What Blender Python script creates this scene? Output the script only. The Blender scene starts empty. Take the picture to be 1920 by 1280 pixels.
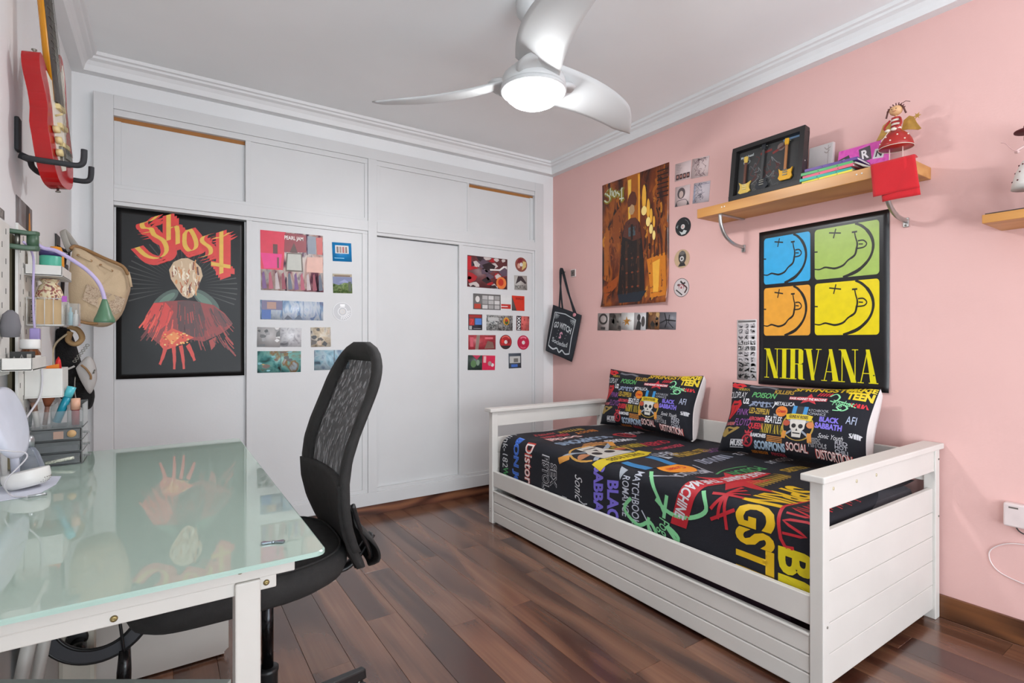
import bpy, bmesh, math, random
from mathutils import Vector, Matrix
from mathutils.geometry import tessellate_polygon

sc = bpy.context.scene
C = sc.collection
R = math.radians
PI = math.pi
random.seed(7)

# ------------------------------------------------------------------ camera
FPX, EYE, YAW = 980.0, 1.14, R(33.7)
cam_d = bpy.data.cameras.new('camera')
cam_d.sensor_width = 36.0
cam_d.lens = FPX / 1920 * 36.0
cam_d.clip_start = 0.02
cam = bpy.data.objects.new('camera', cam_d)
cam.location = (0, 0, EYE)
cam.rotation_euler = (R(90), 0, -YAW)
C.objects.link(cam)
sc.camera = cam

# ------------------------------------------------------------------ world, daylight, exposure
w = bpy.data.worlds.new('world'); sc.world = w
w.use_nodes = True
bg = w.node_tree.nodes['Background']
bg.inputs[0].default_value = (0.80, 0.90, 1.0, 1); bg.inputs[1].default_value = 1.0

def area(name, loc, rot, sx, sy, power, col):
    d = bpy.data.lights.new(name, 'AREA'); d.shape = 'RECTANGLE'
    d.size, d.size_y, d.energy, d.color = sx, sy, power, col
    o = bpy.data.objects.new(name, d); o.location = loc; o.rotation_euler = rot
    C.objects.link(o); return o
# daylight through the window behind the camera, plus an added fill from the left
area('window_daylight', (1.15, -2.56, 1.32), (R(118), 0, 0), 2.7, 2.3, 82, (0.86, 0.94, 1.0))
area('added_side_fill', (-0.55, -1.65, 1.3), (R(112), 0, R(-90)), 1.3, 2.2, 48, (0.86, 0.94, 1.0))  # fill light added out of view on the left to brighten the bed front

vs = sc.view_settings
vs.view_transform = 'Standard'; vs.look = 'None'; vs.gamma = 1.0
vs.use_curve_mapping = False
vs.exposure = 0.55

# ------------------------------------------------------------------ pixel -> point on a real plane
_s, _c = math.sin(YAW), math.cos(YAW)
def _ray(px, py):
    u = (px - 960) / FPX
    return Vector((_s + u * _c, _c - u * _s, (640 - py) / FPX))
def on_x(px, py, x):
    r = _ray(px, py); return r * (x / r.x) + Vector((0, 0, EYE))
def on_y(px, py, y):
    r = _ray(px, py); return r * (y / r.y) + Vector((0, 0, EYE))
def on_z(px, py, z):
    r = _ray(px, py); return r * ((z - EYE) / r.z) + Vector((0, 0, EYE))

# ------------------------------------------------------------------ materials
def lin(h):
    h = h.lstrip('#')
    v = [int(h[i:i + 2], 16) / 255 for i in (0, 2, 4)]
    return tuple((x / 12.92 if x <= 0.04045 else ((x + 0.055) / 1.055) ** 2.4) for x in v) + (1,)
MATS = {}
def node(nt, t, **kw):
    n = nt.nodes.new(t)
    for k, v in kw.items():
        if k.startswith('i_'):
            n.inputs[k[2:].replace('_', ' ')].default_value = v
        else:
            setattr(n, k, v)
    return n
def base_mat(name):
    m = bpy.data.materials.new(name); m.use_nodes = True
    return m, m.node_tree, m.node_tree.nodes['Principled BSDF']
def mat(name, hexc, rough=0.5, metal=0.0, var=0.06, scale=12, bump=0.0, bscale=60, spec=0.5, coat=0.0, sheen=0.0):
    """plain procedural surface: noise-varied colour plus optional fine relief"""
    if name in MATS: return MATS[name]
    m, nt, b = base_mat(name)
    c = lin(hexc)
    tc = node(nt, 'ShaderNodeTexCoord')
    n = node(nt, 'ShaderNodeTexNoise', i_Scale=scale, i_Detail=3.0)
    nt.links.new(tc.outputs['Object'], n.inputs['Vector'])
    r = node(nt, 'ShaderNodeValToRGB')
    r.color_ramp.elements[0].position = 0.3; r.color_ramp.elements[1].position = 0.7
    r.color_ramp.elements[0].color = tuple(x * (1 - var) for x in c[:3]) + (1,)
    r.color_ramp.elements[1].color = tuple(min(1, x * (1 + var)) for x in c[:3]) + (1,)
    nt.links.new(n.outputs['Fac'], r.inputs[0]); nt.links.new(r.outputs[0], b.inputs['Base Color'])
    b.inputs['Roughness'].default_value = rough; b.inputs['Metallic'].default_value = metal
    b.inputs['Specular IOR Level'].default_value = spec
    b.inputs['Coat Weight'].default_value = coat; b.inputs['Coat Roughness'].default_value = 0.05
    b.inputs['Sheen Weight'].default_value = sheen
    if bump:
        n2 = node(nt, 'ShaderNodeTexNoise', i_Scale=bscale, i_Detail=4.0)
        nt.links.new(tc.outputs['Object'], n2.inputs['Vector'])
        bp = node(nt, 'ShaderNodeBump', i_Strength=bump, i_Distance=0.01)
        nt.links.new(n2.outputs['Fac'], bp.inputs['Height']); nt.links.new(bp.outputs[0], b.inputs['Normal'])
    MATS[name] = m
    return m
def ink(hexc, rough=0.6):
    return mat('ink_' + hexc + ('g' if rough < 0.5 else ''), hexc, rough, var=0.05, scale=30)
def palette_mat(name, cols, scale=8.0, rough=0.35, kind='noise', stretch=(1, 1, 1), dist=1.0):
    """mottled print: a noise or cell pattern through a colour ramp"""
    if name in MATS: return MATS[name]
    m, nt, b = base_mat(name)
    tc = node(nt, 'ShaderNodeTexCoord'); mp = node(nt, 'ShaderNodeMapping')
    mp.inputs['Scale'].default_value = stretch
    mp.inputs['Location'].default_value = (len(name) * 1.7, scale * 0.37, len(cols) * 2.3)
    nt.links.new(tc.outputs['Object'], mp.inputs[0])
    if kind == 'cell':
        t = node(nt, 'ShaderNodeTexVoronoi', i_Scale=scale); out = t.outputs['Color']
    else:
        t = node(nt, 'ShaderNodeTexNoise', i_Scale=scale, i_Detail=6.0, i_Distortion=dist); out = t.outputs['Fac']
    nt.links.new(mp.outputs[0], t.inputs['Vector'])
    r = node(nt, 'ShaderNodeValToRGB'); cr = r.color_ramp
    lo, hi = (0.3, 0.7) if kind != 'cell' else (0.1, 0.9)
    cr.elements[0].position = lo; cr.elements[0].color = lin(cols[0])
    cr.elements[1].position = hi; cr.elements[1].color = lin(cols[-1])
    for i, cc in enumerate(cols[1:-1]):
        e = cr.elements.new(lo + (hi - lo) * (i + 1) / (len(cols) - 1)); e.color = lin(cc)
    nt.links.new(out, r.inputs[0]); nt.links.new(r.outputs[0], b.inputs['Base Color'])
    b.inputs['Roughness'].default_value = rough
    MATS[name] = m
    return m
def glass_mat(name, hexc, rough=0.05, alpha=0.35):
    """thin clear acrylic or glass: see-through mixed with a glossy skin"""
    if name in MATS: return MATS[name]
    m, nt, b = base_mat(name)
    b.inputs['Base Color'].default_value = lin(hexc); b.inputs['Roughness'].default_value = rough
    tr = node(nt, 'ShaderNodeBsdfTransparent'); mx = node(nt, 'ShaderNodeMixShader')
    fr = node(nt, 'ShaderNodeFresnel', i_IOR=1.45)
    ad = node(nt, 'ShaderNodeMath', operation='ADD', use_clamp=True); ad.inputs[1].default_value = alpha
    nt.links.new(fr.outputs[0], ad.inputs[0])
    nt.links.new(ad.outputs[0], mx.inputs[0]); nt.links.new(tr.outputs[0], mx.inputs[1]); nt.links.new(b.outputs[0], mx.inputs[2])
    nt.links.new(mx.outputs[0], nt.nodes['Material Output'].inputs['Surface'])
    MATS[name] = m
    return m
def wood_mat(name, cols, scale=1.0, along='Y', rough=0.3, rnd=True, bump=0.05, contrast=1.0, spec=0.5, rings=34.0):
    if name in MATS: return MATS[name]
    m, nt, b = base_mat(name)
    tc = node(nt, 'ShaderNodeTexCoord'); mp = node(nt, 'ShaderNodeMapping')
    long_, cross = 0.9 * scale, 5.0 * scale
    mp.inputs['Scale'].default_value = {'Y': (cross, long_, cross), 'X': (long_, cross, cross), 'Z': (cross, cross, long_)}[along]
    src = tc.outputs['Object']
    if rnd:
        oi = node(nt, 'ShaderNodeObjectInfo')
        ml = node(nt, 'ShaderNodeVectorMath', operation='MULTIPLY_ADD')
        cb = node(nt, 'ShaderNodeCombineXYZ')
        for k, f in zip('XYZ', (37.0, 91.0, 53.0)):
            mm = node(nt, 'ShaderNodeMath', operation='MULTIPLY'); mm.inputs[1].default_value = f
            nt.links.new(oi.outputs['Random'], mm.inputs[0]); nt.links.new(mm.outputs[0], cb.inputs[k])
        ml.inputs[1].default_value = (1, 1, 1)
        nt.links.new(src, ml.inputs[0]); nt.links.new(cb.outputs[0], ml.inputs[2]); src = ml.outputs[0]
    nt.links.new(src, mp.inputs[0])
    n1 = node(nt, 'ShaderNodeTexNoise', i_Scale=1.0, i_Detail=1.0, i_Distortion=0.35)
    nt.links.new(mp.outputs[0], n1.inputs['Vector'])
    # rings: the noise field through a sine gives cathedral figure
    mu = node(nt, 'ShaderNodeMath', operation='MULTIPLY'); mu.inputs[1].default_value = rings
    sn = node(nt, 'ShaderNodeMath', operation='SINE'); fr = node(nt, 'ShaderNodeMath', operation='MULTIPLY_ADD'); fr.inputs[1].default_value = 0.5; fr.inputs[2].default_value = 0.5
    nt.links.new(n1.outputs['Fac'], mu.inputs[0]); nt.links.new(mu.outputs[0], sn.inputs[0]); nt.links.new(sn.outputs[0], fr.inputs[0])
    mp2 = node(nt, 'ShaderNodeMapping')
    mp2.inputs['Scale'].default_value = {'Y': (70, 1.6, 70), 'X': (1.6, 70, 70), 'Z': (70, 70, 1.6)}[along]
    nt.links.new(src, mp2.inputs[0])
    n2 = node(nt, 'ShaderNodeTexNoise', i_Scale=1.0, i_Detail=3.0)
    nt.links.new(mp2.outputs[0], n2.inputs['Vector'])
    mx = node(nt, 'ShaderNodeMix'); mx.data_type = 'FLOAT'; mx.inputs[0].default_value = 0.42
    nt.links.new(fr.outputs[0], mx.inputs[2]); nt.links.new(n2.outputs['Fac'], mx.inputs[3])
    r = node(nt, 'ShaderNodeValToRGB'); cr = r.color_ramp
    cr.elements[0].position = 0.5 - 0.35 * contrast; cr.elements[0].color = lin(cols[0])
    cr.elements[1].position = 0.5 + 0.35 * contrast; cr.elements[1].color = lin(cols[-1])
    for i, cc in enumerate(cols[1:-1]):
        e = cr.elements.new(0.5 - 0.35 * contrast + 0.7 * contrast * (i + 1) / (len(cols) - 1)); e.color = lin(cc)
    nt.links.new(mx.outputs[0], r.inputs[0])
    col = r.outputs[0]
    if rnd:
        hs = node(nt, 'ShaderNodeHueSaturation')
        ma = node(nt, 'ShaderNodeMath', operation='MULTIPLY_ADD'); ma.inputs[1].default_value = 0.4; ma.inputs[2].default_value = 0.8
        nt.links.new(oi.outputs['Random'], ma.inputs[0]); nt.links.new(ma.outputs[0], hs.inputs['Value'])
        nt.links.new(col, hs.inputs['Color']); col = hs.outputs[0]
    nt.links.new(col, b.inputs['Base Color'])
    b.inputs['Roughness'].default_value = rough
    b.inputs['Specular IOR Level'].default_value = spec
    bp = node(nt, 'ShaderNodeBump', i_Strength=bump, i_Distance=0.002)
    nt.links.new(n2.outputs['Fac'], bp.inputs['Height']); nt.links.new(bp.outputs[0], b.inputs['Normal'])
    MATS[name] = m
    return m

# ------------------------------------------------------------------ mesh builder
def frame_of(d):
    d = d.normalized(); a = Vector((0, 0, 1)) if abs(d.z) < 0.9 else Vector((1, 0, 0))
    x = d.cross(a).normalized(); return x, d.cross(x).normalized()
class MB:
    def __init__(self): self.v, self.f, self.mi, self.sm = [], [], [], []
    def add(self, vs_, fs, mi=0, smooth=False):
        b = len(self.v); self.v += [Vector(p) for p in vs_]
        for f in fs:
            self.f.append([b + i for i in f]); self.mi.append(mi); self.sm.append(smooth)
        return self
    def box(self, x0, x1, y0, y1, z0, z1, mi=0):
        return self.add([(x, y, z) for z in (z0, z1) for y in (y0, y1) for x in (x0, x1)],
                        [(0, 2, 3, 1), (4, 5, 7, 6), (0, 1, 5, 4), (2, 6, 7, 3), (0, 4, 6, 2), (1, 3, 7, 5)], mi)
    def hexa(self, p, mi=0):      # eight points: bottom ring then top ring
        return self.add(p, [(3, 2, 1, 0), (4, 5, 6, 7), (0, 1, 5, 4), (1, 2, 6, 5), (2, 3, 7, 6), (3, 0, 4, 7)], mi)
    def obox(self, c, ax, ay, az, mi=0):   # centre and three half-axis vectors
        c, ax, ay, az = Vector(c), Vector(ax), Vector(ay), Vector(az)
        return self.hexa([c - ax - ay - az, c + ax - ay - az, c + ax + ay - az, c - ax + ay - az,
                          c - ax - ay + az, c + ax - ay + az, c + ax + ay + az, c - ax + ay + az], mi)
    def prism(self, pts, vec, mi=0):       # planar outline extruded along vec (outline may be concave)
        pts = [Vector(p) for p in pts]; vec = Vector(vec); n = len(pts)
        tr = tessellate_polygon([pts])
        self.add(pts, [tuple(t) for t in tr], mi)
        self.add([p + vec for p in pts], [tuple(reversed(t)) for t in tr], mi)
        self.add(pts + [p + vec for p in pts], [(i, (i + 1) % n, n + (i + 1) % n, n + i) for i in range(n)], mi)
        return self
    def tube(self, pts, rad, n=10, mi=0, closed=False, flat=None):
        pts = [Vector(p) for p in pts]; m = len(pts)
        rads = rad if isinstance(rad, (list, tuple)) else [rad] * m
        vs_, prev = [], None
        for i, p in enumerate(pts):
            if closed: d = pts[(i + 1) % m] - pts[i - 1]
            else: d = pts[min(i + 1, m - 1)] - pts[max(i - 1, 0)]
            d = d.normalized()
            if prev is None: x, y = frame_of(d)
            else:
                x = (prev - d * prev.dot(d)).normalized(); y = d.cross(x)
            prev = x
            for k in range(n):
                a = 2 * PI * k / n
                vs_.append(p + x * math.cos(a) * rads[i] + y * math.sin(a) * rads[i] * (flat or 1))
        fs = []
        for i in range(m if closed else m - 1):
            for k in range(n):
                j = (i + 1) % m
                fs.append((i * n + k, i * n + (k + 1) % n, j * n + (k + 1) % n, j * n + k))
        if not closed: fs += [tuple(range(n - 1, -1, -1)), tuple((m - 1) * n + k for k in range(n))]
        return self.add(vs_, fs, mi, True)
    def lathe(self, prof, c=(0, 0, 0), axis=(0, 0, 1), n=24, mi=0, sx=1.0):
        c, ax = Vector(c), Vector(axis).normalized(); x, y = frame_of(ax)
        vs_ = [c + ax * h + x * (r * math.cos(2 * PI * k / n) * sx) + y * (r * math.sin(2 * PI * k / n)) for r, h in prof for k in range(n)]
        m = len(prof)
        fs = [(i * n + k, i * n + (k + 1) % n, (i + 1) * n + (k + 1) % n, (i + 1) * n + k) for i in range(m - 1) for k in range(n)]
        if prof[0][0] > 1e-5: fs.append(tuple(range(n - 1, -1, -1)))
        if prof[-1][0] > 1e-5: fs.append(tuple((m - 1) * n + k for k in range(n)))
        return self.add(vs_, fs, mi, True)
    def ball(self, c, rx, ry=None, rz=None, n=16, mi=0):
        ry = ry or rx; rz = rz or rx; c = Vector(c); m = n // 2
        vs_ = [c + Vector((rx * math.sin(PI * i / m) * math.cos(2 * PI * k / n), ry * math.sin(PI * i / m) * math.sin(2 * PI * k / n), rz * math.cos(PI * i / m)))
               for i in range(m + 1) for k in range(n)]
        fs = [(i * n + k, (i + 1) * n + k, (i + 1) * n + (k + 1) % n, i * n + (k + 1) % n) for i in range(m) for k in range(n)]
        return self.add(vs_, fs, mi, True)
    def grid(self, fn, nu, nv, mi=0, smooth=True):
        vs_ = [fn(i / nu, j / nv) for i in range(nu + 1) for j in range(nv + 1)]
        fs = [(i * (nv + 1) + j, (i + 1) * (nv + 1) + j, (i + 1) * (nv + 1) + j + 1, i * (nv + 1) + j + 1) for i in range(nu) for j in range(nv)]
        return self.add(vs_, fs, mi, smooth)
    def build(self, name, mats, parent=None, local=False, bevel=0, solid=0, subd=0, clean=True):
        root = parent
        vv = self.v
        if parent is not None and not local:
            inv = ROOTM[parent.name].inverted(); vv = [inv @ p for p in vv]
        me = bpy.data.meshes.new(name)
        me.from_pydata([tuple(p) for p in vv], [], self.f)
        for m in (mats if isinstance(mats, (list, tuple)) else [mats]): me.materials.append(m)
        for p, mi, s in zip(me.polygons, self.mi, self.sm): p.material_index = mi; p.use_smooth = s
        if clean:
            bm = bmesh.new(); bm.from_mesh(me)
            bmesh.ops.remove_doubles(bm, verts=bm.verts, dist=1e-5)
            bmesh.ops.recalc_face_normals(bm, faces=bm.faces)
            bm.to_mesh(me); bm.free()
        o = bpy.data.objects.new(name, me); C.objects.link(o)
        if parent is not None:
            o.parent = parent; ROOTM[o.name] = ROOTM[parent.name]
        else: ROOTM[o.name] = Matrix.Identity(4)
        if solid:
            md = o.modifiers.new('solid', 'SOLIDIFY'); md.thickness = solid; md.offset = -1
        if bevel:
            md = o.modifiers.new('bevel', 'BEVEL'); md.width = bevel; md.segments = 2; md.limit_method = 'ANGLE'; md.angle_limit = R(40)
        if subd:
            md = o.modifiers.new('sub', 'SUBSURF'); md.levels = subd; md.render_levels = subd
        return o
ROOTM = {}
def tag(o, label, cat, group=None, kind=None):
    o['label'] = label
    if cat: o['category'] = cat
    if group: o['group'] = group
    if kind: o['kind'] = kind
    return o
def thing(name, label, cat, loc=(0, 0, 0), rz=0, group=None):
    o = bpy.data.objects.new(name, None); C.objects.link(o)
    o.empty_display_size = 0.05
    o.location = loc; o.rotation_euler = (0, 0, rz)
    ROOTM[o.name] = Matrix.Translation(Vector(loc)) @ Matrix.Rotation(rz, 4, 'Z')
    return tag(o, label, cat, group)
def struct(name, mb, m, label=None, **kw):
    o = mb.build(name, m, **kw); o['kind'] = 'structure'
    if label: o['label'] = label
    return o
def center_origin(o, p):
    """put a top-level mesh's origin at p"""
    p = Vector(p); o.data.transform(Matrix.Translation(-p)); o.location = p
    ROOTM[o.name] = Matrix.Translation(p)
    return o
def bez(p0, p1, p2, p3, n=10):
    p0, p1, p2, p3 = map(Vector, (p0, p1, p2, p3)); out = []
    for i in range(n + 1):
        t = i / n; k = 1 - t
        out.append(p0 * k ** 3 + p1 * 3 * k * k * t + p2 * 3 * k * t * t + p3 * t ** 3)
    return out
def smooth_path(pts, n=6):
    """Catmull-Rom through the points"""
    P = [Vector(p) for p in pts]; out = []
    for i in range(len(P) - 1):
        a, b_, c_, d = P[max(i - 1, 0)], P[i], P[i + 1], P[min(i + 2, len(P) - 1)]
        for k in range(n):
            t = k / n
            out.append(0.5 * ((2 * b_) + (c_ - a) * t + (2 * a - 5 * b_ + 4 * c_ - d) * t * t + (3 * b_ - a - 3 * c_ + d) * t ** 3))
    return out + [P[-1]]

# ------------------------------------------------------------------ flat print (2-D shapes laid on a surface)
_TXT = {}
def text2d(s, bold=0.0, shear=0.0, spacing=1.0):
    key = (s, bold, shear, spacing)
    if key in _TXT: return _TXT[key]
    cu = bpy.data.curves.new('t', 'FONT'); cu.body = s; cu.offset = bold; cu.shear = shear; cu.space_character = spacing
    cu.resolution_u = 3
    ob = bpy.data.objects.new('t', cu); C.objects.link(ob)
    me = ob.to_mesh()
    v = [(p.co.x, p.co.y) for p in me.vertices]; f = [tuple(p.vertices) for p in me.polygons]
    ob.to_mesh_clear(); bpy.data.objects.remove(ob); bpy.data.curves.remove(cu)
    if not v: v, f = [(0, 0), (1, 0), (1, 1)], [(0, 1, 2)]
    x0, x1 = min(a[0] for a in v), max(a[0] for a in v); y0, y1 = min(a[1] for a in v), max(a[1] for a in v)
    v = [((a - x0) / (x1 - x0) - 0.5, (b - y0) / max(1e-6, y1 - y0) - 0.5) for a, b in v]
    _TXT[key] = (v, f); return v, f
class Print:
    """layers of flat coloured shapes in (p, q) coordinates, mapped onto a surface by fn(p, q) -> (point, normal)"""
    def __init__(self): self.items = []
    def add(self, v, f, col, layer=1): self.items.append((v, f, col, layer)); return self
    def text(self, s, x, y, wd, ht, col, rot=0, bold=0.0, shear=0.0, layer=1, outline=None, spacing=1.0, arc=0.0):
        ca, sa = math.cos(rot), math.sin(rot)
        for c_, b_, l_, g in ([(outline, bold + 0.035, layer, 1.06)] if outline else []) + [(col, bold, layer + (1 if outline else 0), 1.0)]:
            v, f = text2d(s, b_, shear, spacing)
            self.add([(x + ca * a * wd * g - sa * (b + arc * (0.25 - a * a) * 4) * ht * g, y + sa * a * wd * g + ca * (b + arc * (0.25 - a * a) * 4) * ht * g) for a, b in v], f, c_, l_)
        return self
    def poly(self, pts, col, layer=1):
        t = tessellate_polygon([[Vector((a, b, 0)) for a, b in pts]])
        return self.add(list(pts), [tuple(k) for k in t], col, layer)
    def rect(self, x0, y0, x1, y1, col, layer=1): return self.poly([(x0, y0), (x1, y0), (x1, y1), (x0, y1)], col, layer)
    def ell(self, x, y, rx, ry, col, layer=1, n=20, rot=0):
        ca, sa = math.cos(rot), math.sin(rot)
        return self.poly([(x + ca * rx * math.cos(2 * PI * k / n) - sa * ry * math.sin(2 * PI * k / n), y + sa * rx * math.cos(2 * PI * k / n) + ca * ry * math.sin(2 * PI * k / n)) for k in range(n)], col, layer)
    def stroke(self, pts, wd, col, layer=1, smooth=0, nib=None):
        P = [Vector((a, b, 0)) for a, b in pts]
        if smooth: P = smooth_path(P, smooth)
        v, f = [], []
        for i, p in enumerate(P):
            if nib: n = Vector((nib[0], nib[1], 0)) / 2
            else:
                d = (P[min(i + 1, len(P) - 1)] - P[max(i - 1, 0)]); d = d.normalized() if d.length > 1e-9 else Vector((1, 0, 0))
                ww = wd[i * len(wd) // len(P)] if isinstance(wd, (list, tuple)) else wd
                n = Vector((-d.y, d.x, 0)) * ww / 2
            v += [(p.x + n.x, p.y + n.y), (p.x - n.x, p.y - n.y)]
            if i: f.append((2 * i - 2, 2 * i - 1, 2 * i + 1, 2 * i))
        return self.add(v, f, col, layer)
    def star(self, x, y, r, col, layer=1, k=5, inner=0.4, rot=PI / 2):
        return self.poly([(x + (r if i % 2 == 0 else r * inner) * math.cos(rot + PI * i / k), y + (r if i % 2 == 0 else r * inner) * math.sin(rot + PI * i / k)) for i in range(2 * k)], col, layer)
    def rrect(self, x0, y0, x1, y1, r, col, layer=1):
        pts = []
        for cx, cy, a0 in ((x1 - r, y1 - r, 0), (x0 + r, y1 - r, 90), (x0 + r, y0 + r, 180), (x1 - r, y0 + r, 270)):
            pts += [(cx + r * math.cos(R(a0 + 15 * k)), cy + r * math.sin(R(a0 + 15 * k))) for k in range(7)]
        return self.poly(pts, col, layer)
    def script(self, x, y, wd, ht, col, seed=1, layer=1, th=None):
        """illegible lettering: a dense run of uneven strokes"""
        r = random.Random(seed * 7 + 3); n = max(4, int(wd / ht * 2.2)); th = th or ht * 0.2
        for k in range(n):
            xc = x - wd / 2 + wd * (k + 0.5) / n; e = wd / n * 0.5; kind = r.randint(0, 3)
            if kind == 0: pts = [(xc - e, y - ht / 2), (xc, y + ht / 2), (xc + e, y - ht / 2)]
            elif kind == 1: pts = [(xc, y - ht / 2), (xc, y + ht / 2), (xc + e, y + ht * 0.3), (xc, y)]
            elif kind == 2: pts = [(xc + e, y + ht * 0.4), (xc - e * 0.6, y + ht * 0.3), (xc + e * 0.6, y - ht * 0.3), (xc - e, y - ht * 0.4)]
            else: pts = [(xc - e * 0.7, y + ht / 2), (xc - e * 0.7, y - ht / 2), (xc + e * 0.7, y - ht / 2), (xc + e * 0.7, y + ht / 2)]
            self.stroke(pts, th, col, layer + k % 2)
        return self
    def build(self, name, parent, fn, eps=0.0004, maxlen=None, rough=0.6, clip=None):
        cols = []; V, Fc, MI = [], [], []
        for v, f, col, layer in self.items:
            if col not in cols: cols.append(col)
            if clip or maxlen:
                bm = bmesh.new(); bv = [bm.verts.new((a, b, 0)) for a, b in v]
                for t in f:
                    try: bm.faces.new([bv[i] for i in t])
                    except ValueError: pass
                if clip:
                    x0, y0, x1, y1 = clip
                    for co, no in (((x0, 0, 0), (-1, 0, 0)), ((x1, 0, 0), (1, 0, 0)), ((0, y0, 0), (0, -1, 0)), ((0, y1, 0), (0, 1, 0))):
                        bmesh.ops.bisect_plane(bm, geom=bm.verts[:] + bm.edges[:] + bm.faces[:], plane_co=co, plane_no=no, clear_outer=True)
                if maxlen:
                    bmesh.ops.triangulate(bm, faces=bm.faces[:])
                    for _ in range(5):
                        es = [e for e in bm.edges if e.calc_length() > maxlen]
                        if not es: break
                        bmesh.ops.subdivide_edges(bm, edges=es, cuts=1)
                        bmesh.ops.triangulate(bm, faces=[q for q in bm.faces if len(q.verts) > 3])
                bm.verts.ensure_lookup_table()
                for i, q in enumerate(bm.verts): q.index = i
                v = [(q.co.x, q.co.y) for q in bm.verts]; f = [tuple(q.index for q in t.verts) for t in bm.faces]
                bm.free()
            b0 = len(V)
            for a, b in v:
                p, n = fn(a, b); V.append(p + n * (eps * layer))
            k = cols.index(col)
            for t in f: Fc.append([b0 + i for i in t]); MI.append(k)
        mb = MB(); mb.v, mb.f, mb.mi, mb.sm = V, Fc, MI, [True] * len(Fc)
        return mb.build(name, [ink(c, rough) for c in cols], parent, clean=False)
def plane_map(o, ex, ey):
    """(p, q) on a plane through o with axes ex, ey (world)"""
    o, ex, ey = Vector(o), Vector(ex), Vector(ey); n = ex.cross(ey).normalized()
    return lambda p, q: (o + ex * p + ey * q, n)

# ================================================================== the setting
XL, XR, YB, YF, ZC = -0.385, 2.69, -2.4, 3.42, 2.585
white_paint = mat('white_wall_paint', 'e8e8e8', 0.75, var=0.02, scale=3, bump=0.05, bscale=120)
ceil_paint = mat('ceiling_paint', 'f4f6f6', 0.8, var=0.02, scale=2)
pink_paint = mat('pink_wall_paint', 'e0b4ae', 0.75, var=0.02, scale=3, bump=0.05, bscale=120)
crown_paint = mat('crown_plaster', 'e4e4e4', 0.6, var=0.01)
lacquer = mat('white_lacquer', 'd0d0d0', 0.42, var=0.02, scale=4, bump=0.03, bscale=90)
walnut = wood_mat('walnut_plank', ['341c15', '4c2d22', '62402f', '704a37', '825a42'], 1.0, 'Y', rough=0.24, contrast=1.25, spec=0.75, rings=17.0)
for n_ in walnut.node_tree.nodes:
    if n_.type == 'BSDF_PRINCIPLED': n_.inputs['Coat Weight'].default_value = 0.35; n_.inputs['Coat Roughness'].default_value = 0.16
walnut_x = wood_mat('walnut_skirting_x', ['3a1f14', '6b4030', '8a5a3e'], 1.0, 'X', rough=0.35, rnd=False)
walnut_y = wood_mat('walnut_skirting_y', ['3c2214', '5e3a24', '764a2c'], 1.0, 'Y', rough=0.35, rnd=False)
seam = mat('floor_underlay', '2a1812', 0.7)

floor = struct('floor', MB().box(XL, XR, YB, YF, -0.05, -0.012), seam)
PW, PL = 0.132, 1.28
plank_mesh = {}
ncol = 0
x = 0.556 - PW * 8
cols_ = []
while x < XR:
    cols_.append(x); x += PW
for i, x0 in enumerate(cols_):
    xa, xb = max(x0, XL), min(x0 + PW, XR)
    if xb - xa < 0.01: continue
    ph = 1.872 if (i % 2 == 1) else 2.54
    if i % 6 == 3: ph = 2.1
    y = ph - PL * 4
    while y < YF:
        ya, yb = max(y, YB), min(y + PL, YF)
        if yb - ya > 0.02:
            key = (round(xb - xa, 3), round(yb - ya, 3))
            if key not in plank_mesh:
                hw, hl = (xb - xa) / 2 - 0.0004, (yb - ya) / 2 - 0.0004
                o = MB().box(-hw, hw, -hl, hl, -0.012, 0.0).build('plank', walnut, bevel=0)
                me = o.data; plank_mesh[key] = me
                bm = bmesh.new(); bm.from_mesh(me)
                bmesh.ops.bevel(bm, geom=[e for e in bm.edges if all(v.co.z > -0.001 for v in e.verts)], offset=0.0009, segments=1, affect='EDGES')
                bm.to_mesh(me); bm.free()
            else:
                o = bpy.data.objects.new('plank', plank_mesh[key]); C.objects.link(o)
            o.parent = floor; o.location = ((xa + xb) / 2, (ya + yb) / 2, 0)
        y += PL

struct('ceiling', MB().box(XL - 0.1, XR + 0.1, YB - 0.1, YF + 0.1, ZC, ZC + 0.08), ceil_paint)
VY0, VY1 = -2.3, -1.0  # left-wall opening made for the added side window
wl = MB(); wl.box(XL - 0.1, XL, VY1, YF, -0.05, ZC); wl.box(XL - 0.1, XL, YB, VY0, -0.05, ZC); wl.box(XL - 0.1, XL, VY0, VY1, -0.05, 0.12); wl.box(XL - 0.1, XL, VY0, VY1, 2.40, ZC)
struct('wall_left', wl, white_paint)
struct('wall_right', MB().box(XR, XR + 0.1, YB, YF, -0.05, ZC), pink_paint)
struct('wall_far', MB().box(XL - 0.1, XR + 0.1, YF, YF + 0.1, -0.05, ZC), white_paint)
# wall behind the camera with its window opening
WX0, WX1, WZ0, WZ1 = -0.15, 2.45, 0.12, 2.40
wb = MB()
wb.box(XL - 0.1, WX0, YB - 0.1, YB, -0.05, ZC); wb.box(WX1, XR + 0.1, YB - 0.1, YB, -0.05, ZC)
wb.box(WX0, WX1, YB - 0.1, YB, -0.05, WZ0); wb.box(WX0, WX1, YB - 0.1, YB, WZ1, ZC)
struct('wall_back', wb, white_paint)
upvc = mat('white_window_plastic', 'ececec', 0.35)
wf = MB()
for a, b in ((WX0, WX0 + 0.05), ((WX0 + WX1) / 2 - 0.04, (WX0 + WX1) / 2 + 0.04), (WX1 - 0.05, WX1)):
    wf.box(a, b, YB - 0.08, YB - 0.02, WZ0, WZ1)
wf.box(WX0, WX1, YB - 0.08, YB - 0.02, WZ0, WZ0 + 0.05); wf.box(WX0, WX1, YB - 0.08, YB - 0.02, WZ1 - 0.05, WZ1)
win = struct('window_1', wf, upvc)
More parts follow.
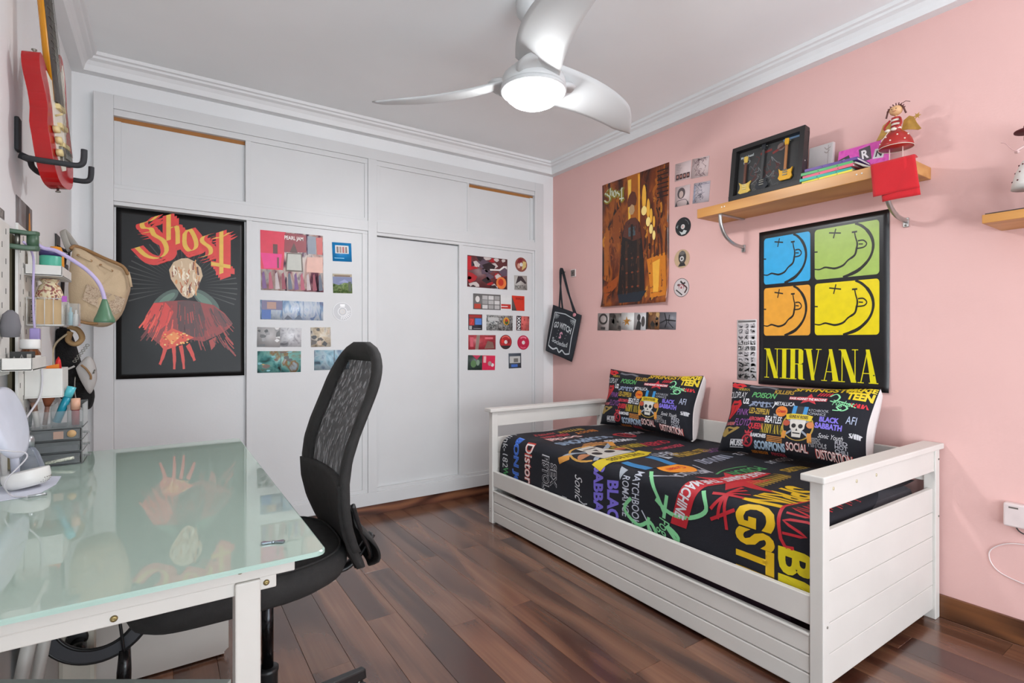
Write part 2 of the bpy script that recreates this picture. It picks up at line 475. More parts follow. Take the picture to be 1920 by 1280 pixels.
pane_m = glass_mat('window_glass', 'ffffff', 0.02, 0.02)
for a, b in ((WX0 + 0.05, (WX0 + WX1) / 2 - 0.04), ((WX0 + WX1) / 2 + 0.04, WX1 - 0.05)):
    MB().box(a, b, YB - 0.053, YB - 0.047, WZ0 + 0.05, WZ1 - 0.05).build('pane', pane_m, win)

wf = MB()  # unseen left-wall window, added to carry the side fill light
for a, b in ((VY0, VY0 + 0.05), ((VY0 + VY1) / 2 - 0.04, (VY0 + VY1) / 2 + 0.04), (VY1 - 0.05, VY1)): wf.box(XL - 0.08, XL - 0.02, a, b, 0.12, 2.40)
wf.box(XL - 0.08, XL - 0.02, VY0, VY1, 0.12, 0.17); wf.box(XL - 0.08, XL - 0.02, VY0, VY1, 2.35, 2.40)
added_win = struct('added_window_2', wf, upvc)
for a, b in ((VY0 + 0.05, (VY0 + VY1) / 2 - 0.04), ((VY0 + VY1) / 2 + 0.04, VY1 - 0.05)): MB().box(XL - 0.053, XL - 0.047, a, b, 0.17, 2.35).build('pane', pane_m, added_win)

# plaster crown: flat underside, stepped face
def crown_prof():
    return [(0, 2.502), (0.052, 2.502), (0.055, 2.51), (0.06, 2.53), (0.072, 2.548), (0.09, 2.556), (0.094, 2.566), (0.106, 2.570), (0.11, 2.585), (0, 2.585)]
def crown(name, pts2d):   # pts2d: function mapping (depth, z, end) -> point, for both ends
    P = crown_prof(); mb = MB(); n = len(P)
    a = [pts2d(d, z, 0) for d, z in P]; b = [pts2d(d, z, 1) for d, z in P]
    mb.add(a + b, [(i, (i + 1) % n, n + (i + 1) % n, n + i) for i in range(n)])
    return struct(name, mb, crown_paint)
crown('trim_1', lambda d, z, e: (XL + d, YF - d if e else YB + d, z))
crown('trim_2', lambda d, z, e: (XR - d, YF - d if e else YB + d, z))
crown('trim_3', lambda d, z, e: (XR - d if e else XL + d, YF - d, z))
crown('trim_4', lambda d, z, e: (XR - d if e else XL + d, YB + d, z))
# walnut skirting
struct('baseboard_right', MB().box(XR - 0.014, XR, YB, 3.36, 0, 0.092), walnut_y, bevel=0.002)
struct('baseboard_left', MB().box(XL, XL + 0.014, VY1, 3.36, 0, 0.092), walnut_y, bevel=0.002)
struct('baseboard_far', MB().box(XL + 0.014, XR - 0.014, 3.375, YF, 0, 0.066), walnut_x)

# ================================================================== built-in wardrobe
WY, FD, BD = 3.36, 3.375, 3.395          # frame face, front door face, rear door face
brown_edge = mat('raw_board_edge', 'a06a34', 0.7)
wd = thing('wardrobe', 'white built-in wardrobe with sliding doors filling the far wall', 'wardrobe', (1.12, WY, 0))
for nm, bx in (('stile', (-0.294, -0.213, 0.066, 2.405)), ('stile', (2.462, 2.545, 0.066, 2.405)), ('stile', (1.112, 1.172, 0.15, 2.335)),
               ('rail', (-0.213, 2.462, 2.335, 2.405)), ('rail', (-0.213, 1.112, 1.862, 1.93)), ('rail', (1.172, 2.462, 1.862, 1.93)), ('rail', (-0.213, 2.462, 0.066, 0.15))):
    MB().box(bx[0], bx[1], WY, YF, bx[2], bx[3]).build(nm, lacquer, wd, bevel=0.002)
for a, b in ((-0.213, 1.112), (1.172, 2.462)):
    for z0, z1 in ((2.302, 2.335), (1.842, 1.862), (1.93, 1.948), (0.15, 0.172)):
        MB().box(a, b, WY + 0.008, YF, z0, z1).build('door_track', lacquer, wd, bevel=0.0015)
def door(name, x0, x1, z0, z1, yf, fx0=0.018, fx1=0.018):
    mb = MB(); mb.box(x0, x1, yf, yf + 0.016, z0, z1)
    d = mb.build(name, lacquer, wd, bevel=0.0015)
    if fx0: MB().box(x0, x0 + fx0, yf - 0.006, yf, z0, z1).build('edge_strip', lacquer, d, bevel=0.001)
    if fx1: MB().box(x1 - fx1, x1, yf - 0.006, yf, z0, z1).build('edge_strip', lacquer, d, bevel=0.001)
    return d
# upper row
door('upper_door', -0.213, 0.42, 1.948, 2.282, BD, 0.03, 0)
door('upper_door', 0.395, 1.112, 1.948, 2.302, FD, 0.028, 0.02)
door('upper_door', 1.172, 1.868, 1.948, 2.302, FD, 0.024, 0.014)
door('upper_door', 1.84, 2.462, 1.948, 2.286, BD, 0, 0.03)
# lower row
door('lower_door', -0.213, 0.42, 0.172, 1.836, BD, 0.0, 0)
door('lower_door', 0.4, 1.112, 0.172, 1.842, FD, 0.028, 0.035)
door('lower_door', 1.172, 1.80, 0.172, 1.836, BD, 0.022, 0)
door('lower_door', 1.787, 2.462, 0.172, 1.842, FD, 0.032, 0.02)
for a, b, z in ((-0.213, 0.395, 2.302), (1.868, 2.462, 2.302)):
    MB().box(a, b, BD - 0.001, YF, z - 0.02, z).build('top_gap_board', brown_edge, wd)

# ================================================================== daybed
pine = mat('white_painted_pine', 'd4d0ca', 0.45, var=0.025, scale=5, bump=0.04, bscale=70)
BX0, BX1, BY0, BY1 = 1.713, 2.674, 0.818, 2.832
bed = thing('daybed', 'white painted wooden daybed with end panels against the pink wall', 'bed', ((BX0 + BX1) / 2, (BY0 + BY1) / 2, 0))
PS = 0.042
for x0 in (BX0, BX1 - PS):
    for y0 in (BY0, BY1 - PS):
        MB().box(x0, x0 + PS, y0, y0 + PS, 0, 0.697).build('post', pine, bed, bevel=0.003)
for y0 in (BY0, BY1 - PS):
    MB().box(BX0 - 0.02, BX1 + 0.012, y0 - 0.012, y0 + PS + 0.02, 0.697, 0.72).build('cap_rail', pine, bed, bevel=0.004)
    MB().box(BX0 + PS, BX1 - PS, y0 + 0.006, y0 + 0.03, 0.607, 0.697).build('end_rail', pine, bed, bevel=0.002)
    nb, z0, z1 = 5, 0.04, 0.537
    for k in range(nb):
        h = (z1 - z0) / nb
        MB().box(BX0 + PS, BX1 - PS, y0 + 0.01, y0 + 0.028, z0 + k * h + 0.0008, z0 + (k + 1) * h - 0.0008).build('board', pine, bed, bevel=0.0025)
MB().box(BX0 + 0.006, BX0 + 0.028, BY0 + PS, BY1 - PS, 0.234, 0.327).build('side_rail', pine, bed, bevel=0.003)
MB().box(BX1 - 0.032, BX1 - 0.01, BY0 + PS, BY1 - PS, 0.56, 0.682).build('back_rail', pine, bed, bevel=0.003)
MB().box(BX1 - 0.032, BX1 - 0.01, BY0 + PS, BY1 - PS, 0.234, 0.327).build('back_rail', pine, bed, bevel=0.003)
slatm = mat('raw_pine_slat', 'b99c74', 0.7)
for k in range(12):
    y = BY0 + 0.12 + k * (BY1 - BY0 - 0.24 - 0.07) / 11
    MB().box(BX0 + 0.034, BX1 - 0.034, y, y + 0.07, 0.262, 0.28).build('slat', slatm, bed)
# trundle drawer front: three boards
tdf = MB().box(BX0 + 0.024, BX0 + 0.03, BY0 + PS + 0.004, BY1 - PS - 0.004, 0.016, 0.19).build('trundle_front', pine, bed)
for k, (a, b) in enumerate(((0.014, 0.074), (0.0765, 0.135), (0.1375, 0.197))):
    MB().box(BX0 + 0.006, BX0 + 0.024, BY0 + PS + 0.003, BY1 - PS - 0.003, a, b).build('board', pine, tdf, bevel=0.004)
MB().box(BX0 + 0.002, BX0 + 0.028, BY0 + PS + 0.003, BY1 - PS - 0.003, 0.1975, 0.205).build('trundle_top_edge', pine, bed, bevel=0.002)
steel = mat('dull_steel', '8a8880', 0.35, 0.9)
plug = mat('pine_screw_plug', 'cfc3a4', 0.6)
for (x, z) in ((1.79, 0.668), (1.95, 0.668), (2.10, 0.668)):
    MB().lathe([(0.006, 0), (0.006, 0.0015)], (x, BY0 + 0.0062, z), (0, -1, 0), 12).build('screw_plug', plug, bed)
for (x, z) in ((1.738, 0.24), (BX1 - 0.012, 0.655), (BX1 - 0.012, 0.42)):
    MB().lathe([(0.004, 0), (0.004, 0.002), (0.0, 0.003)], (x, BY0 + 0.0001, z), (0, -1, 0), 10).build('bolt_head', steel, bed)
for z in (0.09, 0.075):
    MB().lathe([(0.003, 0), (0.003, 0.002)], (BX0 + 0.0001, BY1 - 0.02, z), (-1, 0, 0), 8).build('bolt_head', steel, bed)
for (y, z) in ((1.9, 0.29), (2.3, 0.275)):
    MB().lathe([(0.006, 0), (0.006, 0.0008)], (BX0 + 0.008, y, z), (-1, 0, 0), 12).build('screw_plug', plug, bed)
# spare mattress inside the trundle: plum sheet
plum = mat('plum_sheet', '2f1626', 0.85, var=0.15, bump=0.2)
tm = MB().box(1.78, 2.6, 0.95, 2.66, 0.03, 0.21).build('trundle_mattress', plum, bevel=0.03)
center_origin(tm, (2.19, 1.8, 0.03)); tag(tm, 'dark plum covered mattress in the trundle drawer under the daybed', 'mattress')
greycloth = mat('grey_cloth', '56545a', 0.9, var=0.1, bump=0.15)
mt = MB().box(1.766, BX1 - 0.046, BY0 + 0.06, BY1 - 0.08, 0.281, 0.54).build('mattress', greycloth, bevel=0.045)
center_origin(mt, (2.2, 1.8, 0.281)); tag(mt, 'grey mattress on the daybed beneath the printed bedspread', 'mattress')

# ================================================================== ceiling fan with lamp
gloss_white = mat('white_gloss_plastic', 'd0d2d2', 0.55, var=0.01, spec=0.25)
FX, FY = 1.31, 1.80
fan = thing('ceiling_fan', 'white three-blade ceiling fan with a lit dome lamp hanging from the ceiling', 'ceiling fan', (FX, FY, 2.16))
MB().lathe([(0.0, 0.0), (0.03, 0.0), (0.055, 0.012), (0.072, 0.035), (0.075, 0.075), (0.075, 0.085)], (FX, FY, 2.50), n=32).build('canopy', gloss_white, fan)
MB().tube([(FX, FY, 2.34), (FX, FY, 2.51)], 0.0125, 16).build('rod', gloss_white, fan)
MB().lathe([(0.0135, 0.0), (0.02, 0.002), (0.02, 0.012), (0.013, 0.014)], (FX, FY, 2.493), n=16).build('rod_collar', steel, fan)
MB().lathe([(0.0, 0.175), (0.03, 0.172), (0.045, 0.15), (0.055, 0.12), (0.095, 0.09), (0.128, 0.06), (0.138, 0.03), (0.137, 0.004), (0.128, 0.0), (0.0, 0.0)], (FX, FY, 2.205), n=48).build('motor_housing', gloss_white, fan)
MB().lathe([(0.123, 0.006), (0.134, 0.0), (0.142, 0.006), (0.140, 0.014), (0.137, 0.02)], (FX, FY, 2.196), n=48).build('lamp_ring', gloss_white, fan)
lm, nt, b = base_mat('lit_frosted_lamp_glass')
b.inputs['Base Color'].default_value = lin('ffffff'); b.inputs['Emission Color'].default_value = (0.96, 0.98, 1.0, 1)
b.inputs['Emission Strength'].default_value = FAN_LAMP = 86.0
nn = node(nt, 'ShaderNodeTexNoise', i_Scale=3.0); rr = node(nt, 'ShaderNodeValToRGB')
rr.color_ramp.elements[0].color = (0.97, 0.97, 0.97, 1); nt.links.new(nn.outputs['Fac'], rr.inputs[0]); nt.links.new(rr.outputs[0], b.inputs['Base Color'])
MB().lathe([(0.122, 0.006), (0.121, -0.008), (0.112, -0.025), (0.095, -0.040), (0.071, -0.052), (0.041, -0.061), (0.014, -0.065), (0.0, -0.066)], (FX, FY, 2.2), n=48).build('lamp_dome', lm, fan)
def blade(ang):
    e = Vector((math.cos(ang), math.sin(ang), 0)); p = Vector((-e.y, e.x, 0))
    def fn(u, v):
        r = 0.06 + 0.64 * u
        # wide near the hub, swept, narrowing to a slanted tip
        half = 0.085 * (1 - u) ** 0.4 + 0.075 * (1 - abs(2 * u - 0.75) ** 2 * 0.35) * (0.35 + 0.65 * u ** 0.3)
        half = max(0.052, min(half, 0.098)) * (1 - 0.30 * u * u)
        sweep = -0.075 * math.sin(u * 2.1) + 0.06 * u * u
        w_ = (v * 2 - 1)
        r += 0.05 * u * w_
        tw = R(24) * (1 - 0.45 * u)
        z = 2.262 - 0.012 * u - half * w_ * math.sin(tw) + 0.018 * w_ * w_ * (1 - u * 0.5) - 0.01
        return Vector((FX, FY, 0)) + e * r + p * (sweep + half * w_ * math.cos(tw)) + Vector((0, 0, z))
    bl = MB().grid(fn, 28, 10).build('blade', gloss_white, fan, solid=0.007)
    # raised fairing rings where the blade leaves the hub
    for k in range(3):
        c = Vector((FX, FY, 2.232 + 0.004 * k)) + e * (0.125 - 0.0 * k) - p * 0.02
        MB().lathe([(0.075 - 0.018 * k, -0.02), (0.085 - 0.018 * k, -0.008), (0.074 - 0.018 * k, 0.004 - 0.006 * k), (0.05 - 0.014 * k, 0.0 - 0.008 * k)], c, Vector((e.x * 0.25, e.y * 0.25, -1)), 28, sx=1.0).build('fairing', gloss_white, bl)
    return bl
for a in (131, 9, 250): blade(R(a))

# ================================================================== posters
def rect_from(pts, fn, k):
    """true rectangle on a wall plane from four seen corners tl tr br bl: centre, half sizes along its horizontal and up"""
    q = [fn(px, py, k) for px, py in pts]
    c = sum(q, Vector()) / 4
    wv = ((q[1] - q[0]) + (q[2] - q[3])) / 2; hv = ((q[0] - q[3]) + (q[1] - q[2])) / 2
    return c, wv, hv
def wall_axes(fn):
    return (Vector((1, 0, 0)), Vector((0, 0, 1)), Vector((0, -1, 0))) if fn is on_y else (Vector((0, -1, 0)), Vector((0, 0, 1)), Vector((-1, 0, 0)))
def sheet(name, label, cat, pts, fn, k, m, wave=0.0, lift=0.002, group=None, curl=0.0, nu=24, nv=30, roll=None, shrink=1.0):
    """thin paper sheet on a wall; returns object, map(p,q in 0..1), width, height"""
    c, wv, hv = rect_from(pts, fn, k)
    ax, up, nrm = wall_axes(fn)
    W, H = abs(wv.dot(ax)) * shrink, hv.z * shrink
    tilt = math.atan2(wv.z, wv.dot(ax)) if roll is None else roll
    ex = ax * math.cos(tilt) + up * math.sin(tilt); ey = up * math.cos(tilt) - ax * math.sin(tilt)
    rs = random.Random(name + label)
    f1, f2, f3 = rs.uniform(0, 6), rs.uniform(0, 6), rs.uniform(0, 6)
    def pos(u, v):
        d = lift
        if wave:
            d += wave * (1 + math.sin(u * 5 + f1 + v * 3) * 0.5 + math.sin(v * 9 + f2 - u * 2) * 0.3 + math.sin((u + v) * 14 + f3) * 0.15)
        if curl:
            d += curl * max(0, 1 - v * 9) ** 1.5 + curl * 0.6 * max(0, u * 10 - 9) * max(0, 1 - v * 3)
        return c + ex * ((u - 0.5) * W) + ey * ((v - 0.5) * H) + nrm * d
    def fmap(u, v):
        e = 1e-3
        p = pos(u, v); n = (pos(u + e, v) - pos(u - e, v)).cross(pos(u, v + e) - pos(u, v - e)).normalized()
        return p, n
    g = (nu, nv) if wave or curl else (1, 1)
    o = MB().grid(pos, *g).build(name, m, solid=0.0007)
    # make the thickness grow towards the wall
    o.modifiers['solid'].offset = -1
    n0 = o.data.polygons[0].normal
    if n0.dot(nrm) < 0: o.data.flip_normals()
    base = pos(0.5, 0)
    center_origin(o, base); tag(o, label, cat, group)
    return o, fmap, W, H

# --- poster of the black-and-red band on the wardrobe: generic red and cream forms on black
black_print = mat('black_gloss_print', '100f0f', 0.36, var=0.25, scale=6, spec=0.3)
o, f, W, H = sheet('band_poster', 'large glossy black poster with yellow-on-red slanted lettering on wardrobe door', 'poster',
                   [(217, 388), (459, 413), (459, 705), (216, 712)], on_y, BD, black_print, wave=0.0022, lift=0.001, curl=0.004, roll=0.0, shrink=0.99)
P = Print()
# rays behind the middle
for k in range(34):
    a = R(-20 + 220 * k / 33)
    P.poly([(0.5 + 0.16 * math.cos(a), 0.56 + 0.11 * math.sin(a)), (0.5 + 0.44 * math.cos(a - 0.012), 0.56 + 0.30 * math.sin(a - 0.012)), (0.5 + 0.44 * math.cos(a + 0.012), 0.56 + 0.30 * math.sin(a + 0.012))], '34332f', 1)
P.ell(0.36, 0.475, 0.11, 0.04, '3f5348', 1, rot=0.5); P.ell(0.68, 0.475, 0.12, 0.045, '3f5348', 1, rot=-0.5)
P.ell(0.37, 0.48, 0.07, 0.02, '5c7a68', 2, rot=0.5); P.ell(0.66, 0.48, 0.08, 0.024, '5c7a68', 2, rot=-0.5)
# generic red draped mass with orange lower fold
P.poly([(0.27, 0.45), (0.36, 0.463), (0.46, 0.47), (0.53, 0.475), (0.62, 0.465), (0.74, 0.45), (0.83, 0.40), (0.90, 0.335), (0.86, 0.30), (0.80, 0.27), (0.66, 0.22), (0.52, 0.235), (0.36, 0.175), (0.30, 0.21), (0.24, 0.25), (0.19, 0.31), (0.21, 0.37)], '8e1a12', 3)
P.poly([(0.27, 0.45), (0.36, 0.455), (0.42, 0.40), (0.38, 0.33), (0.30, 0.28), (0.23, 0.27), (0.19, 0.31), (0.21, 0.37)], 'd9291a', 4)
P.poly([(0.45, 0.465), (0.53, 0.475), (0.63, 0.462), (0.67, 0.36), (0.66, 0.25), (0.52, 0.245), (0.45, 0.30)], '4a0f0c', 4)
P.poly([(0.74, 0.44), (0.83, 0.39), (0.9, 0.335), (0.83, 0.31), (0.74, 0.34)], '5e130e', 4)
P.poly([(0.33, 0.26), (0.41, 0.30), (0.52, 0.265), (0.58, 0.245), (0.44, 0.19), (0.35, 0.165), (0.315, 0.2)], 'e2461f', 5)
P.poly([(0.36, 0.25), (0.42, 0.28), (0.47, 0.25), (0.41, 0.2)], 'f08a3c', 6)
for k, (x0, y0, x1, y1, wd_) in enumerate(((0.36, 0.19, 0.315, 0.08, 0.03), (0.42, 0.19, 0.425, 0.05, 0.03), (0.475, 0.195, 0.50, 0.05, 0.03), (0.53, 0.20, 0.585, 0.10, 0.034))):
    P.stroke([(x0, y0), ((x0 + x1) / 2 + 0.004, (y0 + y1) / 2), (x1, y1)], [wd_, wd_ * 0.85, wd_ * 0.6], 'd8341f', 6, smooth=4)
P.poly([(0.70, 0.225), (0.76, 0.25), (0.75, 0.19), (0.72, 0.165)], 'a5281a', 5)
P.stroke([(0.585, 0.3), (0.585, 0.22)], 0.006, '8e1a12', 6)
# generic pale flame-like glow above, streaked
P.poly([(0.40, 0.60), (0.385, 0.655), (0.42, 0.705), (0.48, 0.73), (0.53, 0.735), (0.59, 0.715), (0.635, 0.68), (0.65, 0.63), (0.62, 0.575), (0.60, 0.53), (0.565, 0.495), (0.53, 0.485), (0.49, 0.50), (0.46, 0.53), (0.43, 0.565)], 'cdb08c', 4)
rg_ = random.Random(21)
for k in range(60):
    x = 0.40 + 0.24 * rg_.random(); y = 0.51 + 0.20 * rg_.random(); l_ = rg_.uniform(0.02, 0.06)
    if abs(x - 0.525) < 0.125 - abs(y - 0.63) * 0.55:
        P.stroke([(x, y - l_ / 2), (x + rg_.uniform(-0.012, 0.012), y), (x + rg_.uniform(-0.01, 0.01), min(0.728, y + l_ / 2))], rg_.uniform(0.006, 0.016), rg_.choice(['e6d2b4', 'e6d2b4', 'b8602c', 'd08a4c', '5a2a1c', 'f0e4cc', '8a4a2c']), 5 + k % 2, smooth=2)
# folds over the red mass
for k in range(110):
    x = rg_.uniform(0.22, 0.84); y = rg_.uniform(0.24, 0.455) - 0.35 * max(0, abs(x - 0.5) - 0.16) ** 1.2; l_ = rg_.uniform(0.03, 0.09)
    dx = (x - 0.5) * 0.5 * l_ * 6
    left = x < 0.43
    P.stroke([(x, y), (x + dx * 0.4, y - l_ * 0.5), (x + dx, y - l_)], rg_.uniform(0.003, 0.011), rg_.choice(['e8402c', 'f0563a', 'a81c14', '70140e'] if left else ['3a0c0a', '6a140f', 'a8281a', '8e1a12']), 5, smooth=2)
for k in range(30):
    x = rg_.uniform(0.34, 0.54); y = rg_.uniform(0.19, 0.275)
    P.ell(x, y, 0.009, 0.005, rg_.choice(['f4a850', 'f8c878', 'd8401c']), 7, n=8)
# lettering
def ghost_logo(P, ox, oy, sx, sy, face, shadow, l0):
    S = []
    S.append([(0.20, 0.90), (0.13, 0.80), (0.06, 0.76), (0.07, 0.69), (0.14, 0.70), (0.17, 0.62), (0.26, 0.56), (0.29, 0.42), (0.22, 0.30), (0.10, 0.30), (0.01, 0.40)])       # G
    S.append([(0.07, 0.62), (0.15, 0.66)])
    S.append([(0.31, 0.95), (0.31, 0.58)]); S.append([(0.31, 0.74), (0.39, 0.80), (0.40, 0.55)])                                  # h
    S.append([(0.47, 0.72), (0.52, 0.80), (0.58, 0.66), (0.58, 0.54), (0.52, 0.48), (0.47, 0.56), (0.47, 0.72)])               # o
    S.append([(0.73, 0.78), (0.66, 0.73), (0.65, 0.65), (0.73, 0.58), (0.73, 0.48), (0.65, 0.43)])                               # s
    S.append([(0.85, 0.86), (0.85, 0.22)]); S.append([(0.77, 0.74), (0.85, 0.77), (0.93, 0.86)])                                  # t
    S.append([(0.74, 0.345), (0.95, 0.345)])
    for d, col, l, nb in ((0.045, shadow, l0, 0.16), (0.0, face, l0 + 2, 0.062)):
        for i, s in enumerate(S):
            for shift in ((0.0, 0.03, 0.055) if col == shadow else (0.0,)):
                pts = [(ox + (x + shift * 0.8 + (0.0 if col != shadow else 0.0)) * sx, oy + (y - shift * 1.2 - 0.25 * (x - 0.5) * 0.55) * sy) for x, y in s]
                P.stroke(pts, 0, col, l, smooth=3, nib=(nb * 0.72 * sx, nb * 0.42 * sy) if abs(s[0][1] - s[-1][1]) > 0.02 or len(s) > 2 else (0.0, 0.055 * sy * (1.6 if col == shadow else 1)))
ghost_logo(P, 0.14, 0.58, 0.78, 0.42, 'e0b13c', 'd8281c', 7)
P.build('printed_artwork', o, f, eps=0.00025, maxlen=0.05, rough=0.35, clip=(0.0, 0.0, 1.0, 1.0))

# --- orange cathedral-coloured poster on the pink wall: generic glow and dark robe-like mass
amber = palette_mat('amber_print', ['170a06', '3a1608', '6a2c0a', 'a05414', '50200a', '1d0c06'], 4.5, 0.32, stretch=(1, 1.8, 0.6), dist=0.8)
o, f, W, H = sheet('hall_poster', 'tall amber and brown poster with small pale lettering on the pink wall', 'poster',
                   [(1131, 346), (1257, 305), (1253, 568), (1129, 574)], on_x, XR, amber, wave=0.0025, lift=0.001, curl=0.02, roll=0.0)
P = Print()
rg_ = random.Random(5)
for k in range(150):
    x, y = rg_.random(), rg_.random(); l_ = rg_.uniform(0.02, 0.09)
    if 0.3 < x < 0.62 and y < 0.85: continue
    P.stroke([(x, y), (x + rg_.uniform(-0.03, 0.03), y + l_ / 2), (x + rg_.uniform(-0.03, 0.03), min(0.995, y + l_))], rg_.uniform(0.006, 0.03), rg_.choice(['2a1006', '6a2c08', '8a4210', 'a85c14', '3a1808', 'c07a20']), 1, smooth=2)
P.poly([(0.40, 1.0), (0.60, 1.0), (0.585, 0.62), (0.42, 0.6)], 'a85c12', 1)
P.poly([(0.42, 0.97), (0.47, 0.97), (0.46, 0.62), (0.43, 0.62)], 'f0c04a', 2); P.poly([(0.57, 0.99), (0.60, 0.99), (0.60, 0.5), (0.58, 0.5)], 'e8a030', 2)
for x, y, w_, h_ in ((0.66, 0.80, 0.03, 0.16), (0.72, 0.71, 0.024, 0.12), (0.76, 0.65, 0.02, 0.09), (0.80, 0.60, 0.016, 0.07)):
    P.ell(x, y, w_, h_ * 0.6, 'f2b23c', 2); P.ell(x, y - 0.1, w_ * 1.3, 0.035, 'ffe08a', 3)
P.poly([(0.62, 0.95), (0.70, 0.90), (0.66, 0.4), (0.6, 0.4)], '6a2c08', 1)
for k in range(7): P.rect(0.84, 0.965 - k * 0.032, 0.99, 0.955 - k * 0.032, '24100a', 2)
P.poly([(0.70, 0.33), (0.95, 0.36), (0.98, 0.05), (0.76, 0.04)], 'd07a14', 1); P.poly([(0.78, 0.30), (0.88, 0.32), (0.86, 0.08), (0.79, 0.08)], 'f0b03c', 2)
for k in range(6): P.rect(0.70 + k * 0.05, 0.34, 0.715 + k * 0.05, 0.50 - k * 0.008, '3a1808', 2)
P.poly([(0.02, 0.16), (0.26, 0.24), (0.24, 0.16), (0.04, 0.06)], 'a04a12', 1)
P.poly([(0.03, 0.6), (0.12, 0.62), (0.10, 0.2), (0.03, 0.22)], 'a85a14', 1); P.poly([(0.18, 0.72), (0.33, 0.80), (0.30, 0.5), (0.16, 0.5)], '8a4410', 1)
P.poly([(0.25, 0.09), (0.30, 0.36), (0.33, 0.56), (0.38, 0.645), (0.46, 0.67), (0.54, 0.665), (0.60, 0.62), (0.63, 0.50), (0.66, 0.3), (0.67, 0.08), (0.55, 0.05), (0.35, 0.05)], '1c120e', 4)
P.poly([(0.34, 0.54), (0.38, 0.645), (0.46, 0.67), (0.54, 0.665), (0.60, 0.62), (0.62, 0.50), (0.50, 0.49)], '5a2c1e', 5)
P.rect(0.43, 0.53, 0.465, 0.60, '4a5a60', 6); P.rect(0.50, 0.53, 0.535, 0.60, '4a5a60', 6); P.rect(0.465, 0.50, 0.50, 0.62, '20100c', 6)
for x in (0.38, 0.56): P.rect(x, 0.12, x + 0.035, 0.50, '3c2214', 5)
for k in range(9): P.ell(0.40 + (k % 3) * 0.085, 0.14 + (k // 3) * 0.11, 0.018, 0.008, '7a3a20', 6)
P.poly([(0.42, 0.76), (0.41, 0.80), (0.44, 0.85), (0.48, 0.875), (0.53, 0.86), (0.555, 0.81), (0.54, 0.76)], '5e2c1a', 5)
P.poly([(0.44, 0.72), (0.45, 0.76), (0.48, 0.775), (0.515, 0.76), (0.525, 0.72), (0.50, 0.695), (0.46, 0.695)], 'b8946c', 6)

P.poly([(0.26, 0.09), (0.70, 0.10), (0.62, 0.02), (0.3, 0.02)], '16202c', 6)
ghost_logo(P, 0.035, 0.795, 0.34, 0.165, 'cfd6c2', '8a7a1e', 7)
for k in range(90):
    x, y = rg_.uniform(0.30, 0.62), rg_.uniform(0.08, 0.64)
    P.stroke([(x, y), (x + rg_.uniform(-0.01, 0.01), y + rg_.uniform(0.01, 0.05))], rg_.uniform(0.004, 0.012), rg_.choice(['2a1a14', '3c2418', '120c0a', '5a301c', '241a18']), 6)
P.build('printed_artwork', o, f, eps=0.00025, maxlen=0.06, rough=0.35, clip=(0.0, 0.0, 1.0, 1.0))

# --- four-tile poster with the big yellow serif word
o, f, W, H = sheet('tile_poster', 'black poster with four coloured tiles over tall yellow capitals on pink wall', 'poster',
                   [(1425, 434), (1669, 394), (1668, 738), (1423, 718)], on_x, XR, mat('black_poster_print', '151416', 0.34, var=0.15, scale=5), wave=0.0018, lift=0.001, curl=0.006, roll=0.0)
P = Print()
def tile(x0, y0, x1, y1, col):
    """coloured rounded tile with loose black brush line work"""
    P.rrect(x0, y0, x1, y1, 0.022, col, 1)
    w_, h_ = x1 - x0, y1 - y0
    T = lambda a, b: (x0 + a * w_, y0 + b * h_)
    arc = [T(0.02 + 0.90 * math.cos(R(a)), 0.52 + 0.60 * math.sin(R(a))) for a in range(46, -69, -6)]
    arc = [T(0.65, 1.0), T(0.74, 0.94), T(0.83, 0.83), T(0.89, 0.70), T(0.915, 0.56), T(0.90, 0.42), T(0.85, 0.29), T(0.76, 0.17), T(0.65, 0.08), T(0.46, 0.0)]
    P.stroke(arc, [0.014, 0.016, 0.02, 0.02, 0.018, 0.016, 0.016, 0.018, 0.02, 0.016], '1c1a17', 2, smooth=4)
    P.stroke([T(0.24, 0.90), T(0.43, 0.86)], 0.008, '1c1a17', 3); P.stroke([T(0.35, 0.96), T(0.31, 0.78)], 0.008, '1c1a17', 3)
    P.stroke([T(0.60, 0.84), T(0.68, 0.84)], 0.01, '1c1a17', 3)
    P.stroke([T(0.64, 0.84), T(0.655, 0.74), T(0.68, 0.62), T(0.67, 0.52), T(0.64, 0.40), T(0.54, 0.32), T(0.46, 0.23), T(0.34, 0.19), T(0.25, 0.21), T(0.17, 0.23), T(0.08, 0.20), T(0.0, 0.215)], [0.008, 0.009, 0.012, 0.014, 0.013, 0.01, 0.012, 0.012, 0.011, 0.01, 0.008, 0.007], '1c1a17', 3, smooth=4)
    P.stroke([T(0.0, 0.56), T(0.05, 0.555)], 0.008, '1c1a17', 3)
    P.stroke([T(0.69, 0.66), T(0.77, 0.66), T(0.82, 0.59), T(0.78, 0.53), T(0.68, 0.52)], 0.008, '1c1a17', 3, smooth=4); P.stroke([T(0.70, 0.60), T(0.765, 0.59)], 0.007, '1c1a17', 3)
tile(0.045, 0.652, 0.44, 0.953, '33a8de'); tile(0.475, 0.652, 0.935, 0.953, 'a3bd5c')
tile(0.045, 0.318, 0.44, 0.628, 'e8a238'); tile(0.475, 0.318, 0.935, 0.628, 'e6cf0c')
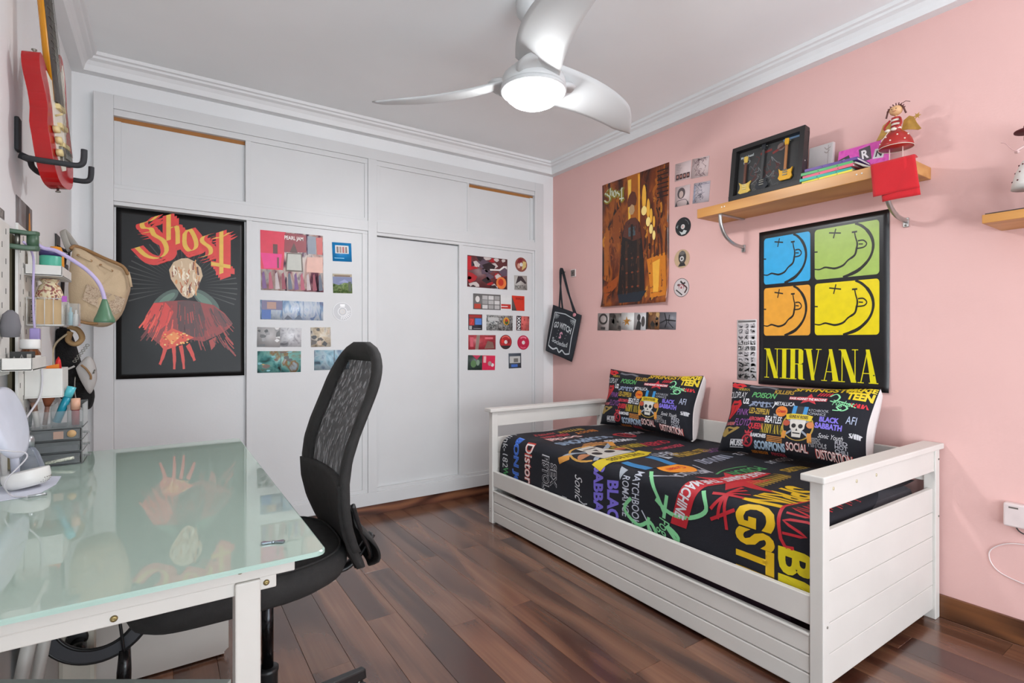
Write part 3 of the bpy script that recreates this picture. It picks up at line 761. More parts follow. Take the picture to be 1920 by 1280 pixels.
# tall narrow serif capitals drawn as thick and thin stems
def serif_word(P, word, x0, y0, x1, y1, col, layer, narrow=1.0):
    T_, t_ = 0.30, 0.055      # thick and thin stem, share of letter width
    def L(ch):
        A = []
        def st(xa, xb, wa, ya=0.0, yb=1.0, wb=None): A.append([(xa - wa / 2, ya), (xa + wa / 2, ya), (xb + (wb or wa) / 2, yb), (xb - (wb or wa) / 2, yb)])
        def sf(x, y, w_=0.34): A.append([(x - w_ / 2, y - 0.0), (x + w_ / 2, y - 0.0), (x + w_ / 2, y + 0.025), (x - w_ / 2, y + 0.025)])
        if ch == 'N':
            st(0.14, 0.14, t_); st(0.86, 0.86, t_); st(0.80, 0.20, T_); sf(0.14, 0); sf(0.12, 0.975); sf(0.86, 0.975)
        elif ch == 'I':
            st(0.5, 0.5, T_ * 1.5); sf(0.5, 0, 0.95); sf(0.5, 0.975, 0.95)
        elif ch == 'R':
            st(0.24, 0.24, T_); sf(0.24, 0, 0.5); sf(0.2, 0.975, 0.4)
            A.append([(0.35, 0.975), (0.62, 0.975), (0.62, 1.0), (0.35, 1.0)]); A.append([(0.35, 0.49), (0.62, 0.49), (0.62, 0.515), (0.35, 0.515)])
            st(0.76, 0.76, T_, 0.56, 0.93); A.append([(0.62, 1.0), (0.62, 0.93), (0.91, 0.93), (0.8, 0.985)]); A.append([(0.62, 0.49), (0.8, 0.505), (0.91, 0.56), (0.62, 0.56)])
            st(0.76, 0.72, T_, 0.03, 0.49); A.append([(0.61, 0.03), (0.92, 0.03), (1.02, 0.02), (1.0, 0.0), (0.7, 0.0)])
        elif ch == 'V':
            st(0.5, 0.2, 0.2, wb=T_ * 1.1); st(0.5, 0.84, 0.05, wb=t_); sf(0.2, 0.975, 0.5); sf(0.84, 0.975)
        elif ch == 'A':
            st(0.82, 0.5, T_ * 1.1, wb=0.2); st(0.14, 0.5, t_); sf(0.14, 0); sf(0.82, 0, 0.5); A.append([(0.24, 0.28), (0.7, 0.28), (0.7, 0.305), (0.24, 0.305)])
        return A
    ws = {'I': 0.62}; tot = sum(ws.get(c, 1.0) for c in word); x = x0; u = (x1 - x0) / tot
    for ch in word:
        wch = ws.get(ch, 1.0) * u
        for q in L(ch): P.poly([(x + a * wch * 0.97, y0 + b * (y1 - y0)) for a, b in q], col, layer)
        x += wch
serif_word(P, 'NIRVANA', 0.055, 0.045, 0.925, 0.235, 'ddd012', 1)
P.build('printed_artwork', o, f, eps=0.00025, maxlen=0.06, rough=0.35)

# ================================================================== cards, covers and discs on the wardrobe doors and the wall
paper_white = mat('card_paper', 'd9d6d2', 0.5)
def card(name, label, cat, pts, fn, k, m, deco=None, group=None, rough=0.35):
    o, f, W, H = sheet(name, label, cat, pts, fn, k, m, lift=0.0018, group=group)
    if deco:
        P = Print(); deco(P); pr_ = P.build('print', o, f, eps=0.0003, rough=rough)
        if 'vertical letters' in label: pr_['kind'] = 'stuff'
    return o
def Q(x0, y0, x1, y1): return [(x0, y0), (x1, y0), (x1, y1), (x0, y1)]
def blobs(cols, n, seed, s=0.16, layer=1):
    def d(P):
        r = random.Random(seed)
        for i in range(n):
            c = (r.random(), r.random()); k = r.randint(4, 7); a0 = r.random() * 6
            e = s * r.uniform(0.5, 1.4)
            pts = [(min(0.99, max(0.01, c[0] + e * r.uniform(0.5, 1.2) * math.cos(a0 + 6.28 * j / k))), min(0.99, max(0.01, c[1] + e * r.uniform(0.5, 1.2) * math.sin(a0 + 6.28 * j / k)))) for j in range(k)]
            P.poly(pts, r.choice(cols), layer + i % 5)
    return d
def mix(*ds):
    def d(P):
        for q in ds: q(P)
    return d
crumple = palette_mat('crumpled_foil_print', ['3a2a34', '8a5a6a', 'c8a8a0', 'd8cfc8', '7a6478', '4a3540'], 9, 0.3, stretch=(1.4, 1, 0.7))
def fold_poster(P):
    P.poly([(0, 0.35), (0.34, 0.35), (0.40, 1), (0, 1)], 'd2143c', 1); P.poly([(0, 0.62), (0.33, 0.62), (0.3, 0.38), (0.05, 0.36)], 'e0107a', 2)
    P.poly([(0.36, 0.66), (0.72, 0.68), (0.72, 0.98), (0.38, 0.99)], '8a1e2c', 2); P.rect(0.74, 0.66, 0.88, 0.97, '7a8290', 2); P.poly([(0.9, 0.66), (0.99, 0.66), (0.99, 0.97), (0.88, 0.95)], 'c04038', 2)
    P.poly([(0.38, 0.33), (0.66, 0.34), (0.65, 0.66), (0.40, 0.65)], '5a4a3c', 2); P.poly([(0.40, 0.36), (0.64, 0.36), (0.63, 0.64), (0.42, 0.635)], 'b8b8ae', 3)
    P.poly([(0.72, 0.34), (0.99, 0.34), (0.99, 0.62), (0.73, 0.60)], 'd8a898', 2)
    P.rect(0.19, 0.62, 0.26, 0.78, '5a2420', 4); P.rect(0.25, 0.38, 0.28, 0.56, '6a1a28', 4)
    P.poly([(0.45, 0.66), (0.58, 0.66), (0.52, 0.83)], '50281e', 3)
    for k in range(10): P.poly([(0.02 + k * 0.1, 0.02), (0.09 + k * 0.1, 0.03), (0.05 + k * 0.1, 0.32), (0.02 + k * 0.1, 0.28)], ['6a3a78', 'a84058', 'b8a8a8', '8a2038', '50586a'][k % 5], 2)
    P.text('PEARL JAM', 0.52, 0.90, 0.30, 0.085, 'e8e0dc', bold=0.02, layer=5)
card('album_poster', 'square crimson and grey crumpled foldout with small white capitals on wardrobe door', 'poster', [(489, 431), (606, 442), (606, 548), (488, 543)], on_y, FD, crumple, fold_poster)
blue_p = mat('blue_cover', '1f86c4', 0.35, var=0.12)
card('cover_card', 'bright blue album cover with a framed group picture on wardrobe door', 'album cover', [(623, 454), (659, 456), (659, 491), (623, 489)], on_y, FD, blue_p,
     mix(lambda P: P.rect(0.15, 0.42, 0.85, 0.85, 'c8c4c0', 1), lambda P: [P.rect(0.22 + 0.15 * k, 0.46, 0.32 + 0.15 * k, 0.78, ['5a4038', '8a6a5a', 'a03a3a', '6a5048'][k], 2) for k in range(4)], lambda P: P.rect(0.1, 0.15, 0.6, 0.19, '6ab8e0', 1)))
card('cover_card', 'small album cover with green meadow and violet hills on wardrobe door', 'album cover', [(624, 513), (660, 514), (660, 550), (624, 549)], on_y, FD, palette_mat('meadow_print', ['3a4a2a', '5f7a46', '8a9a68', '4a5a34'], 40, 0.4),
     lambda P: (P.poly([(0, 0.5), (0.3, 0.42), (0.6, 0.55), (1, 0.5), (1, 0.85), (0, 0.85)], '6a7298', 1), P.poly([(0.3, 0.55), (0.6, 0.72), (0.9, 0.55)], '8a90b8', 2), P.rect(0, 0.85, 1, 1, 'a89a80', 2), P.rect(0.8, 0.1, 0.95, 0.6, '3a4a30', 3), P.rect(0.08, 0.86, 0.9, 0.93, '6a4a30', 3)))
card('booklet_strip', 'three-panel booklet strip in pale blue and lilac below the crimson foldout', 'booklet', [(488, 562), (606, 566), (606, 601), (488, 598)], on_y, FD, palette_mat('pale_blue_print', ['6a88b8', 'b8c4d8', 'd0d8e0', '8aa8c8', '7a7a98'], 14, 0.35, stretch=(2, 1, 0.8)),
     mix(lambda P: (P.rect(0.02, 0.5, 0.34, 0.98, '6a6080', 1), P.rect(0.02, 0.02, 0.16, 0.5, '3058a0', 1), P.rect(0.1, 0.55, 0.24, 0.9, 'a88070', 2), P.rect(0.335, 0, 0.342, 1, '5a6a80', 3), P.rect(0.67, 0, 0.677, 1, '7a8aa0', 3), P.poly([(0.36, 0.02), (0.5, 0.02), (0.42, 0.25)], '404858', 2), P.poly([(0.52, 0.02), (0.66, 0.02), (0.6, 0.3)], '405068', 2))))
card('cover_card', 'black and white scribbled lyric card below the pale blue booklet strip', 'card', [(482, 613), (525, 614), (525, 651), (482, 650)], on_y, FD, mat('grey_card', 'b4b2b2', 0.45), blobs(['2a2828', '4a4848', '8a8888', 'd8d6d4'], 14, 3))
card('cover_card', 'pale grey marbled card beside the black and white scribbled card', 'card', [(525, 614), (565, 615), (565, 650), (525, 650)], on_y, FD, palette_mat('grey_marble_print', ['8a8a90', 'c8c8cc', 'dcdcde', 'a0a0a8'], 20, 0.4))
card('cover_card', 'cream card with dark upright figures standing alone on wardrobe door', 'card', [(582, 613), (620, 614), (620, 649), (583, 651)], on_y, FD, palette_mat('cream_print', ['8a7a68', 'c8b8a0', 'd8d0c0', 'a8a0a0'], 24, 0.4), blobs(['2a2a2c', '4a4038', 'c0a890'], 8, 9, 0.14))
card('booklet_strip', 'two-panel teal and brown landscape booklet beneath the grey cards', 'booklet', [(482, 658), (564, 658), (564, 697), (483, 699)], on_y, FD, palette_mat('teal_land_print', ['2a2a28', '4a8a88', '7ab0a8', '8a6a40', 'a8b8c0'], 12, 0.35),
     mix(blobs(['b8903a', '5a3a20', '6aa8b0', '3a3a34'], 10, 4, 0.1), lambda P: P.rect(0.525, 0, 0.535, 1, '303028', 6)))
card('booklet_strip', 'two-panel misty blue booklet partly behind the black office chair', 'booklet', [(589, 656), (655, 656), (655, 692), (589, 694)], on_y, FD, palette_mat('misty_blue_print', ['5a6a78', '8ab0c0', 'b0c4cc', '7a90a8', 'a89a98'], 12, 0.35), lambda P: P.rect(0.55, 0, 0.57, 1, '404a58', 1))
# right-hand door
card('album_poster', 'red and black comic collage foldout at the top of the fourth wardrobe door', 'poster', [(876, 478), (951, 486), (951, 543), (876, 537)], on_y, FD, mat('comic_base', '6a3a3c', 0.4, var=0.3, scale=20),
     mix(blobs(['a82028', 'd8d0cc', '3a2a34', '5a4a58', 'c0b4b0', '2a2024'], 34, 11, 0.12), lambda P: (P.rect(0.0, 0.55, 0.09, 0.97, 'b82028', 6), P.ell(0.84, 0.2, 0.13, 0.2, 'd8743a', 6), P.ell(0.83, 0.22, 0.07, 0.12, 'b83020', 7), P.stroke([(0.55, 0.6), (0.8, 0.62), (0.92, 0.75)], 0.05, 'e0dcd8', 7))))
card('cover_card', 'grey photo cover with a leaning dark figure under a red and tan disc', 'album cover', [(964, 516), (988, 517), (988, 544), (964, 543)], on_y, FD, mat('grey_photo', 'b0aaa4', 0.4),
     lambda P: (P.poly([(0.3, 0.95), (0.6, 0.95), (0.95, 0.5), (0.85, 0.42), (0.5, 0.65), (0.1, 0.4)], '3a3034', 1), P.text('MORTAL', 0.5, 0.2, 0.85, 0.26, '3a3632', layer=2)))
card('booklet_strip', 'four-panel booklet strip in grey, white and orange-red on fourth wardrobe door', 'booklet', [(887, 550), (983, 555), (983, 583), (887, 579)], on_y, FD, mat('strip_grey', '6a6664', 0.4),
     mix(lambda P: [P.rect(0.17 + 0.115 * i, 0.05 + 0.3 * j, 0.27 + 0.115 * i, 0.3 + 0.3 * j, ['c8c6c4', '9a9896', 'b0aeac'][(i + j) % 3], 1) for i in range(3) for j in range(3)],
         lambda P: (P.rect(0.52, 0.0, 0.74, 1.0, 'd4d4d2', 1), P.rect(0.53, 0.1, 0.72, 0.4, 'b83028', 2), P.rect(0.53, 0.22, 0.66, 0.27, 'e8e4e0', 3), P.poly([(0.74, 1), (1, 1), (1, 0), (0.84, 0)], 'c8321f', 2), P.rect(0.02, 0.05, 0.14, 0.35, 'b04030', 2), P.ell(0.08, 0.65, 0.04, 0.2, 'd0ccc8', 2), P.text('RANCID', 0.9, 0.82, 0.15, 0.16, '5a1410', layer=4))))
card('cover_card', 'dark red cover with a blue picture panel at left of its row', 'album cover', [(878, 589), (904, 589), (904, 619), (878, 618)], on_y, FD, mat('dark_cover', '3c3c46', 0.4),
     lambda P: (P.rect(0.05, 0.78, 0.95, 0.97, '9a2a28', 1), P.rect(0.05, 0.3, 0.42, 0.74, 'b03030', 1), P.rect(0.48, 0.34, 0.95, 0.74, '4a7ac0', 1), P.rect(0.05, 0.04, 0.25, 0.26, 'a8a8a8', 1), P.rect(0.35, 0.08, 0.9, 0.12, '8a8a90', 1), P.text('7', 0.24, 0.52, 0.2, 0.3, 'e05048', layer=2)))
card('booklet_strip', 'two-panel grey crowd booklet with a small red, yellow and green figure', 'booklet', [(912, 590), (961, 592), (961, 620), (912, 619)], on_y, FD, palette_mat('crowd_print', ['3a3a3c', '7a7a78', 'b0aeaa', '55534f'], 90, 0.4, kind='cell'),
     lambda P: (P.ell(0.75, 0.62, 0.12, 0.26, 'c89030', 1), P.ell(0.76, 0.58, 0.07, 0.17, '3a5a30', 2), P.ell(0.75, 0.68, 0.05, 0.1, 'b03028', 3), P.rect(0.05, 0.62, 0.45, 0.85, 'b8b8b6', 1)))
card('cover_card', 'half black half salmon cover with white vertical letters beside the crowd booklet', 'album cover', [(968, 592), (992, 593), (992, 620), (968, 619)], on_y, FD, mat('salmon_cover', 'd86a64', 0.4, var=0.2, scale=40),
     mix(blobs(['a83838', '5a2828'], 7, 5, 0.08), lambda P: (P.rect(0, 0, 0.36, 1, '222224', 6), P.text('NXXX', 0.18, 0.5, 0.9, 0.24, 'e0e0e0', rot=PI / 2, bold=0.03, layer=7))))
card('booklet_strip', 'two-panel faded red booklet with pale grey diagonal band', 'booklet', [(878, 628), (929, 628), (929, 655), (878, 655)], on_y, FD, mat('faded_red', 'a83c44', 0.4, var=0.25, scale=30),
     lambda P: (P.poly([(0.3, 1), (0.42, 1), (0.36, 0), (0.24, 0)], '8a7a70', 1), P.rect(0.06, 0.2, 0.18, 0.85, 'c85a68', 1), P.rect(0.6, 0.72, 0.9, 0.85, 'd06a74', 1), P.poly([(0.58, 0.05), (0.95, 0.08), (0.9, 0.5), (0.7, 0.6)], '7a5a50', 2)))
card('booklet_strip', 'two-panel green and magenta-red booklet at foot of fourth wardrobe door', 'booklet', [(877, 666), (928, 666), (928, 694), (877, 693)], on_y, FD, mat('dark_green_print', '34423c', 0.4, var=0.3, scale=30),
     lambda P: (P.rect(0.52, 0, 1, 1, 'c81f48', 1), P.poly([(0.15, 1), (0.45, 1), (0.32, 0.7)], 'b83050', 1), P.ell(0.2, 0.42, 0.1, 0.25, '55784e', 2), P.ell(0.36, 0.5, 0.06, 0.2, '78907a', 2), P.rect(0.56, 0.5, 0.66, 0.95, 'd8a8a8', 2), P.ell(0.8, 0.45, 0.07, 0.16, 'a88a88', 3), P.ell(0.9, 0.35, 0.06, 0.12, 'd8d0d0', 3)))
card('cover_card', 'small grey photo card with blue caption beneath the two red discs', 'card', [(953, 663), (977, 661), (977, 690), (954, 690)], on_y, FD, mat('slate_card', '4a525c', 0.4),
     lambda P: (P.rect(0.08, 0.35, 0.92, 0.8, 'b8b8b4', 1), P.rect(0.4, 0.4, 0.75, 0.66, '6a6a66', 2), P.rect(0.2, 0.08, 0.7, 0.26, '3a64b0', 1)))
# discs
def disc(name, label, px, py, rpx, fn, k, col, deco=None, hole='c8a0a0', ring=None, group=None):
    c = fn(px, py, k); ax, up, nrm = wall_axes(fn)
    r = (fn(px, py - rpx, k) - c).z; n = 36
    c = c + nrm * 0.0022
    mb = MB(); vs_ = []
    for rr in (r * 0.14, r):
        for zz in (0, -0.0012):
            vs_ += [c + ax * rr * math.cos(2 * PI * i / n) + up * rr * math.sin(2 * PI * i / n) + nrm * zz for i in range(n)]
    fs = []
    for i in range(n):
        j = (i + 1) % n
        fs += [(i, j, 2 * n + j, 2 * n + i), (n + i, 3 * n + i, 3 * n + j, n + j), (i, n + i, n + j, j), (2 * n + i, 2 * n + j, 3 * n + j, 3 * n + i)]
    mb.add(vs_, fs)
    o = mb.build(name, col); center_origin(o, c - up * r); tag(o, label, 'disc', group)
    P = Print()
    if deco: deco(P)
    rg = [(0.14 + 0.12 * t) for t in (0, 1)]
    v = [(rr * math.cos(2 * PI * i / n), rr * math.sin(2 * PI * i / n)) for rr in rg for i in range(n)]
    P.add(v, [(i, (i + 1) % n, n + (i + 1) % n, n + i) for i in range(n)], ring or 'd8d4d0', 7)
    P.build('print', o, plane_map(c, ax * r, up * r), eps=0.00015, rough=0.3)
    return o
silver = mat('silver_disc', 'dcdcde', 0.25, var=0.02)
def arc_pts(r, a0, a1, n=12): return [(r * math.cos(R(a0 + (a1 - a0) * i / n)), r * math.sin(R(a0 + (a1 - a0) * i / n))) for i in range(n + 1)]
disc('compact_disc', 'pale silver disc with white lettering on wardrobe door', 642, 584, 18, on_y, FD, mat('pale_disc', 'c2c2c4', 0.3, var=0.02),
     lambda P: (P.stroke(arc_pts(0.95, 0, 360, 40), 0.05, 'ececec', 1), P.rect(-0.25, 0.5, 0.25, 0.78, 'f4f4f4', 2), P.stroke(arc_pts(0.45, 0, 360, 30), 0.06, 'ececec', 1), [P.stroke([(0.5 * math.cos(R(a)), 0.5 * math.sin(R(a))), (0.85 * math.cos(R(a)), 0.85 * math.sin(R(a)))], 0.07, 'f0f0f0', 2) for a in range(-100, 20, 15)]))
disc('compact_disc', 'red and tan picture disc on fourth wardrobe door above grey photo cover', 977, 496, 13.5, on_y, FD, mat('tan_disc', '8a4a40', 0.35, var=0.3, scale=40), lambda P: (P.poly([(0.1, -0.8), (0.8, -0.3), (0.85, 0.4), (0.3, 0.5)], 'c8b070', 1), P.poly([(-0.8, 0.1), (-0.4, 0.8), (0.3, 0.85), (0.1, 0.4)], '7a2028', 2), P.ell(-0.4, -0.2, 0.25, 0.35, 'c89a88', 3)))
disc('compact_disc', 'dark red disc with black lower edge on fourth wardrobe door', 948, 641, 13.5, on_y, FD, mat('redblack_disc', 'a82428', 0.3), lambda P: (P.poly(arc_pts(0.98, -150, -30), '2a2426', 1), P.stroke(arc_pts(0.8, 40, 140), 0.14, 'd86a60', 2), P.stroke(arc_pts(0.97, 0, 360, 40), 0.06, '3a1c1e', 3), P.ell(-0.5, 0.1, 0.2, 0.3, 'd03028', 2), P.ell(0.5, 0.1, 0.2, 0.3, '781820', 2)))
disc('compact_disc', 'crimson disc with pink rim lettering beside the dark red disc', 981, 642, 13.5, on_y, FD, mat('crimson_disc', 'b41c40', 0.3), lambda P: (P.stroke(arc_pts(0.75, 50, 130), 0.2, 'e07a90', 1), P.stroke(arc_pts(0.75, 230, 300), 0.14, 'd85a74', 1)))
disc('compact_disc', 'black disc with white drawing, topmost of three discs on the pink wall', 1281, 425, 17.5, on_x, XR, mat('black_disc', '232325', 0.3), lambda P: (P.poly([(-0.5, -0.4), (-0.1, -0.6), (0.1, -0.35), (0.5, -0.5), (0.3, -0.8), (-0.2, -0.85)], 'c8ccc8', 1), P.poly([(-0.9, 0.1), (-0.6, 0.3), (-0.7, -0.1)], '8a9490', 1), P.stroke(arc_pts(0.75, 10, 70), 0.05, '7a7a7a', 1)))
disc('compact_disc', 'tan disc with a dark bust portrait, middle of three on the pink wall', 1279, 485, 17.5, on_x, XR, mat('tan_face_disc', 'c4a684', 0.35), lambda P: (P.ell(0.05, 0.15, 0.5, 0.7, '3a3634', 1), P.ell(0.05, 0.6, 0.4, 0.2, '6a6662', 2), P.poly([(-0.5, -0.8), (0.5, -0.8), (0.3, -0.45), (-0.25, -0.45)], '2c2a2a', 2), P.ell(0.05, -0.05, 0.3, 0.4, '57514d', 2)))
disc('compact_disc', 'white disc with black and red ink splashes, lowest on the pink wall', 1278, 539, 17.5, on_x, XR, mat('white_face_disc', 'cfc4c2', 0.35), lambda P: (P.stroke(arc_pts(0.97, 0, 360, 40), 0.05, '3a3434', 1), P.stroke([(-0.1, 0.7), (0.2, 0.4), (0.5, 0.5)], 0.2, '3a3030', 2, smooth=3), P.stroke([(0.2, 0.3), (0.7, -0.1), (0.4, -0.6)], 0.16, '4a2a2a', 2, smooth=3), P.stroke([(-0.7, -0.2), (-0.3, -0.5), (0.1, -0.8)], 0.14, '3a3434', 2, smooth=3), P.ell(-0.35, 0.3, 0.2, 0.12, '6a4040', 2), P.ell(0.0, 0.05, 0.35, 0.3, 'b06068', 3)))
# sheets on the pink wall
pinkpaper = mat('pinkish_paper', 'd8c2c0', 0.6, var=0.03)
def scrib(seed, n, col='7a6468'):
    def d(P):
        r = random.Random(seed)
        for _ in range(n):
            x, y = r.uniform(0.15, 0.85), r.uniform(0.1, 0.9); pts = [(x, y)]
            for _k in range(4):
                x = min(0.95, max(0.05, x + r.uniform(-0.2, 0.2))); y = min(0.95, max(0.05, y + r.uniform(-0.2, 0.2))); pts.append((x, y))
            P.stroke(pts, 0.016, col, 1, smooth=3)
    return d
card('lyric_sheet', 'pale sheet with tiny writing over a row of four dark portraits', 'sheet', [(1266, 308), (1296, 300), (1296, 333), (1266, 341)], on_x, XR, pinkpaper, lambda P: ([P.rect(0.08 + 0.22 * k, 0.06, 0.27 + 0.22 * k, 0.36, '4a3030', 1) for k in range(4)], [P.ell(0.175 + 0.22 * k, 0.22, 0.05, 0.08, 'b88478', 2) for k in range(4)], [P.rect(0.1, 0.5 + 0.09 * k, 0.3 + 0.07 * (k % 3), 0.52 + 0.09 * k, 'a08c8c', 1) for k in range(5)]))
card('lyric_sheet', 'pale sheet with a red-brown sketch of standing figures', 'sheet', [(1297, 300), (1329, 291), (1329, 330), (1297, 334)], on_x, XR, pinkpaper, mix(scrib(5, 16, '7a5a60'), lambda P: P.stroke([(0.05, 0.6), (0.3, 0.9), (0.9, 0.92)], 0.015, '8a787c', 1)))
card('lyric_sheet', 'pale sheet with a curly dark-haired portrait drawing', 'sheet', [(1266, 352), (1294, 345), (1294, 383), (1266, 388)], on_x, XR, pinkpaper, lambda P: (P.ell(0.42, 0.64, 0.26, 0.28, '5a4e50', 1), P.ell(0.42, 0.58, 0.14, 0.18, 'c8b0a8', 2), P.stroke([(0.05, 0.05), (0.15, 0.25), (0.4, 0.3), (0.75, 0.28), (0.9, 0.02)], 0.03, '6a6064', 1, smooth=3), P.poly([(0.02, 0), (0.2, 0), (0.12, 0.22)], '4a4446', 2), P.poly([(0.8, 0), (0.98, 0), (0.88, 0.22)], '4a4446', 2)))
card('lyric_sheet', 'pale sheet with a blue-grey standing figure sketch', 'sheet', [(1300, 345), (1331, 338), (1331, 378), (1300, 381)], on_x, XR, mat('bluish_paper', 'cfc4ca', 0.6), mix(scrib(12, 14, '5a5868'), lambda P: (P.rect(0.04, 0.05, 0.12, 0.9, 'a8acc0', 1), P.rect(0.04, 0.88, 0.96, 0.9, '8a88a0', 1))))
# strip of six small square photos
sq = [(1121, 587, 1142), (1142, 587, 1165), (1165, 586, 1189), (1189, 586, 1212), (1212, 585, 1237), (1237, 585, 1268)]
inf = [('dark grey square print with an upright hoop shape', 'a89c98', lambda P: (P.stroke(arc_pts(0.35, 0, 360, 24) and [(0.5 + x, 0.66 + y * 0.8) for x, y in arc_pts(0.33, 0, 360, 24)], 0.12, '34302e', 1), P.rect(0.3, 0.05, 0.7, 0.2, '3a3634', 1))),
       ('brown-grey square print of a crowded street', '6a625c', blobs(['3a3430', '8a8078', '54504a'], 10, 2, 0.2)),
       ('white square print with a small orange star', 'd8d4d0', lambda P: (P.star(0.45, 0.5, 0.3, 'b07828', 1, rot=0.4), P.stroke([(0.1, 0.4), (0.8, 0.55)], 0.03, '8a5a20', 2))),
       ('white square print with a black suited figure', 'd0cccc', lambda P: (P.poly([(0.15, 0.0), (0.3, 0.5), (0.45, 0.55), (0.6, 0.4), (0.55, 0.0)], '2c2a2c', 1), P.ell(0.4, 0.72, 0.14, 0.2, '3a3434', 1), P.ell(0.75, 0.5, 0.15, 0.3, '4a4644', 1))),
       ('bronze and black square print of a dim interior', '7a5234', mix(blobs(['a87848', '4a3424', '2a2420', 'c09a68'], 12, 8, 0.16), lambda P: P.rect(0, 0, 0.14, 1, '2a2826', 7))),
       ('slate grey square print with crossing black bars', '6c6a70', lambda P: (P.stroke([(0.02, 0.35), (0.4, 0.55), (0.98, 0.5)], 0.07, '1e1c20', 1), P.stroke([(0.3, 0.95), (0.45, 0.4), (0.35, 0.1)], 0.06, '1e1c20', 1), P.stroke([(0.6, 0.85), (0.55, 0.4), (0.85, 0.1)], 0.05, '26242a', 1)))]
for (x0, y0, x1), (lb, hc, dc) in zip(sq, inf):
    card('photo_card', lb + ' under the amber poster', 'photo', [(x0, y0), (x1, y0), (x1, y0 + 33), (x0, y0 + 32)], on_x, XR, mat('photo_' + hc, hc, 0.4, var=0.1), dc)
def comic(P):
    P.rect(0.05, 0.955, 0.95, 0.985, '6a6664', 1)
    r = random.Random(3)
    for row in range(10):
        for cc in range(3):
            x, y = 0.06 + cc * 0.31, 0.86 - row * 0.092
            dark = row in (3, 4) and r.random() < 0.6
            if row >= 7:
                for k in range(5): P.stroke([(x + r.random() * 0.3, y + r.random() * 0.08), (x + r.random() * 0.3, y + r.random() * 0.08), (x + r.random() * 0.3, y + r.random() * 0.08)], 0.022, r.choice(['3a3838', '6a6868', 'a8a6a6']), 2)
            else:
                P.rect(x, y, x + 0.26, y + 0.07, '4a4848' if dark else 'bab4b6', 1)
                for k in range(3): P.stroke([(x + r.random() * 0.25, y + r.random() * 0.07), (x + r.random() * 0.25, y + r.random() * 0.07), (x + r.random() * 0.25, y + r.random() * 0.07)], 0.02, 'd8d4d4' if dark else '7a7678', 2, smooth=2)
card('comic_sheet', 'tall narrow sheet of black and white comic panels beside the tile poster', 'sheet', [(1382, 600), (1420, 598), (1418, 714), (1383, 711)], on_x, XR, mat('comic_paper', 'd2cccc', 0.6), comic)

# ================================================================== shelves on the pink wall
beech = wood_mat('beech_shelf', ['b07838', 'c48a48', 'd09a58'], 0.8, 'Y', rough=0.4, rnd=False, contrast=1.6)
alu = mat('brushed_aluminium', 'b4b2b0', 0.35, 0.85)
SX, SZ0, SZ1 = 2.462, 1.822, 1.872
sh = thing('wall_shelf', 'beech wall shelf on two curved metal brackets above the tile poster', 'shelf', (2.58, 1.345, SZ0))
MB().box(SX, XR, 0.852, 1.842, SZ0, SZ1).build('shelf_board', beech, sh, bevel=0.002)
for y in (1.705, 0.94):
    pts = [(SX + 0.012, y, SZ0 - 0.008)] + smooth_path([(SX + 0.012, y, SZ0 - 0.01), (SX + 0.02, y, SZ0 - 0.06), (SX + 0.06, y, SZ0 - 0.115), (SX + 0.13, y, SZ0 - 0.148), (XR - 0.02, y, SZ0 - 0.158), (XR - 0.006, y, SZ0 - 0.158)], 5)
    br = MB().tube(pts, 0.0095, 12).build('bracket', alu, sh)
    MB().box(SX + 0.01, XR - 0.004, y - 0.009, y + 0.009, SZ0 - 0.006, SZ0 - 0.0002).build('bracket_strip', alu, br)
    MB().box(XR - 0.008, XR - 0.0005, y - 0.011, y + 0.011, SZ0 - 0.185, SZ0 - 0.145).build('wall_foot', alu, br, bevel=0.002)
    MB().lathe([(0.005, 0), (0.004, 0.003), (0, 0.0035)], (XR - 0.008, y, SZ0 - 0.177), (-1, 0, 0), 10).build('screw', steel, br)
screws = MB()
for y in (1.688, 1.672, 1.02, 1.04):
    MB().lathe([(0.004, 0), (0.003, 0.002)], (SX - 0.0003, y, SZ0 + 0.03), (-1, 0, 0), 8).build('pin', mat('white_pin', 'e8e0d8', 0.5), sh)
S2 = thing('wall_shelf', 'lower beech wall shelf holding the doll in a dotted dress', 'shelf', (2.58, 0.1, 1.566))
MB().box(SX, XR, -0.4, 0.63, 1.566, 1.597).build('shelf_board', beech, S2, bevel=0.002)
MB().box(SX + 0.004, XR - 0.004, -0.39, 0.622, 1.597, 1.601).build('dark_liner', mat('dark_liner', '3a2c28', 0.6), S2)

# shadow-box frame with three miniature guitars, leaning on the shelf
fb = mat('black_frame', '1f1d1d', 0.35)
FW, FH, FDp = 0.376, 0.288, 0.042
shb = thing('shadow_box_frame', 'black shadow-box frame holding three miniature guitars, leaning on the beech shelf', 'picture frame', (2.49, 1.465, SZ1))
lean = R(8)
fx = Vector((0, -1, 0)); fy = Vector((math.sin(lean), 0, math.cos(lean))); fn_ = Vector((-math.cos(lean), 0, math.sin(lean)))
FO = Vector((2.466, 1.465, SZ1 + 0.001))          # bottom front centre
def fp(a, b, d=0): return FO + fx * a + fy * b - fn_ * d
def fbox(a0, a1, b0, b1, d0, d1): return [fp(a0, b0, d1), fp(a1, b0, d1), fp(a1, b0, d0), fp(a0, b0, d0), fp(a0, b1, d1), fp(a1, b1, d1), fp(a1, b1, d0), fp(a0, b1, d0)]
bw = 0.024
mb = MB()
for a0, a1, b0, b1 in ((-FW / 2, FW / 2, 0, bw), (-FW / 2, FW / 2, FH - bw, FH), (-FW / 2, -FW / 2 + bw, bw, FH - bw), (FW / 2 - bw, FW / 2, bw, FH - bw)):
    mb.hexa(fbox(a0, a1, b0, b1, 0, FDp))
mb.build('frame', fb, shb, bevel=0.0015)
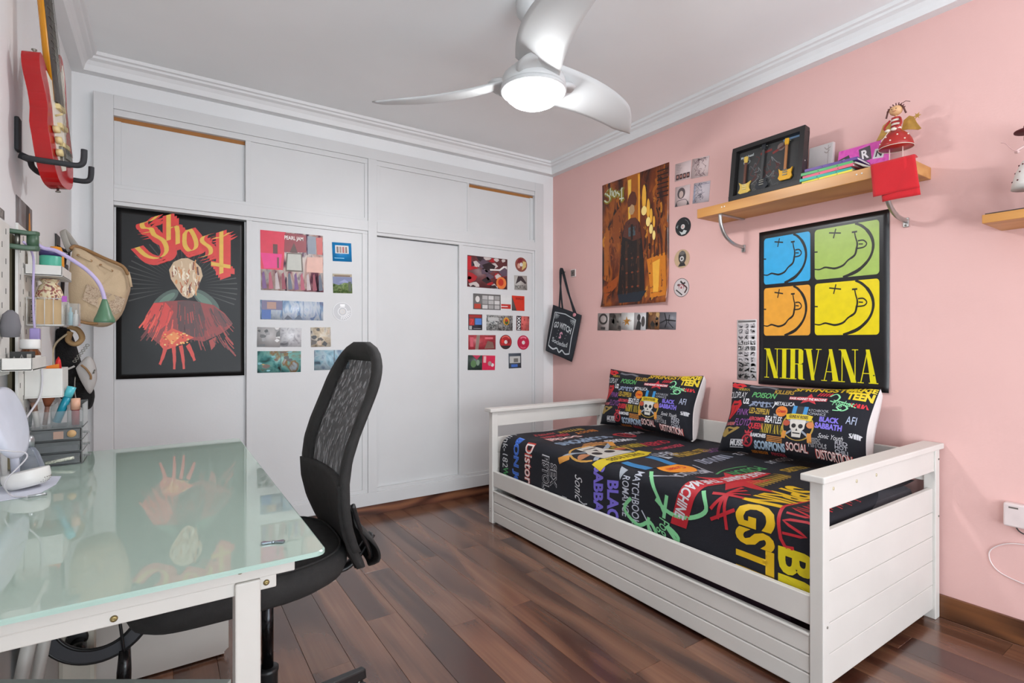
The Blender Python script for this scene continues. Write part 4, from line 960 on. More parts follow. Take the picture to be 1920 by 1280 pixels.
bk = MB().hexa(fbox(-FW / 2 + bw, FW / 2 - bw, bw, FH - bw, 0.03, 0.036)).build('backing_board', mat('charcoal_backing', '333333', 0.6, var=0.1), shb)
P = Print()
P.text('Motörhead', -0.118, 0.235, 0.07, 0.014, 'b8c0c0', rot=0.06, bold=0.02); P.ell(-0.118, 0.205, 0.02, 0.014, '8a9090'); P.ell(-0.118, 0.205, 0.012, 0.008, '333333', 2)
for pts in ([(0.02, 0.21), (0.06, 0.225), (0.085, 0.24)], [(-0.045, 0.225), (-0.02, 0.228), (0.015, 0.232)]): P.stroke(pts, 0.012, '7a2c28', 1, smooth=4)
P.stroke([(0.07, 0.255), (0.10, 0.262), (0.15, 0.262)], 0.016, '6a88a8', 1, smooth=4); P.ell(0.062, 0.232, 0.02, 0.02, '7a6660', 1)
r_ = random.Random(4)
for k in range(26):
    x, y = r_.uniform(-0.09, 0.07), r_.uniform(0.05, 0.19); pts = [(x, y)]
    for _ in range(3):
        x += r_.uniform(-0.03, 0.03); y += r_.uniform(-0.03, 0.03); pts.append((x, y))
    P.stroke(pts, 0.0035, r_.choice(['5a5a5a', '6e6e6e', '5a2c2a', '4a4a4a']), 1, smooth=3)
P.build('print', bk, lambda p, q: (fp(p, q, 0.0298), fn_), eps=0.0003)
def mini(a, b, h, body, neck, kind):
    g = MB(); ww = 0.034
    if kind == 0: out = [(0, 0.02), (0.55, 0.0), (1.0, 0.10), (0.72, 0.26), (0.72, 0.40), (0.98, 0.56), (0.55, 0.50), (0.2, 0.46), (-0.2, 0.46), (-0.55, 0.50), (-0.98, 0.60), (-0.72, 0.40), (-0.72, 0.26), (-1.0, 0.10), (-0.55, 0.0)]
    elif kind == 1: out = [(0, 0), (0.6, 0.02), (1.0, 0.14), (0.92, 0.26), (0.68, 0.34), (0.8, 0.46), (0.4, 0.52), (-0.4, 0.52), (-0.8, 0.46), (-0.68, 0.34), (-0.92, 0.26), (-1.0, 0.14), (-0.6, 0.02)]
    else: out = [(0, 0), (0.7, 0.0), (1.0, 0.12), (0.85, 0.28), (1.0, 0.52), (0.7, 0.44), (0.2, 0.42), (-0.2, 0.42), (-0.7, 0.46), (-1.0, 0.56), (-0.82, 0.28), (-1.0, 0.12), (-0.7, 0.0)]
    bd = MB().prism([fp(a + x * ww, b + y * 0.11, 0.016) for x, y in out], -fn_ * 0.008)
    o = bd.build('miniature_guitar', body, shb)
    MB().hexa(fbox(a - 0.0055, a + 0.0055, b + 0.05, b + h - 0.03, 0.011, 0.018)).build('neck', neck, o)
    MB().prism([fp(a + x, b + h + y, 0.011) for x, y in ((-0.007, -0.032), (0.007, -0.032), (0.011, -0.012), (0.009, 0.0), (-0.009, 0.002), (-0.011, -0.012))], -fn_ * 0.006).build('headstock', body, o)
    pk = MB()
    for yy in (0.022, 0.034, 0.044): pk.hexa(fbox(a - 0.011, a + 0.011, b + yy, b + yy + 0.005, 0.0125, 0.016))
    pk.build('pickup', steel if kind else mat('cream_pickup', 'cdbb84', 0.5), o)
    for s in (-1, 1):
        MB().lathe([(0.003, 0), (0.003, 0.006)], fp(a + s * 0.013, b + h - 0.014, 0.014), fx * s, 8).build('tuning_peg', steel, o)
mini(-0.113, 0.031, 0.195, mat('pale_gold_body', 'c8a84c', 0.4), mat('dark_rosewood', '5a3426', 0.5), 0)
mini(-0.02, 0.031, 0.235, mat('black_gloss_body', '2a2c30', 0.25), mat('ebony_neck', '3a3a3a', 0.5), 1)
mini(0.098, 0.05, 0.205, mat('amber_yellow_body', 'd8a020', 0.35), mat('maple_neck', 'a0693c', 0.5), 2)
MB().lathe([(0.003, 0), (0.003, 0.0015)], fp(FW / 2, 0.12, 0.02), fx, 8).build('frame_pin', mat('white_pin', 'e8e0d8', 0.5), shb)

# notebooks stacked flat on the shelf
nbc = [('yellow', 'd8cc1c', 0.0), ('teal', '14a08c', 0.01), ('pink', 'd84c6c', -0.004), ('green', '4ca45c', 0.004), ('purple', '5a3a86', -0.012)]
z = SZ1 + 0.0005
page = mat('white_pages', 'e0dcd8', 0.8)
for i, (nm, hc, sft) in enumerate(nbc):
    hh = 0.0085 if i == 0 else 0.0125
    ang = R((-1.5, 2, -2, 1, 3)[i])
    t = thing('notebook', ['yellow thin notebook at the bottom of the stack on the beech shelf', 'teal notebook, second from bottom of the stack on the shelf', 'pink-red notebook in the middle of the stack on the shelf', 'green notebook below the purple one in the stack on the shelf', 'purple notebook on top of the stack on the beech shelf'][i], 'notebook', (2.54, 1.165 + sft, z), ang)
    m = mat('notebook_' + nm, hc, 0.45)
    for zz in (0.0, hh - 0.0016): MB().box(-0.072, 0.07, -0.108, 0.108, zz, zz + 0.0014).build('cover', m, t, local=True)
    MB().box(-0.0735, -0.071, -0.108, 0.108, 0.0, hh - 0.0002).build('spine', m, t, local=True)
    MB().box(-0.0705, 0.067, -0.105, 0.105, 0.0015, hh - 0.0018).build('pages', page, t, local=True)
    for s in (-0.05, 0.03): MB().box(-0.0742, -0.0736, s, s + 0.004, hh * 0.3, hh * 0.6).build('spine_mark', mat('spine_mark', '26323c', 0.5), t, local=True)
    z += hh + 0.0004
# open white booklet sagging next to the stack
bl = MB()
bl.grid(lambda u, v: Vector((2.475 + 0.10 * u, 1.052 - 0.075 * v, SZ1 + 0.040 * (1 - v) ** 1.4 + 0.002 + 0.004 * math.sin(u * 3))), 6, 12)
o = bl.build('open_booklet', mat('booklet_pages', 'c4beb4', 0.7, var=0.15, scale=60), solid=0.006); center_origin(o, (2.52, 1.02, SZ1)); tag(o, 'white open booklet drooping beside the notebook stack on the shelf', 'booklet')
P = Print(); P.poly([(0.1, 0.55), (0.6, 0.6), (0.7, 0.7), (0.1, 0.66)], '34443a', 1)
P.build('print', o, lambda p, q: (Vector((2.475 + 0.10 * p, 1.052 - 0.075 * q, SZ1 + 0.040 * (1 - q) ** 1.4 + 0.0025 + 0.004 * math.sin(p * 3))), Vector((-0.3, -0.5, 0.8)).normalized()), eps=0.0006, maxlen=0.2)
# white card standing behind the stack, pink letter board
def lean_panel(name, label, cat, y0, y1, h, xb, xt, th, m):
    p = [(xb, y0, SZ1 + 0.0005), (xb, y1, SZ1 + 0.0005)]
    o = MB().hexa([(xb, y0, SZ1 + .0005), (xb, y1, SZ1 + .0005), (xb + th, y1, SZ1 + .0005), (xb + th, y0, SZ1 + .0005), (xt, y0, SZ1 + h), (xt, y1, SZ1 + h), (xt + th, y1, SZ1 + h), (xt + th, y0, SZ1 + h)]).build(name, m, bevel=0.001)
    center_origin(o, (xb, (y0 + y1) / 2, SZ1)); tag(o, label, cat)
    ey = Vector((xt - xb, 0, h)); n = Vector((-h, 0, xt - xb)).normalized()
    return o, (lambda p, q: (Vector((xb, max(y0, y1) - p * abs(y1 - y0), SZ1 + 0.0005)) + ey * q, n))
o, f = lean_panel('card_box', 'white card box with a black crown mark standing beside the black frame', 'box', 1.215, 1.325, 0.215, 2.615, 2.64, 0.02, mat('white_card', 'd8cfcc', 0.5))
P = Print(); P.poly([(0.35, 0.33), (0.62, 0.33), (0.68, 0.44), (0.55, 0.40), (0.5, 0.47), (0.44, 0.40), (0.36, 0.44)], '3a3634'); P.rect(0.8, 0.0, 0.82, 0.95, 'b0a09c'); P.stroke([(0.65, 0.92), (0.75, 0.86), (0.9, 0.9)], 0.02, 'a89890', 1, smooth=3); P.stroke([(0.65, 0.82), (0.76, 0.78), (0.86, 0.84)], 0.02, 'a89890', 1, smooth=3)
P.build('print', o, f)
o, f = lean_panel('letter_board', 'magenta pink painted canvas with pasted black and white letters leaning on wall', 'artwork', 0.985, 1.195, 0.162, 2.61, 2.65, 0.018, palette_mat('magenta_paint', ['c838a0', 'e060b8', 'd84cb0', 'ec7cc8'], 14, 0.5))
P = Print()
def tilec(cx, cy, w_, h_, a, bgc, ch, fc):
    ca, sa = math.cos(a), math.sin(a)
    P.poly([(cx + ca * x * w_ - sa * y * h_, cy + sa * x * w_ * 1.3 + ca * y * h_) for x, y in ((-.5, -.5), (.5, -.5), (.5, .5), (-.5, .5))], bgc, 1)
    P.text(ch, cx, cy, w_ * 0.6, h_ * 0.65, fc, rot=a, bold=0.03, layer=2)
tilec(0.16, 0.62, 0.22, 0.30, 0.3, '4a4448', 'R', 'e8e4e4'); tilec(0.55, 0.70, 0.22, 0.42, 0.15, '565054', 'R', 'f0ecec'); tilec(0.82, 0.62, 0.2, 0.28, -0.1, 'd8d4d6', 'N', '3a3438'); tilec(0.36, 0.5, 0.1, 0.16, 0, '565054', 'a', 'e0dcdc'); tilec(0.84, 0.22, 0.16, 0.2, 0.1, 'e0dce0', 'c', '8a80a0')
P.build('print', o, f)

# red cloth folded over the shelf's front edge
redc = mat('red_felt', 'c4121e', 0.85, var=0.05, bump=0.2, bscale=300, sheen=0.2)
ct = thing('red_cloth', 'bright red folded cloth hanging over the front edge of the beech shelf', 'cloth', (SX - 0.01, 0.91, SZ1))
def fold(y0, y1, dz, x, skew, top):
    def fn(u, v):
        y = y0 + (y1 - y0) * u + skew * v
        if v < 0.25: return Vector((x + 0.045 * (1 - v / 0.25) ** 1.0, y, SZ1 + 0.0015 + top + 0.001 * math.sin(u * 7)))
        t = (v - 0.25) / 0.75
        return Vector((x - 0.002 - 0.006 * t + 0.003 * math.sin(u * 5 + t * 3) * t, y, SZ1 + 0.0015 + top - dz * t))
    return fn
MB().grid(fold(0.988, 0.862, 0.138, SX - 0.008, -0.016, 0.003), 10, 16).build('front_fold', redc, ct, solid=0.003)
MB().grid(fold(0.965, 0.836, 0.162, SX - 0.003, -0.026, 0.0), 10, 16).build('back_fold', redc, ct, solid=0.003)
MB().grid(fold(0.93, 0.840, 0.135, SX - 0.0055, -0.028, 0.0015), 10, 16).build('side_fold', redc, ct, solid=0.002)
P = Print(); P.script(0.97, 0, 0.045, 0.010, 'd8c8c0', 4)
P.build('lettering', ct, lambda p, q: (Vector((SX + 0.010 + q * 0.6, 0.97 + 0.965 - p - 0.0, SZ1 + 0.0078)), Vector((0, 0, 1))), eps=0.0005)

# metal doll with bell skirt and wings on the shelf
def doll_common(): pass
skin = mat('painted_doll_skin', 'd8a878', 0.5); hair = mat('painted_doll_hair', '5a2e28', 0.6); gold = mat('painted_gold', 'b48a3e', 0.45, 0.3, var=0.15, scale=60)
redp = mat('red_enamel', 'a42420', 0.35); cream = mat('cream_enamel', 'e0d4c4', 0.5)
DX, DY = 2.575, 0.937
doll = thing('metal_doll', 'metal angel doll with red dotted bell skirt, striped top and golden wings on shelf', 'figurine', (DX, DY, SZ1))
zb = 1.957
sk = MB().lathe([(0.062, 0.0), (0.0605, 0.012), (0.055, 0.03), (0.044, 0.05), (0.028, 0.065), (0.014, 0.072), (0.0, 0.073)], (DX, DY, zb), n=28).build('bell_skirt', redp, doll)
MB().tube([(DX + 0.0622 * math.cos(a), DY + 0.0622 * math.sin(a), zb) for a in [2 * PI * k / 28 for k in range(28)]], 0.0014, 6, closed=True).build('hem', cream, sk)
for k in range(7):
    a = PI + R(-75 + k * 25); rr = 0.058 if k % 2 else 0.049; zz = zb + (0.02 if k % 2 else 0.042)
    MB().ball((DX + rr * math.cos(a), DY + rr * math.sin(a), zz), 0.0035, n=8).build('dot', cream, sk)
for s in (-1, 1): MB().tube([(DX, DY + s * 0.024, zb + 0.04), (DX, DY + s * 0.024, SZ1 + 0.004)], 0.0022, 8).build('leg', mat('pinkish_wire', 'd8b8b0', 0.5), doll)
for s in (-1, 1): MB().ball((DX - 0.008, DY + s * 0.024, SZ1 + 0.006), 0.012, 0.008, 0.006, 10).build('foot', redp, doll)
st = MB()
for k in range(7): st.lathe([(0.019 - 0.0004 * k, 0.0), (0.019 - 0.0004 * k, 0.0085)], (DX, DY, zb + 0.068 + k * 0.0085), n=18, mi=k % 2)
st.build('striped_top', [redp, cream], doll)
MB().tube([(DX, DY, zb + 0.125), (DX, DY, zb + 0.14)], 0.004, 8).build('neck', skin, doll)
hd = MB().ball((DX, DY, zb + 0.158), 0.022, 0.024, 0.021, 18).build('head', skin, doll)
for s in (-1, 1): MB().ball((DX - 0.021, DY + s * 0.008, zb + 0.16), 0.002, n=8).build('eye', mat('eye_black', '1c1614', 0.4), hd)
MB().tube([(DX - 0.0205, DY + 0.008, zb + 0.152), (DX - 0.0222, DY, zb + 0.149), (DX - 0.0205, DY - 0.008, zb + 0.152)], 0.0008, 6).build('mouth', redp, hd)
MB().ball((DX - 0.0225, DY, zb + 0.156), 0.003, n=8).build('nose', skin, hd)
hr = MB()
for k in range(9):
    a = R(-80 + 20 * k)
    hr.tube([(DX + 0.004, DY + 0.022 * math.sin(a), zb + 0.158 + 0.021 * math.cos(a)), (DX - 0.002, DY + 0.034 * math.sin(a), zb + 0.158 + 0.031 * math.cos(a))], 0.002, 6)
for s in (-1, 1):
    hr.tube(smooth_path([(DX, DY + s * 0.012, zb + 0.176), (DX - 0.004, DY + s * 0.026, zb + 0.166), (DX - 0.002, DY + s * 0.032, zb + 0.148), (DX, DY + s * 0.036, zb + 0.136)], 4), 0.0034, 8)
hr.tube([(DX, DY - 0.012, zb + 0.178), (DX, DY - 0.035, zb + 0.186), (DX, DY - 0.05, zb + 0.178)], 0.0012, 6)
hr.build('hair', hair, doll)
for s in (-1, 1):
    out = [(0.012, 0.075), (0.02, 0.115), (0.04, 0.128), (0.056, 0.118), (0.066, 0.09), (0.082, 0.06), (0.07, 0.058), (0.052, 0.066), (0.034, 0.072)]
    MB().prism([(DX + 0.02, DY + s * y, zb + zz) for y, zz in out], (0.004, 0, 0)).build('wing', gold, doll, bevel=0.0008)
for s in (-1, 1):
    ar = MB().tube(smooth_path([(DX - 0.01, DY + s * 0.019, zb + 0.118), (DX - 0.035, DY + s * 0.03, zb + 0.085), (DX - 0.05, DY + s * 0.014, zb + 0.066)], 4), [0.0045] * 8 + [0.004], 8).build('arm', redp, doll)
    MB().ball((DX - 0.052, DY + s * 0.011, zb + 0.064), 0.009, 0.011, 0.006, 10).build('hand', cream, ar)
MB().tube([(DX - 0.054, DY + 0.006, zb + 0.06), (DX - 0.066, DY + 0.03, zb + 0.02)], 0.0012, 6).build('wand', cream, doll)
MB().star if False else None
stp = [(0.014 * (1 if i % 2 == 0 else 0.4) * math.cos(PI * i / 6), 0.014 * (1 if i % 2 == 0 else 0.4) * math.sin(PI * i / 6)) for i in range(12)]
MB().prism([(DX + 0.012, DY - 0.07 + a, zb + 0.115 + b_) for a, b_ in stp], (0.003, 0, 0)).build('star', gold, doll)
# second doll on the lower shelf
EX, EY, ez = 2.57, 0.518, 1.601
d2 = thing('metal_doll', 'metal doll in a white dotted dress and maroon hat on the lower shelf', 'figurine', (EX, EY, ez))
wd_ = mat('white_enamel', 'dcd6d0', 0.45); mar = mat('maroon_felt', '5a2024', 0.7)
sk = MB().lathe([(0.058, 0.0), (0.055, 0.02), (0.045, 0.06), (0.03, 0.095), (0.016, 0.112), (0.012, 0.115)], (EX, EY, ez + 0.085), n=28).build('flared_dress', wd_, d2)
for k in range(14):
    a = PI + R(-70 + (k % 5) * 35); lv = k // 5; rr = (0.0535, 0.0455, 0.0355)[lv]; zz = (0.028, 0.058, 0.085)[lv]
    MB().ball((EX + rr * math.cos(a), EY + rr * math.sin(a), ez + 0.085 + zz), 0.0028, n=8).build('dot', mar, sk)
MB().tube([(EX + 0.0145 * math.cos(2 * PI * k / 16), EY + 0.0145 * math.sin(2 * PI * k / 16), ez + 0.199) for k in range(16)], 0.003, 6, closed=True).build('belt', mar, d2)
MB().lathe([(0.013, 0), (0.019, 0.02), (0.016, 0.042), (0.006, 0.05)], (EX, EY, ez + 0.199), n=18).build('bodice', mat('greyblue_enamel', 'a8a8b0', 0.5), d2)
hd = MB().ball((EX, EY, ez + 0.272), 0.021, 0.022, 0.022, 16).build('head', skin, d2)
MB().ball((EX + 0.008, EY, ez + 0.268), 0.021, 0.026, 0.03, 14).build('hair', mat('dark_doll_hair', '3a2420', 0.6), d2)
MB().lathe([(0.05, 0.0), (0.05, 0.004), (0.026, 0.007), (0.024, 0.022), (0.015, 0.029), (0.0, 0.03)], (EX, EY, ez + 0.288), n=24).build('hat', mar, d2)
for s in (-1, 1):
    MB().tube(smooth_path([(EX - 0.008, EY + s * 0.016, ez + 0.24), (EX - 0.02, EY + s * 0.04, ez + 0.222), (EX - 0.03, EY + s * 0.03, ez + 0.215)], 4), 0.0045, 8).build('arm', mat('pinkwhite_enamel', 'd8b4b0', 0.5), d2)
    MB().tube([(EX, EY + s * 0.016, ez + 0.1), (EX, EY + s * 0.016, ez + 0.012)], 0.0075, 10).build('leg', mat('pinkwhite_enamel', 'd8b4b0', 0.5), d2)
    MB().ball((EX - 0.006, EY + s * 0.016, ez + 0.009), 0.016, 0.009, 0.009, 10).build('shoe', mar, d2)
MB().tube(smooth_path([(EX - 0.03, EY + 0.03, ez + 0.215), (EX - 0.032, EY + 0.05, ez + 0.232), (EX - 0.032, EY + 0.065, ez + 0.255), (EX - 0.032, EY + 0.078, ez + 0.262)], 4), 0.0013, 6).build('wire_flower', mat('wire_pink', 'c89a98', 0.5), d2)

# ================================================================== small things on the pink wall
sw = thing('wall_switch', 'small square grey switch in a white surround above the tote bag', 'switch', (XR, 3.155, 1.652))
MB().box(XR - 0.009, XR - 0.0003, 3.126, 3.184, 1.648, 1.708).build('surround', mat('switch_white', 'd8cac6', 0.45), sw, bevel=0.003)
MB().box(XR - 0.013, XR - 0.0088, 3.133, 3.177, 1.655, 1.701).build('rocker', mat('switch_grey', '6a605c', 0.5), sw, bevel=0.002)
MB().lathe([(0.006, 0), (0.005, 0.003)], (XR - 0.013, 3.155, 1.678), (-1, 0, 0), 12).build('centre_screw', mat('switch_dark', '34302e', 0.5), sw)
bxm = thing('wall_socket_box', 'white surface-mounted socket box low on the pink wall', 'socket box', (XR, 0.56, 0.44))
MB().box(XR - 0.034, XR - 0.0003, 0.50, 0.618, 0.442, 0.53).build('box_body', mat('socket_white', 'd8c8c6', 0.4), bxm, bevel=0.006)
MB().box(XR - 0.0346, XR - 0.034, 0.575, 0.602, 0.512, 0.518).build('vent_mark', mat('switch_grey', '6a605c', 0.5), bxm)
MB().tube(smooth_path([(XR - 0.02, 0.585, 0.443), (XR - 0.02, 0.57, 0.425), (XR - 0.014, 0.53, 0.415), (XR - 0.01, 0.45, 0.41)], 5), 0.0025, 8).build('lead', mat('dark_lead', '2c2826', 0.5), bxm)
lp = [(XR - 0.006, 0.40, 0.40), (XR - 0.006, 0.50, 0.385), (XR - 0.006, 0.60, 0.372), (XR - 0.006, 0.655, 0.335), (XR - 0.006, 0.664, 0.295), (XR - 0.006, 0.64, 0.255), (XR - 0.006, 0.585, 0.235), (XR - 0.006, 0.5, 0.225), (XR - 0.006, 0.38, 0.22)]
o = MB().tube(smooth_path(lp, 6), 0.0022, 8).build('looped_cable', mat('white_flex', 'e4d2d0', 0.5)); center_origin(o, (XR, 0.6, 0.22)); tag(o, 'thin white cord looped against the pink wall below the socket box', 'cord')

# black tote bag on a hook in the corner
hk = MB().tube(smooth_path([(XR - 0.001, 3.262, 1.70), (XR - 0.03, 3.262, 1.692), (XR - 0.036, 3.262, 1.70), (XR - 0.036, 3.262, 1.712)], 4), 0.004, 8).build('wall_hook', steel); center_origin(hk, (XR, 3.262, 1.69)); tag(hk, 'small metal hook carrying the black tote bag', 'hook')
navy = mat('faded_black_canvas', '23262c', 0.85, var=0.15, bump=0.15, bscale=300)
TL, TR, BR_, BL = on_x(1037, 571, 2.625), on_x(1089, 590, 2.66), on_x(1071, 678, 2.66), on_y(1023, 657, 3.335)
tote = thing('tote_bag', 'black canvas tote bag with white printed border hanging in the room corner', 'tote bag', tuple(BR_))
def tpos(u, v, d=0):
    p = (TL * (1 - u) + TR * u) * v + (BL * (1 - u) + BR_ * u) * (1 - v)
    n = (TR - TL).cross(TL - BL).normalized()
    bul = math.sin(PI * u) * math.sin(PI * min(1, v * 1.05))
    wr = 0.006 * math.sin(u * 9 + v * 4) * (1 - v) + 0.012 * math.sin(u * 6.3) * (1 - v) ** 2
    return p + n * (0.018 * bul * (1 if d == 0 else -0.3) + wr + (0 if d == 0 else -0.012)), n
tb = MB(); tb.grid(lambda u, v: tpos(u, v)[0], 14, 18); tb.grid(lambda u, v: tpos(u, v, 1)[0], 14, 18)
nn_ = 15 * 19
edge = [i * 19 for i in range(15)] + [14 * 19 + j for j in range(1, 19)] + [i * 19 + 18 for i in range(13, -1, -1)] + [j for j in range(17, 0, -1)]
for a, b_ in zip(edge, edge[1:] + edge[:1]): tb.f.append([a, b_, nn_ + b_, nn_ + a]); tb.mi.append(0); tb.sm.append(True)
bag = tb.build('bag_body', navy, tote)
P = Print(); g_ = 'b8bcbe'
P.stroke([(0.12, 0.86), (0.5, 0.9), (0.88, 0.86), (0.86, 0.45), (0.88, 0.14)], 0.022, g_, 1); P.stroke([(0.12, 0.86), (0.13, 0.5), (0.12, 0.14)], 0.022, g_, 1)
P.stroke([(0.12, 0.14), (0.3, 0.10), (0.42, 0.15), (0.5, 0.08), (0.6, 0.15), (0.72, 0.10), (0.88, 0.14)], 0.03, g_, 1, smooth=3)
for k in range(5):
    a = R(-10 - 20 * k); P.stroke([(0.16, 0.84), (0.16 + 0.16 * math.cos(a), 0.84 + 0.11 * math.sin(a))], 0.018, '8e9294', 1)
    a = R(190 + 20 * k); P.stroke([(0.86, 0.84), (0.86 + 0.16 * math.cos(a), 0.84 + 0.11 * math.sin(a))], 0.018, '8e9294', 1)
P.text('GO WITCH', 0.5, 0.60, 0.62, 0.13, g_, bold=0.03, arc=0.3); P.text('Sociedad', 0.5, 0.30, 0.55, 0.10, 'a8acae', bold=0.02, arc=-0.25)
P.stroke([(0.45, 0.38), (0.52, 0.4), (0.48, 0.46), (0.53, 0.50), (0.56, 0.47)], 0.035, 'c890a0', 1, smooth=3)
for k in range(6): P.star(0.36 + 0.3 * (k % 2) + 0.01 * k, 0.38 + 0.035 * k, 0.015, '9a9ea0')
P.build('printed_design', bag, lambda p, q: tpos(p, q), eps=0.0012, maxlen=0.08)
topk = Vector((XR - 0.03, 3.262, 1.70))
for off, (ua, ub) in ((0.0, (0.24, 0.78)), (-0.012, (0.36, 0.84))):
    a, b_ = tpos(ua, 0.98)[0], tpos(ub, 0.98)[0]
    pth = smooth_path([a, a * 0.5 + topk * 0.5 + Vector((off, 0.006, 0)), topk + Vector((off, 0.012, 0)), topk + Vector((off, -0.012, 0.001)), b_ * 0.5 + topk * 0.5 + Vector((off, -0.004, 0)), b_], 6)
    MB().tube(pth, 0.011, 8, flat=0.2).build('strap', navy, tote)
MB().lathe([(0.016, 0), (0.015, 0.003), (0, 0.004)], tpos(0.8, 0.955)[0] + tpos(0.8, 0.955)[1] * 0.002, tpos(0.8, 0.95)[1], 18).build('pin_badge', mat('pink_badge', 'd08a92', 0.4), tote)

# ================================================================== printed bedspread and pillows
cloth = mat('black_printed_cotton', '0d0f1a', 0.85, var=0.12, scale=8, bump=0.12, bscale=250)
CX0, CX1 = 1.7535, BX1 - 0.036          # front and back of the mattress
TOPZ, RAD = 0.558, 0.06
CYN, CYF = BY0 + 0.048, BY1 - 0.068
def rnd(a, lim, r):
    if a <= lim: return a, 0.0
    t = (a - lim) / r
    if t <= PI / 2: return lim + r * math.sin(t), r * (1 - math.cos(t))
    return lim + r, r + (a - lim - r * PI / 2)
def cover(s, y):
    """s: cloth length from the back edge towards and over the front; y: along the bed (over both ends)"""
    xx, dx = rnd(s, CX1 - CX0 - RAD, RAD)
    yf, df = rnd(y, CYF - RAD, RAD)
    yn, dn = rnd(-y, -(CYN + 0.03), 0.03)
    yy = yf if y > 1.8 else -yn
    z = TOPZ - max(dx, 0) - df - dn
    inside = math.exp(-(dx + df + dn) * 18)
    z += inside * (0.004 * math.sin(s * 11 + y * 4) + 0.003 * math.sin(y * 13 - s * 5) + 0.002 * math.sin(y * 31 + s * 17))
    x = CX1 - xx + (0.0015 * math.sin(y * 17) + 0.001 * math.sin(y * 41) - 0.001) * min(1, dx * 8)
    return Vector((x, yy, max(z, 0.305)))
def cover_n(s, y):
    e = 1e-3
    n = (cover(s + e, y) - cover(s - e, y)).cross(cover(s, y + e) - cover(s, y - e)); n.normalize()
    return -n if n.dot(Vector((-1, 0, 1))) < 0 and n.z < 0.3 and abs(n.y) < 0.9 else (n if n.z >= 0 or abs(n.y) > 0.5 else -n)
SLEN = CX1 - CX0 - RAD + RAD * PI / 2 + 0.20
def near_drop(s): return max(0.0, 0.30 - s * 0.0 ) if False else 0.16 * max(0.0, min(1.0, (s - 0.35) / 0.35))
spread = thing('bedspread', 'black bedspread printed with colourful band names over the daybed mattress', 'bedspread', (2.2, 1.8, 0.30))
def sp(u, v):
    s = u * SLEN
    ya = CYN + 0.03 - near_drop(s) - 0.004; yb = CYF - RAD + RAD * PI / 2 + 0.17
    return cover(s, ya + (yb - ya) * v)
MB().grid(sp, 150, 150).build('cloth', cloth, spread)
P = Print()
# p = distance from the back edge, q = -y (letter tops towards the near end)
def BT(s, X_or_s, Y_, ln, ht, col, rot=0, front=False, **kw):
    p = (CX1 - X_or_s) if not front else X_or_s
    P.text(s, p, -Y_, ln, ht, col, rot=rot, **kw)
EDGE = CX1 - CX0
yel, gold_, wht, gry, red_, grn, lgr, pur, lil, orn, blu = 'd8ae12', 'a8882a', 'c8c8cc', '8a90a0', 'b01c28', '3f9050', '7cc48c', '7a3a80', '7466c8', 'e08a1c', '2a5ec0'
BT('SPRINGSTEEN', 0.915, 1.07, 0.80, 0.15, yel, front=True, bold=0.035)
BT('BRUCE', 1.225, 0.925, 0.50, 0.12, 'd6c416', front=True, bold=0.035)
for k in range(6): P.stroke([(0.52 + 0.07 * k, -0.88), (0.54 + 0.07 * k, -0.97), (0.57 + 0.07 * k, -0.89), (0.58 + 0.07 * k, -0.97)], 0.009, 'b8222e', 1, smooth=3)
P.stroke([(0.50, -0.985), (0.72, -1.0), (0.95, -0.975), (0.97, -0.93)], 0.012, 'b8222e', 1, smooth=3)
for k in range(9): P.stroke([(0.40 + 0.025 * k, -1.20), (0.415 + 0.025 * k, -1.27), (0.42 + 0.025 * k, -1.19)], 0.009, gold_, 1)
# banner with star
P.star(0.66, -1.28, 0.17, red_, 1, rot=0.3, inner=0.35)
P.poly([(0.42, -1.345), (0.75, -1.36), (1.03, -1.44), (1.03, -1.36), (0.76, -1.285), (0.42, -1.275)], red_, 2)
BT('RAGE AGAINST', 0.57, 1.315, 0.28, 0.045, wht, front=True, bold=0.03, layer=3); BT('THE MACHINE', 0.86, 1.36, 0.28, 0.05, wht, front=True, bold=0.03, layer=3, rot=-0.27)
for a, b_ in (((0.74, -1.19), (0.95, -1.22)), ((0.78, -1.15), (0.92, -1.25)), ((0.84, -1.14), (0.86, -1.26)), ((0.72, -1.22), (0.98, -1.18)), ((0.90, -1.15), (0.96, -1.25))): P.stroke([a, b_], 0.013, red_, 3)
BT('POISON', 2.19, 1.375, 0.24, 0.075, grn, bold=0.02, shear=0.3); P.stroke([(0.36, -1.43), (0.5, -1.45), (0.62, -1.41)], 0.01, grn, 1, smooth=4)
BT('METALLICA', 1.93, 1.475, 0.22, 0.06, 'a8aab4', bold=0.02); P.stroke([(0.60, -1.44), (0.56, -1.58)], 0.008, 'a8aab4', 1); P.stroke([(0.80, -1.44), (0.86, -1.58)], 0.008, 'a8aab4', 1)
# green looping signature over the front edge
for pts in ([(0.86, -1.30), (0.93, -1.27), (0.98, -1.34), (0.99, -1.44), (0.95, -1.52)], [(0.82, -1.60), (0.92, -1.52), (1.0, -1.47)], [(0.92, -1.46), (1.02, -1.475)], [(0.98, -1.66), (1.04, -1.70), (1.09, -1.62), (1.06, -1.55), (1.12, -1.50)], [(1.04, -1.56), (1.10, -1.55), (1.12, -1.44), (1.08, -1.40), (1.05, -1.46), (1.12, -1.38)]):
    P.stroke(pts, 0.017, lgr, 2, smooth=5)
BT('Foghat', 1.09, 1.48, 0.14, 0.07, lgr, front=True, shear=0.4, layer=3)
P.ell(1.17, -1.34, 0.05, 0.05, red_, 1)
BT('MATCHBOOK', 0.97, 1.635, 0.25, 0.042, 'b4b8c4', front=True, bold=0.01); BT('ROMANCE', 0.98, 1.695, 0.19, 0.042, 'b4b8c4', front=True, bold=0.01)
P.stroke([(1.02, -1.60), (1.15, -1.50), (1.2, -1.48)], 0.006, 'b4b8c4', 1)
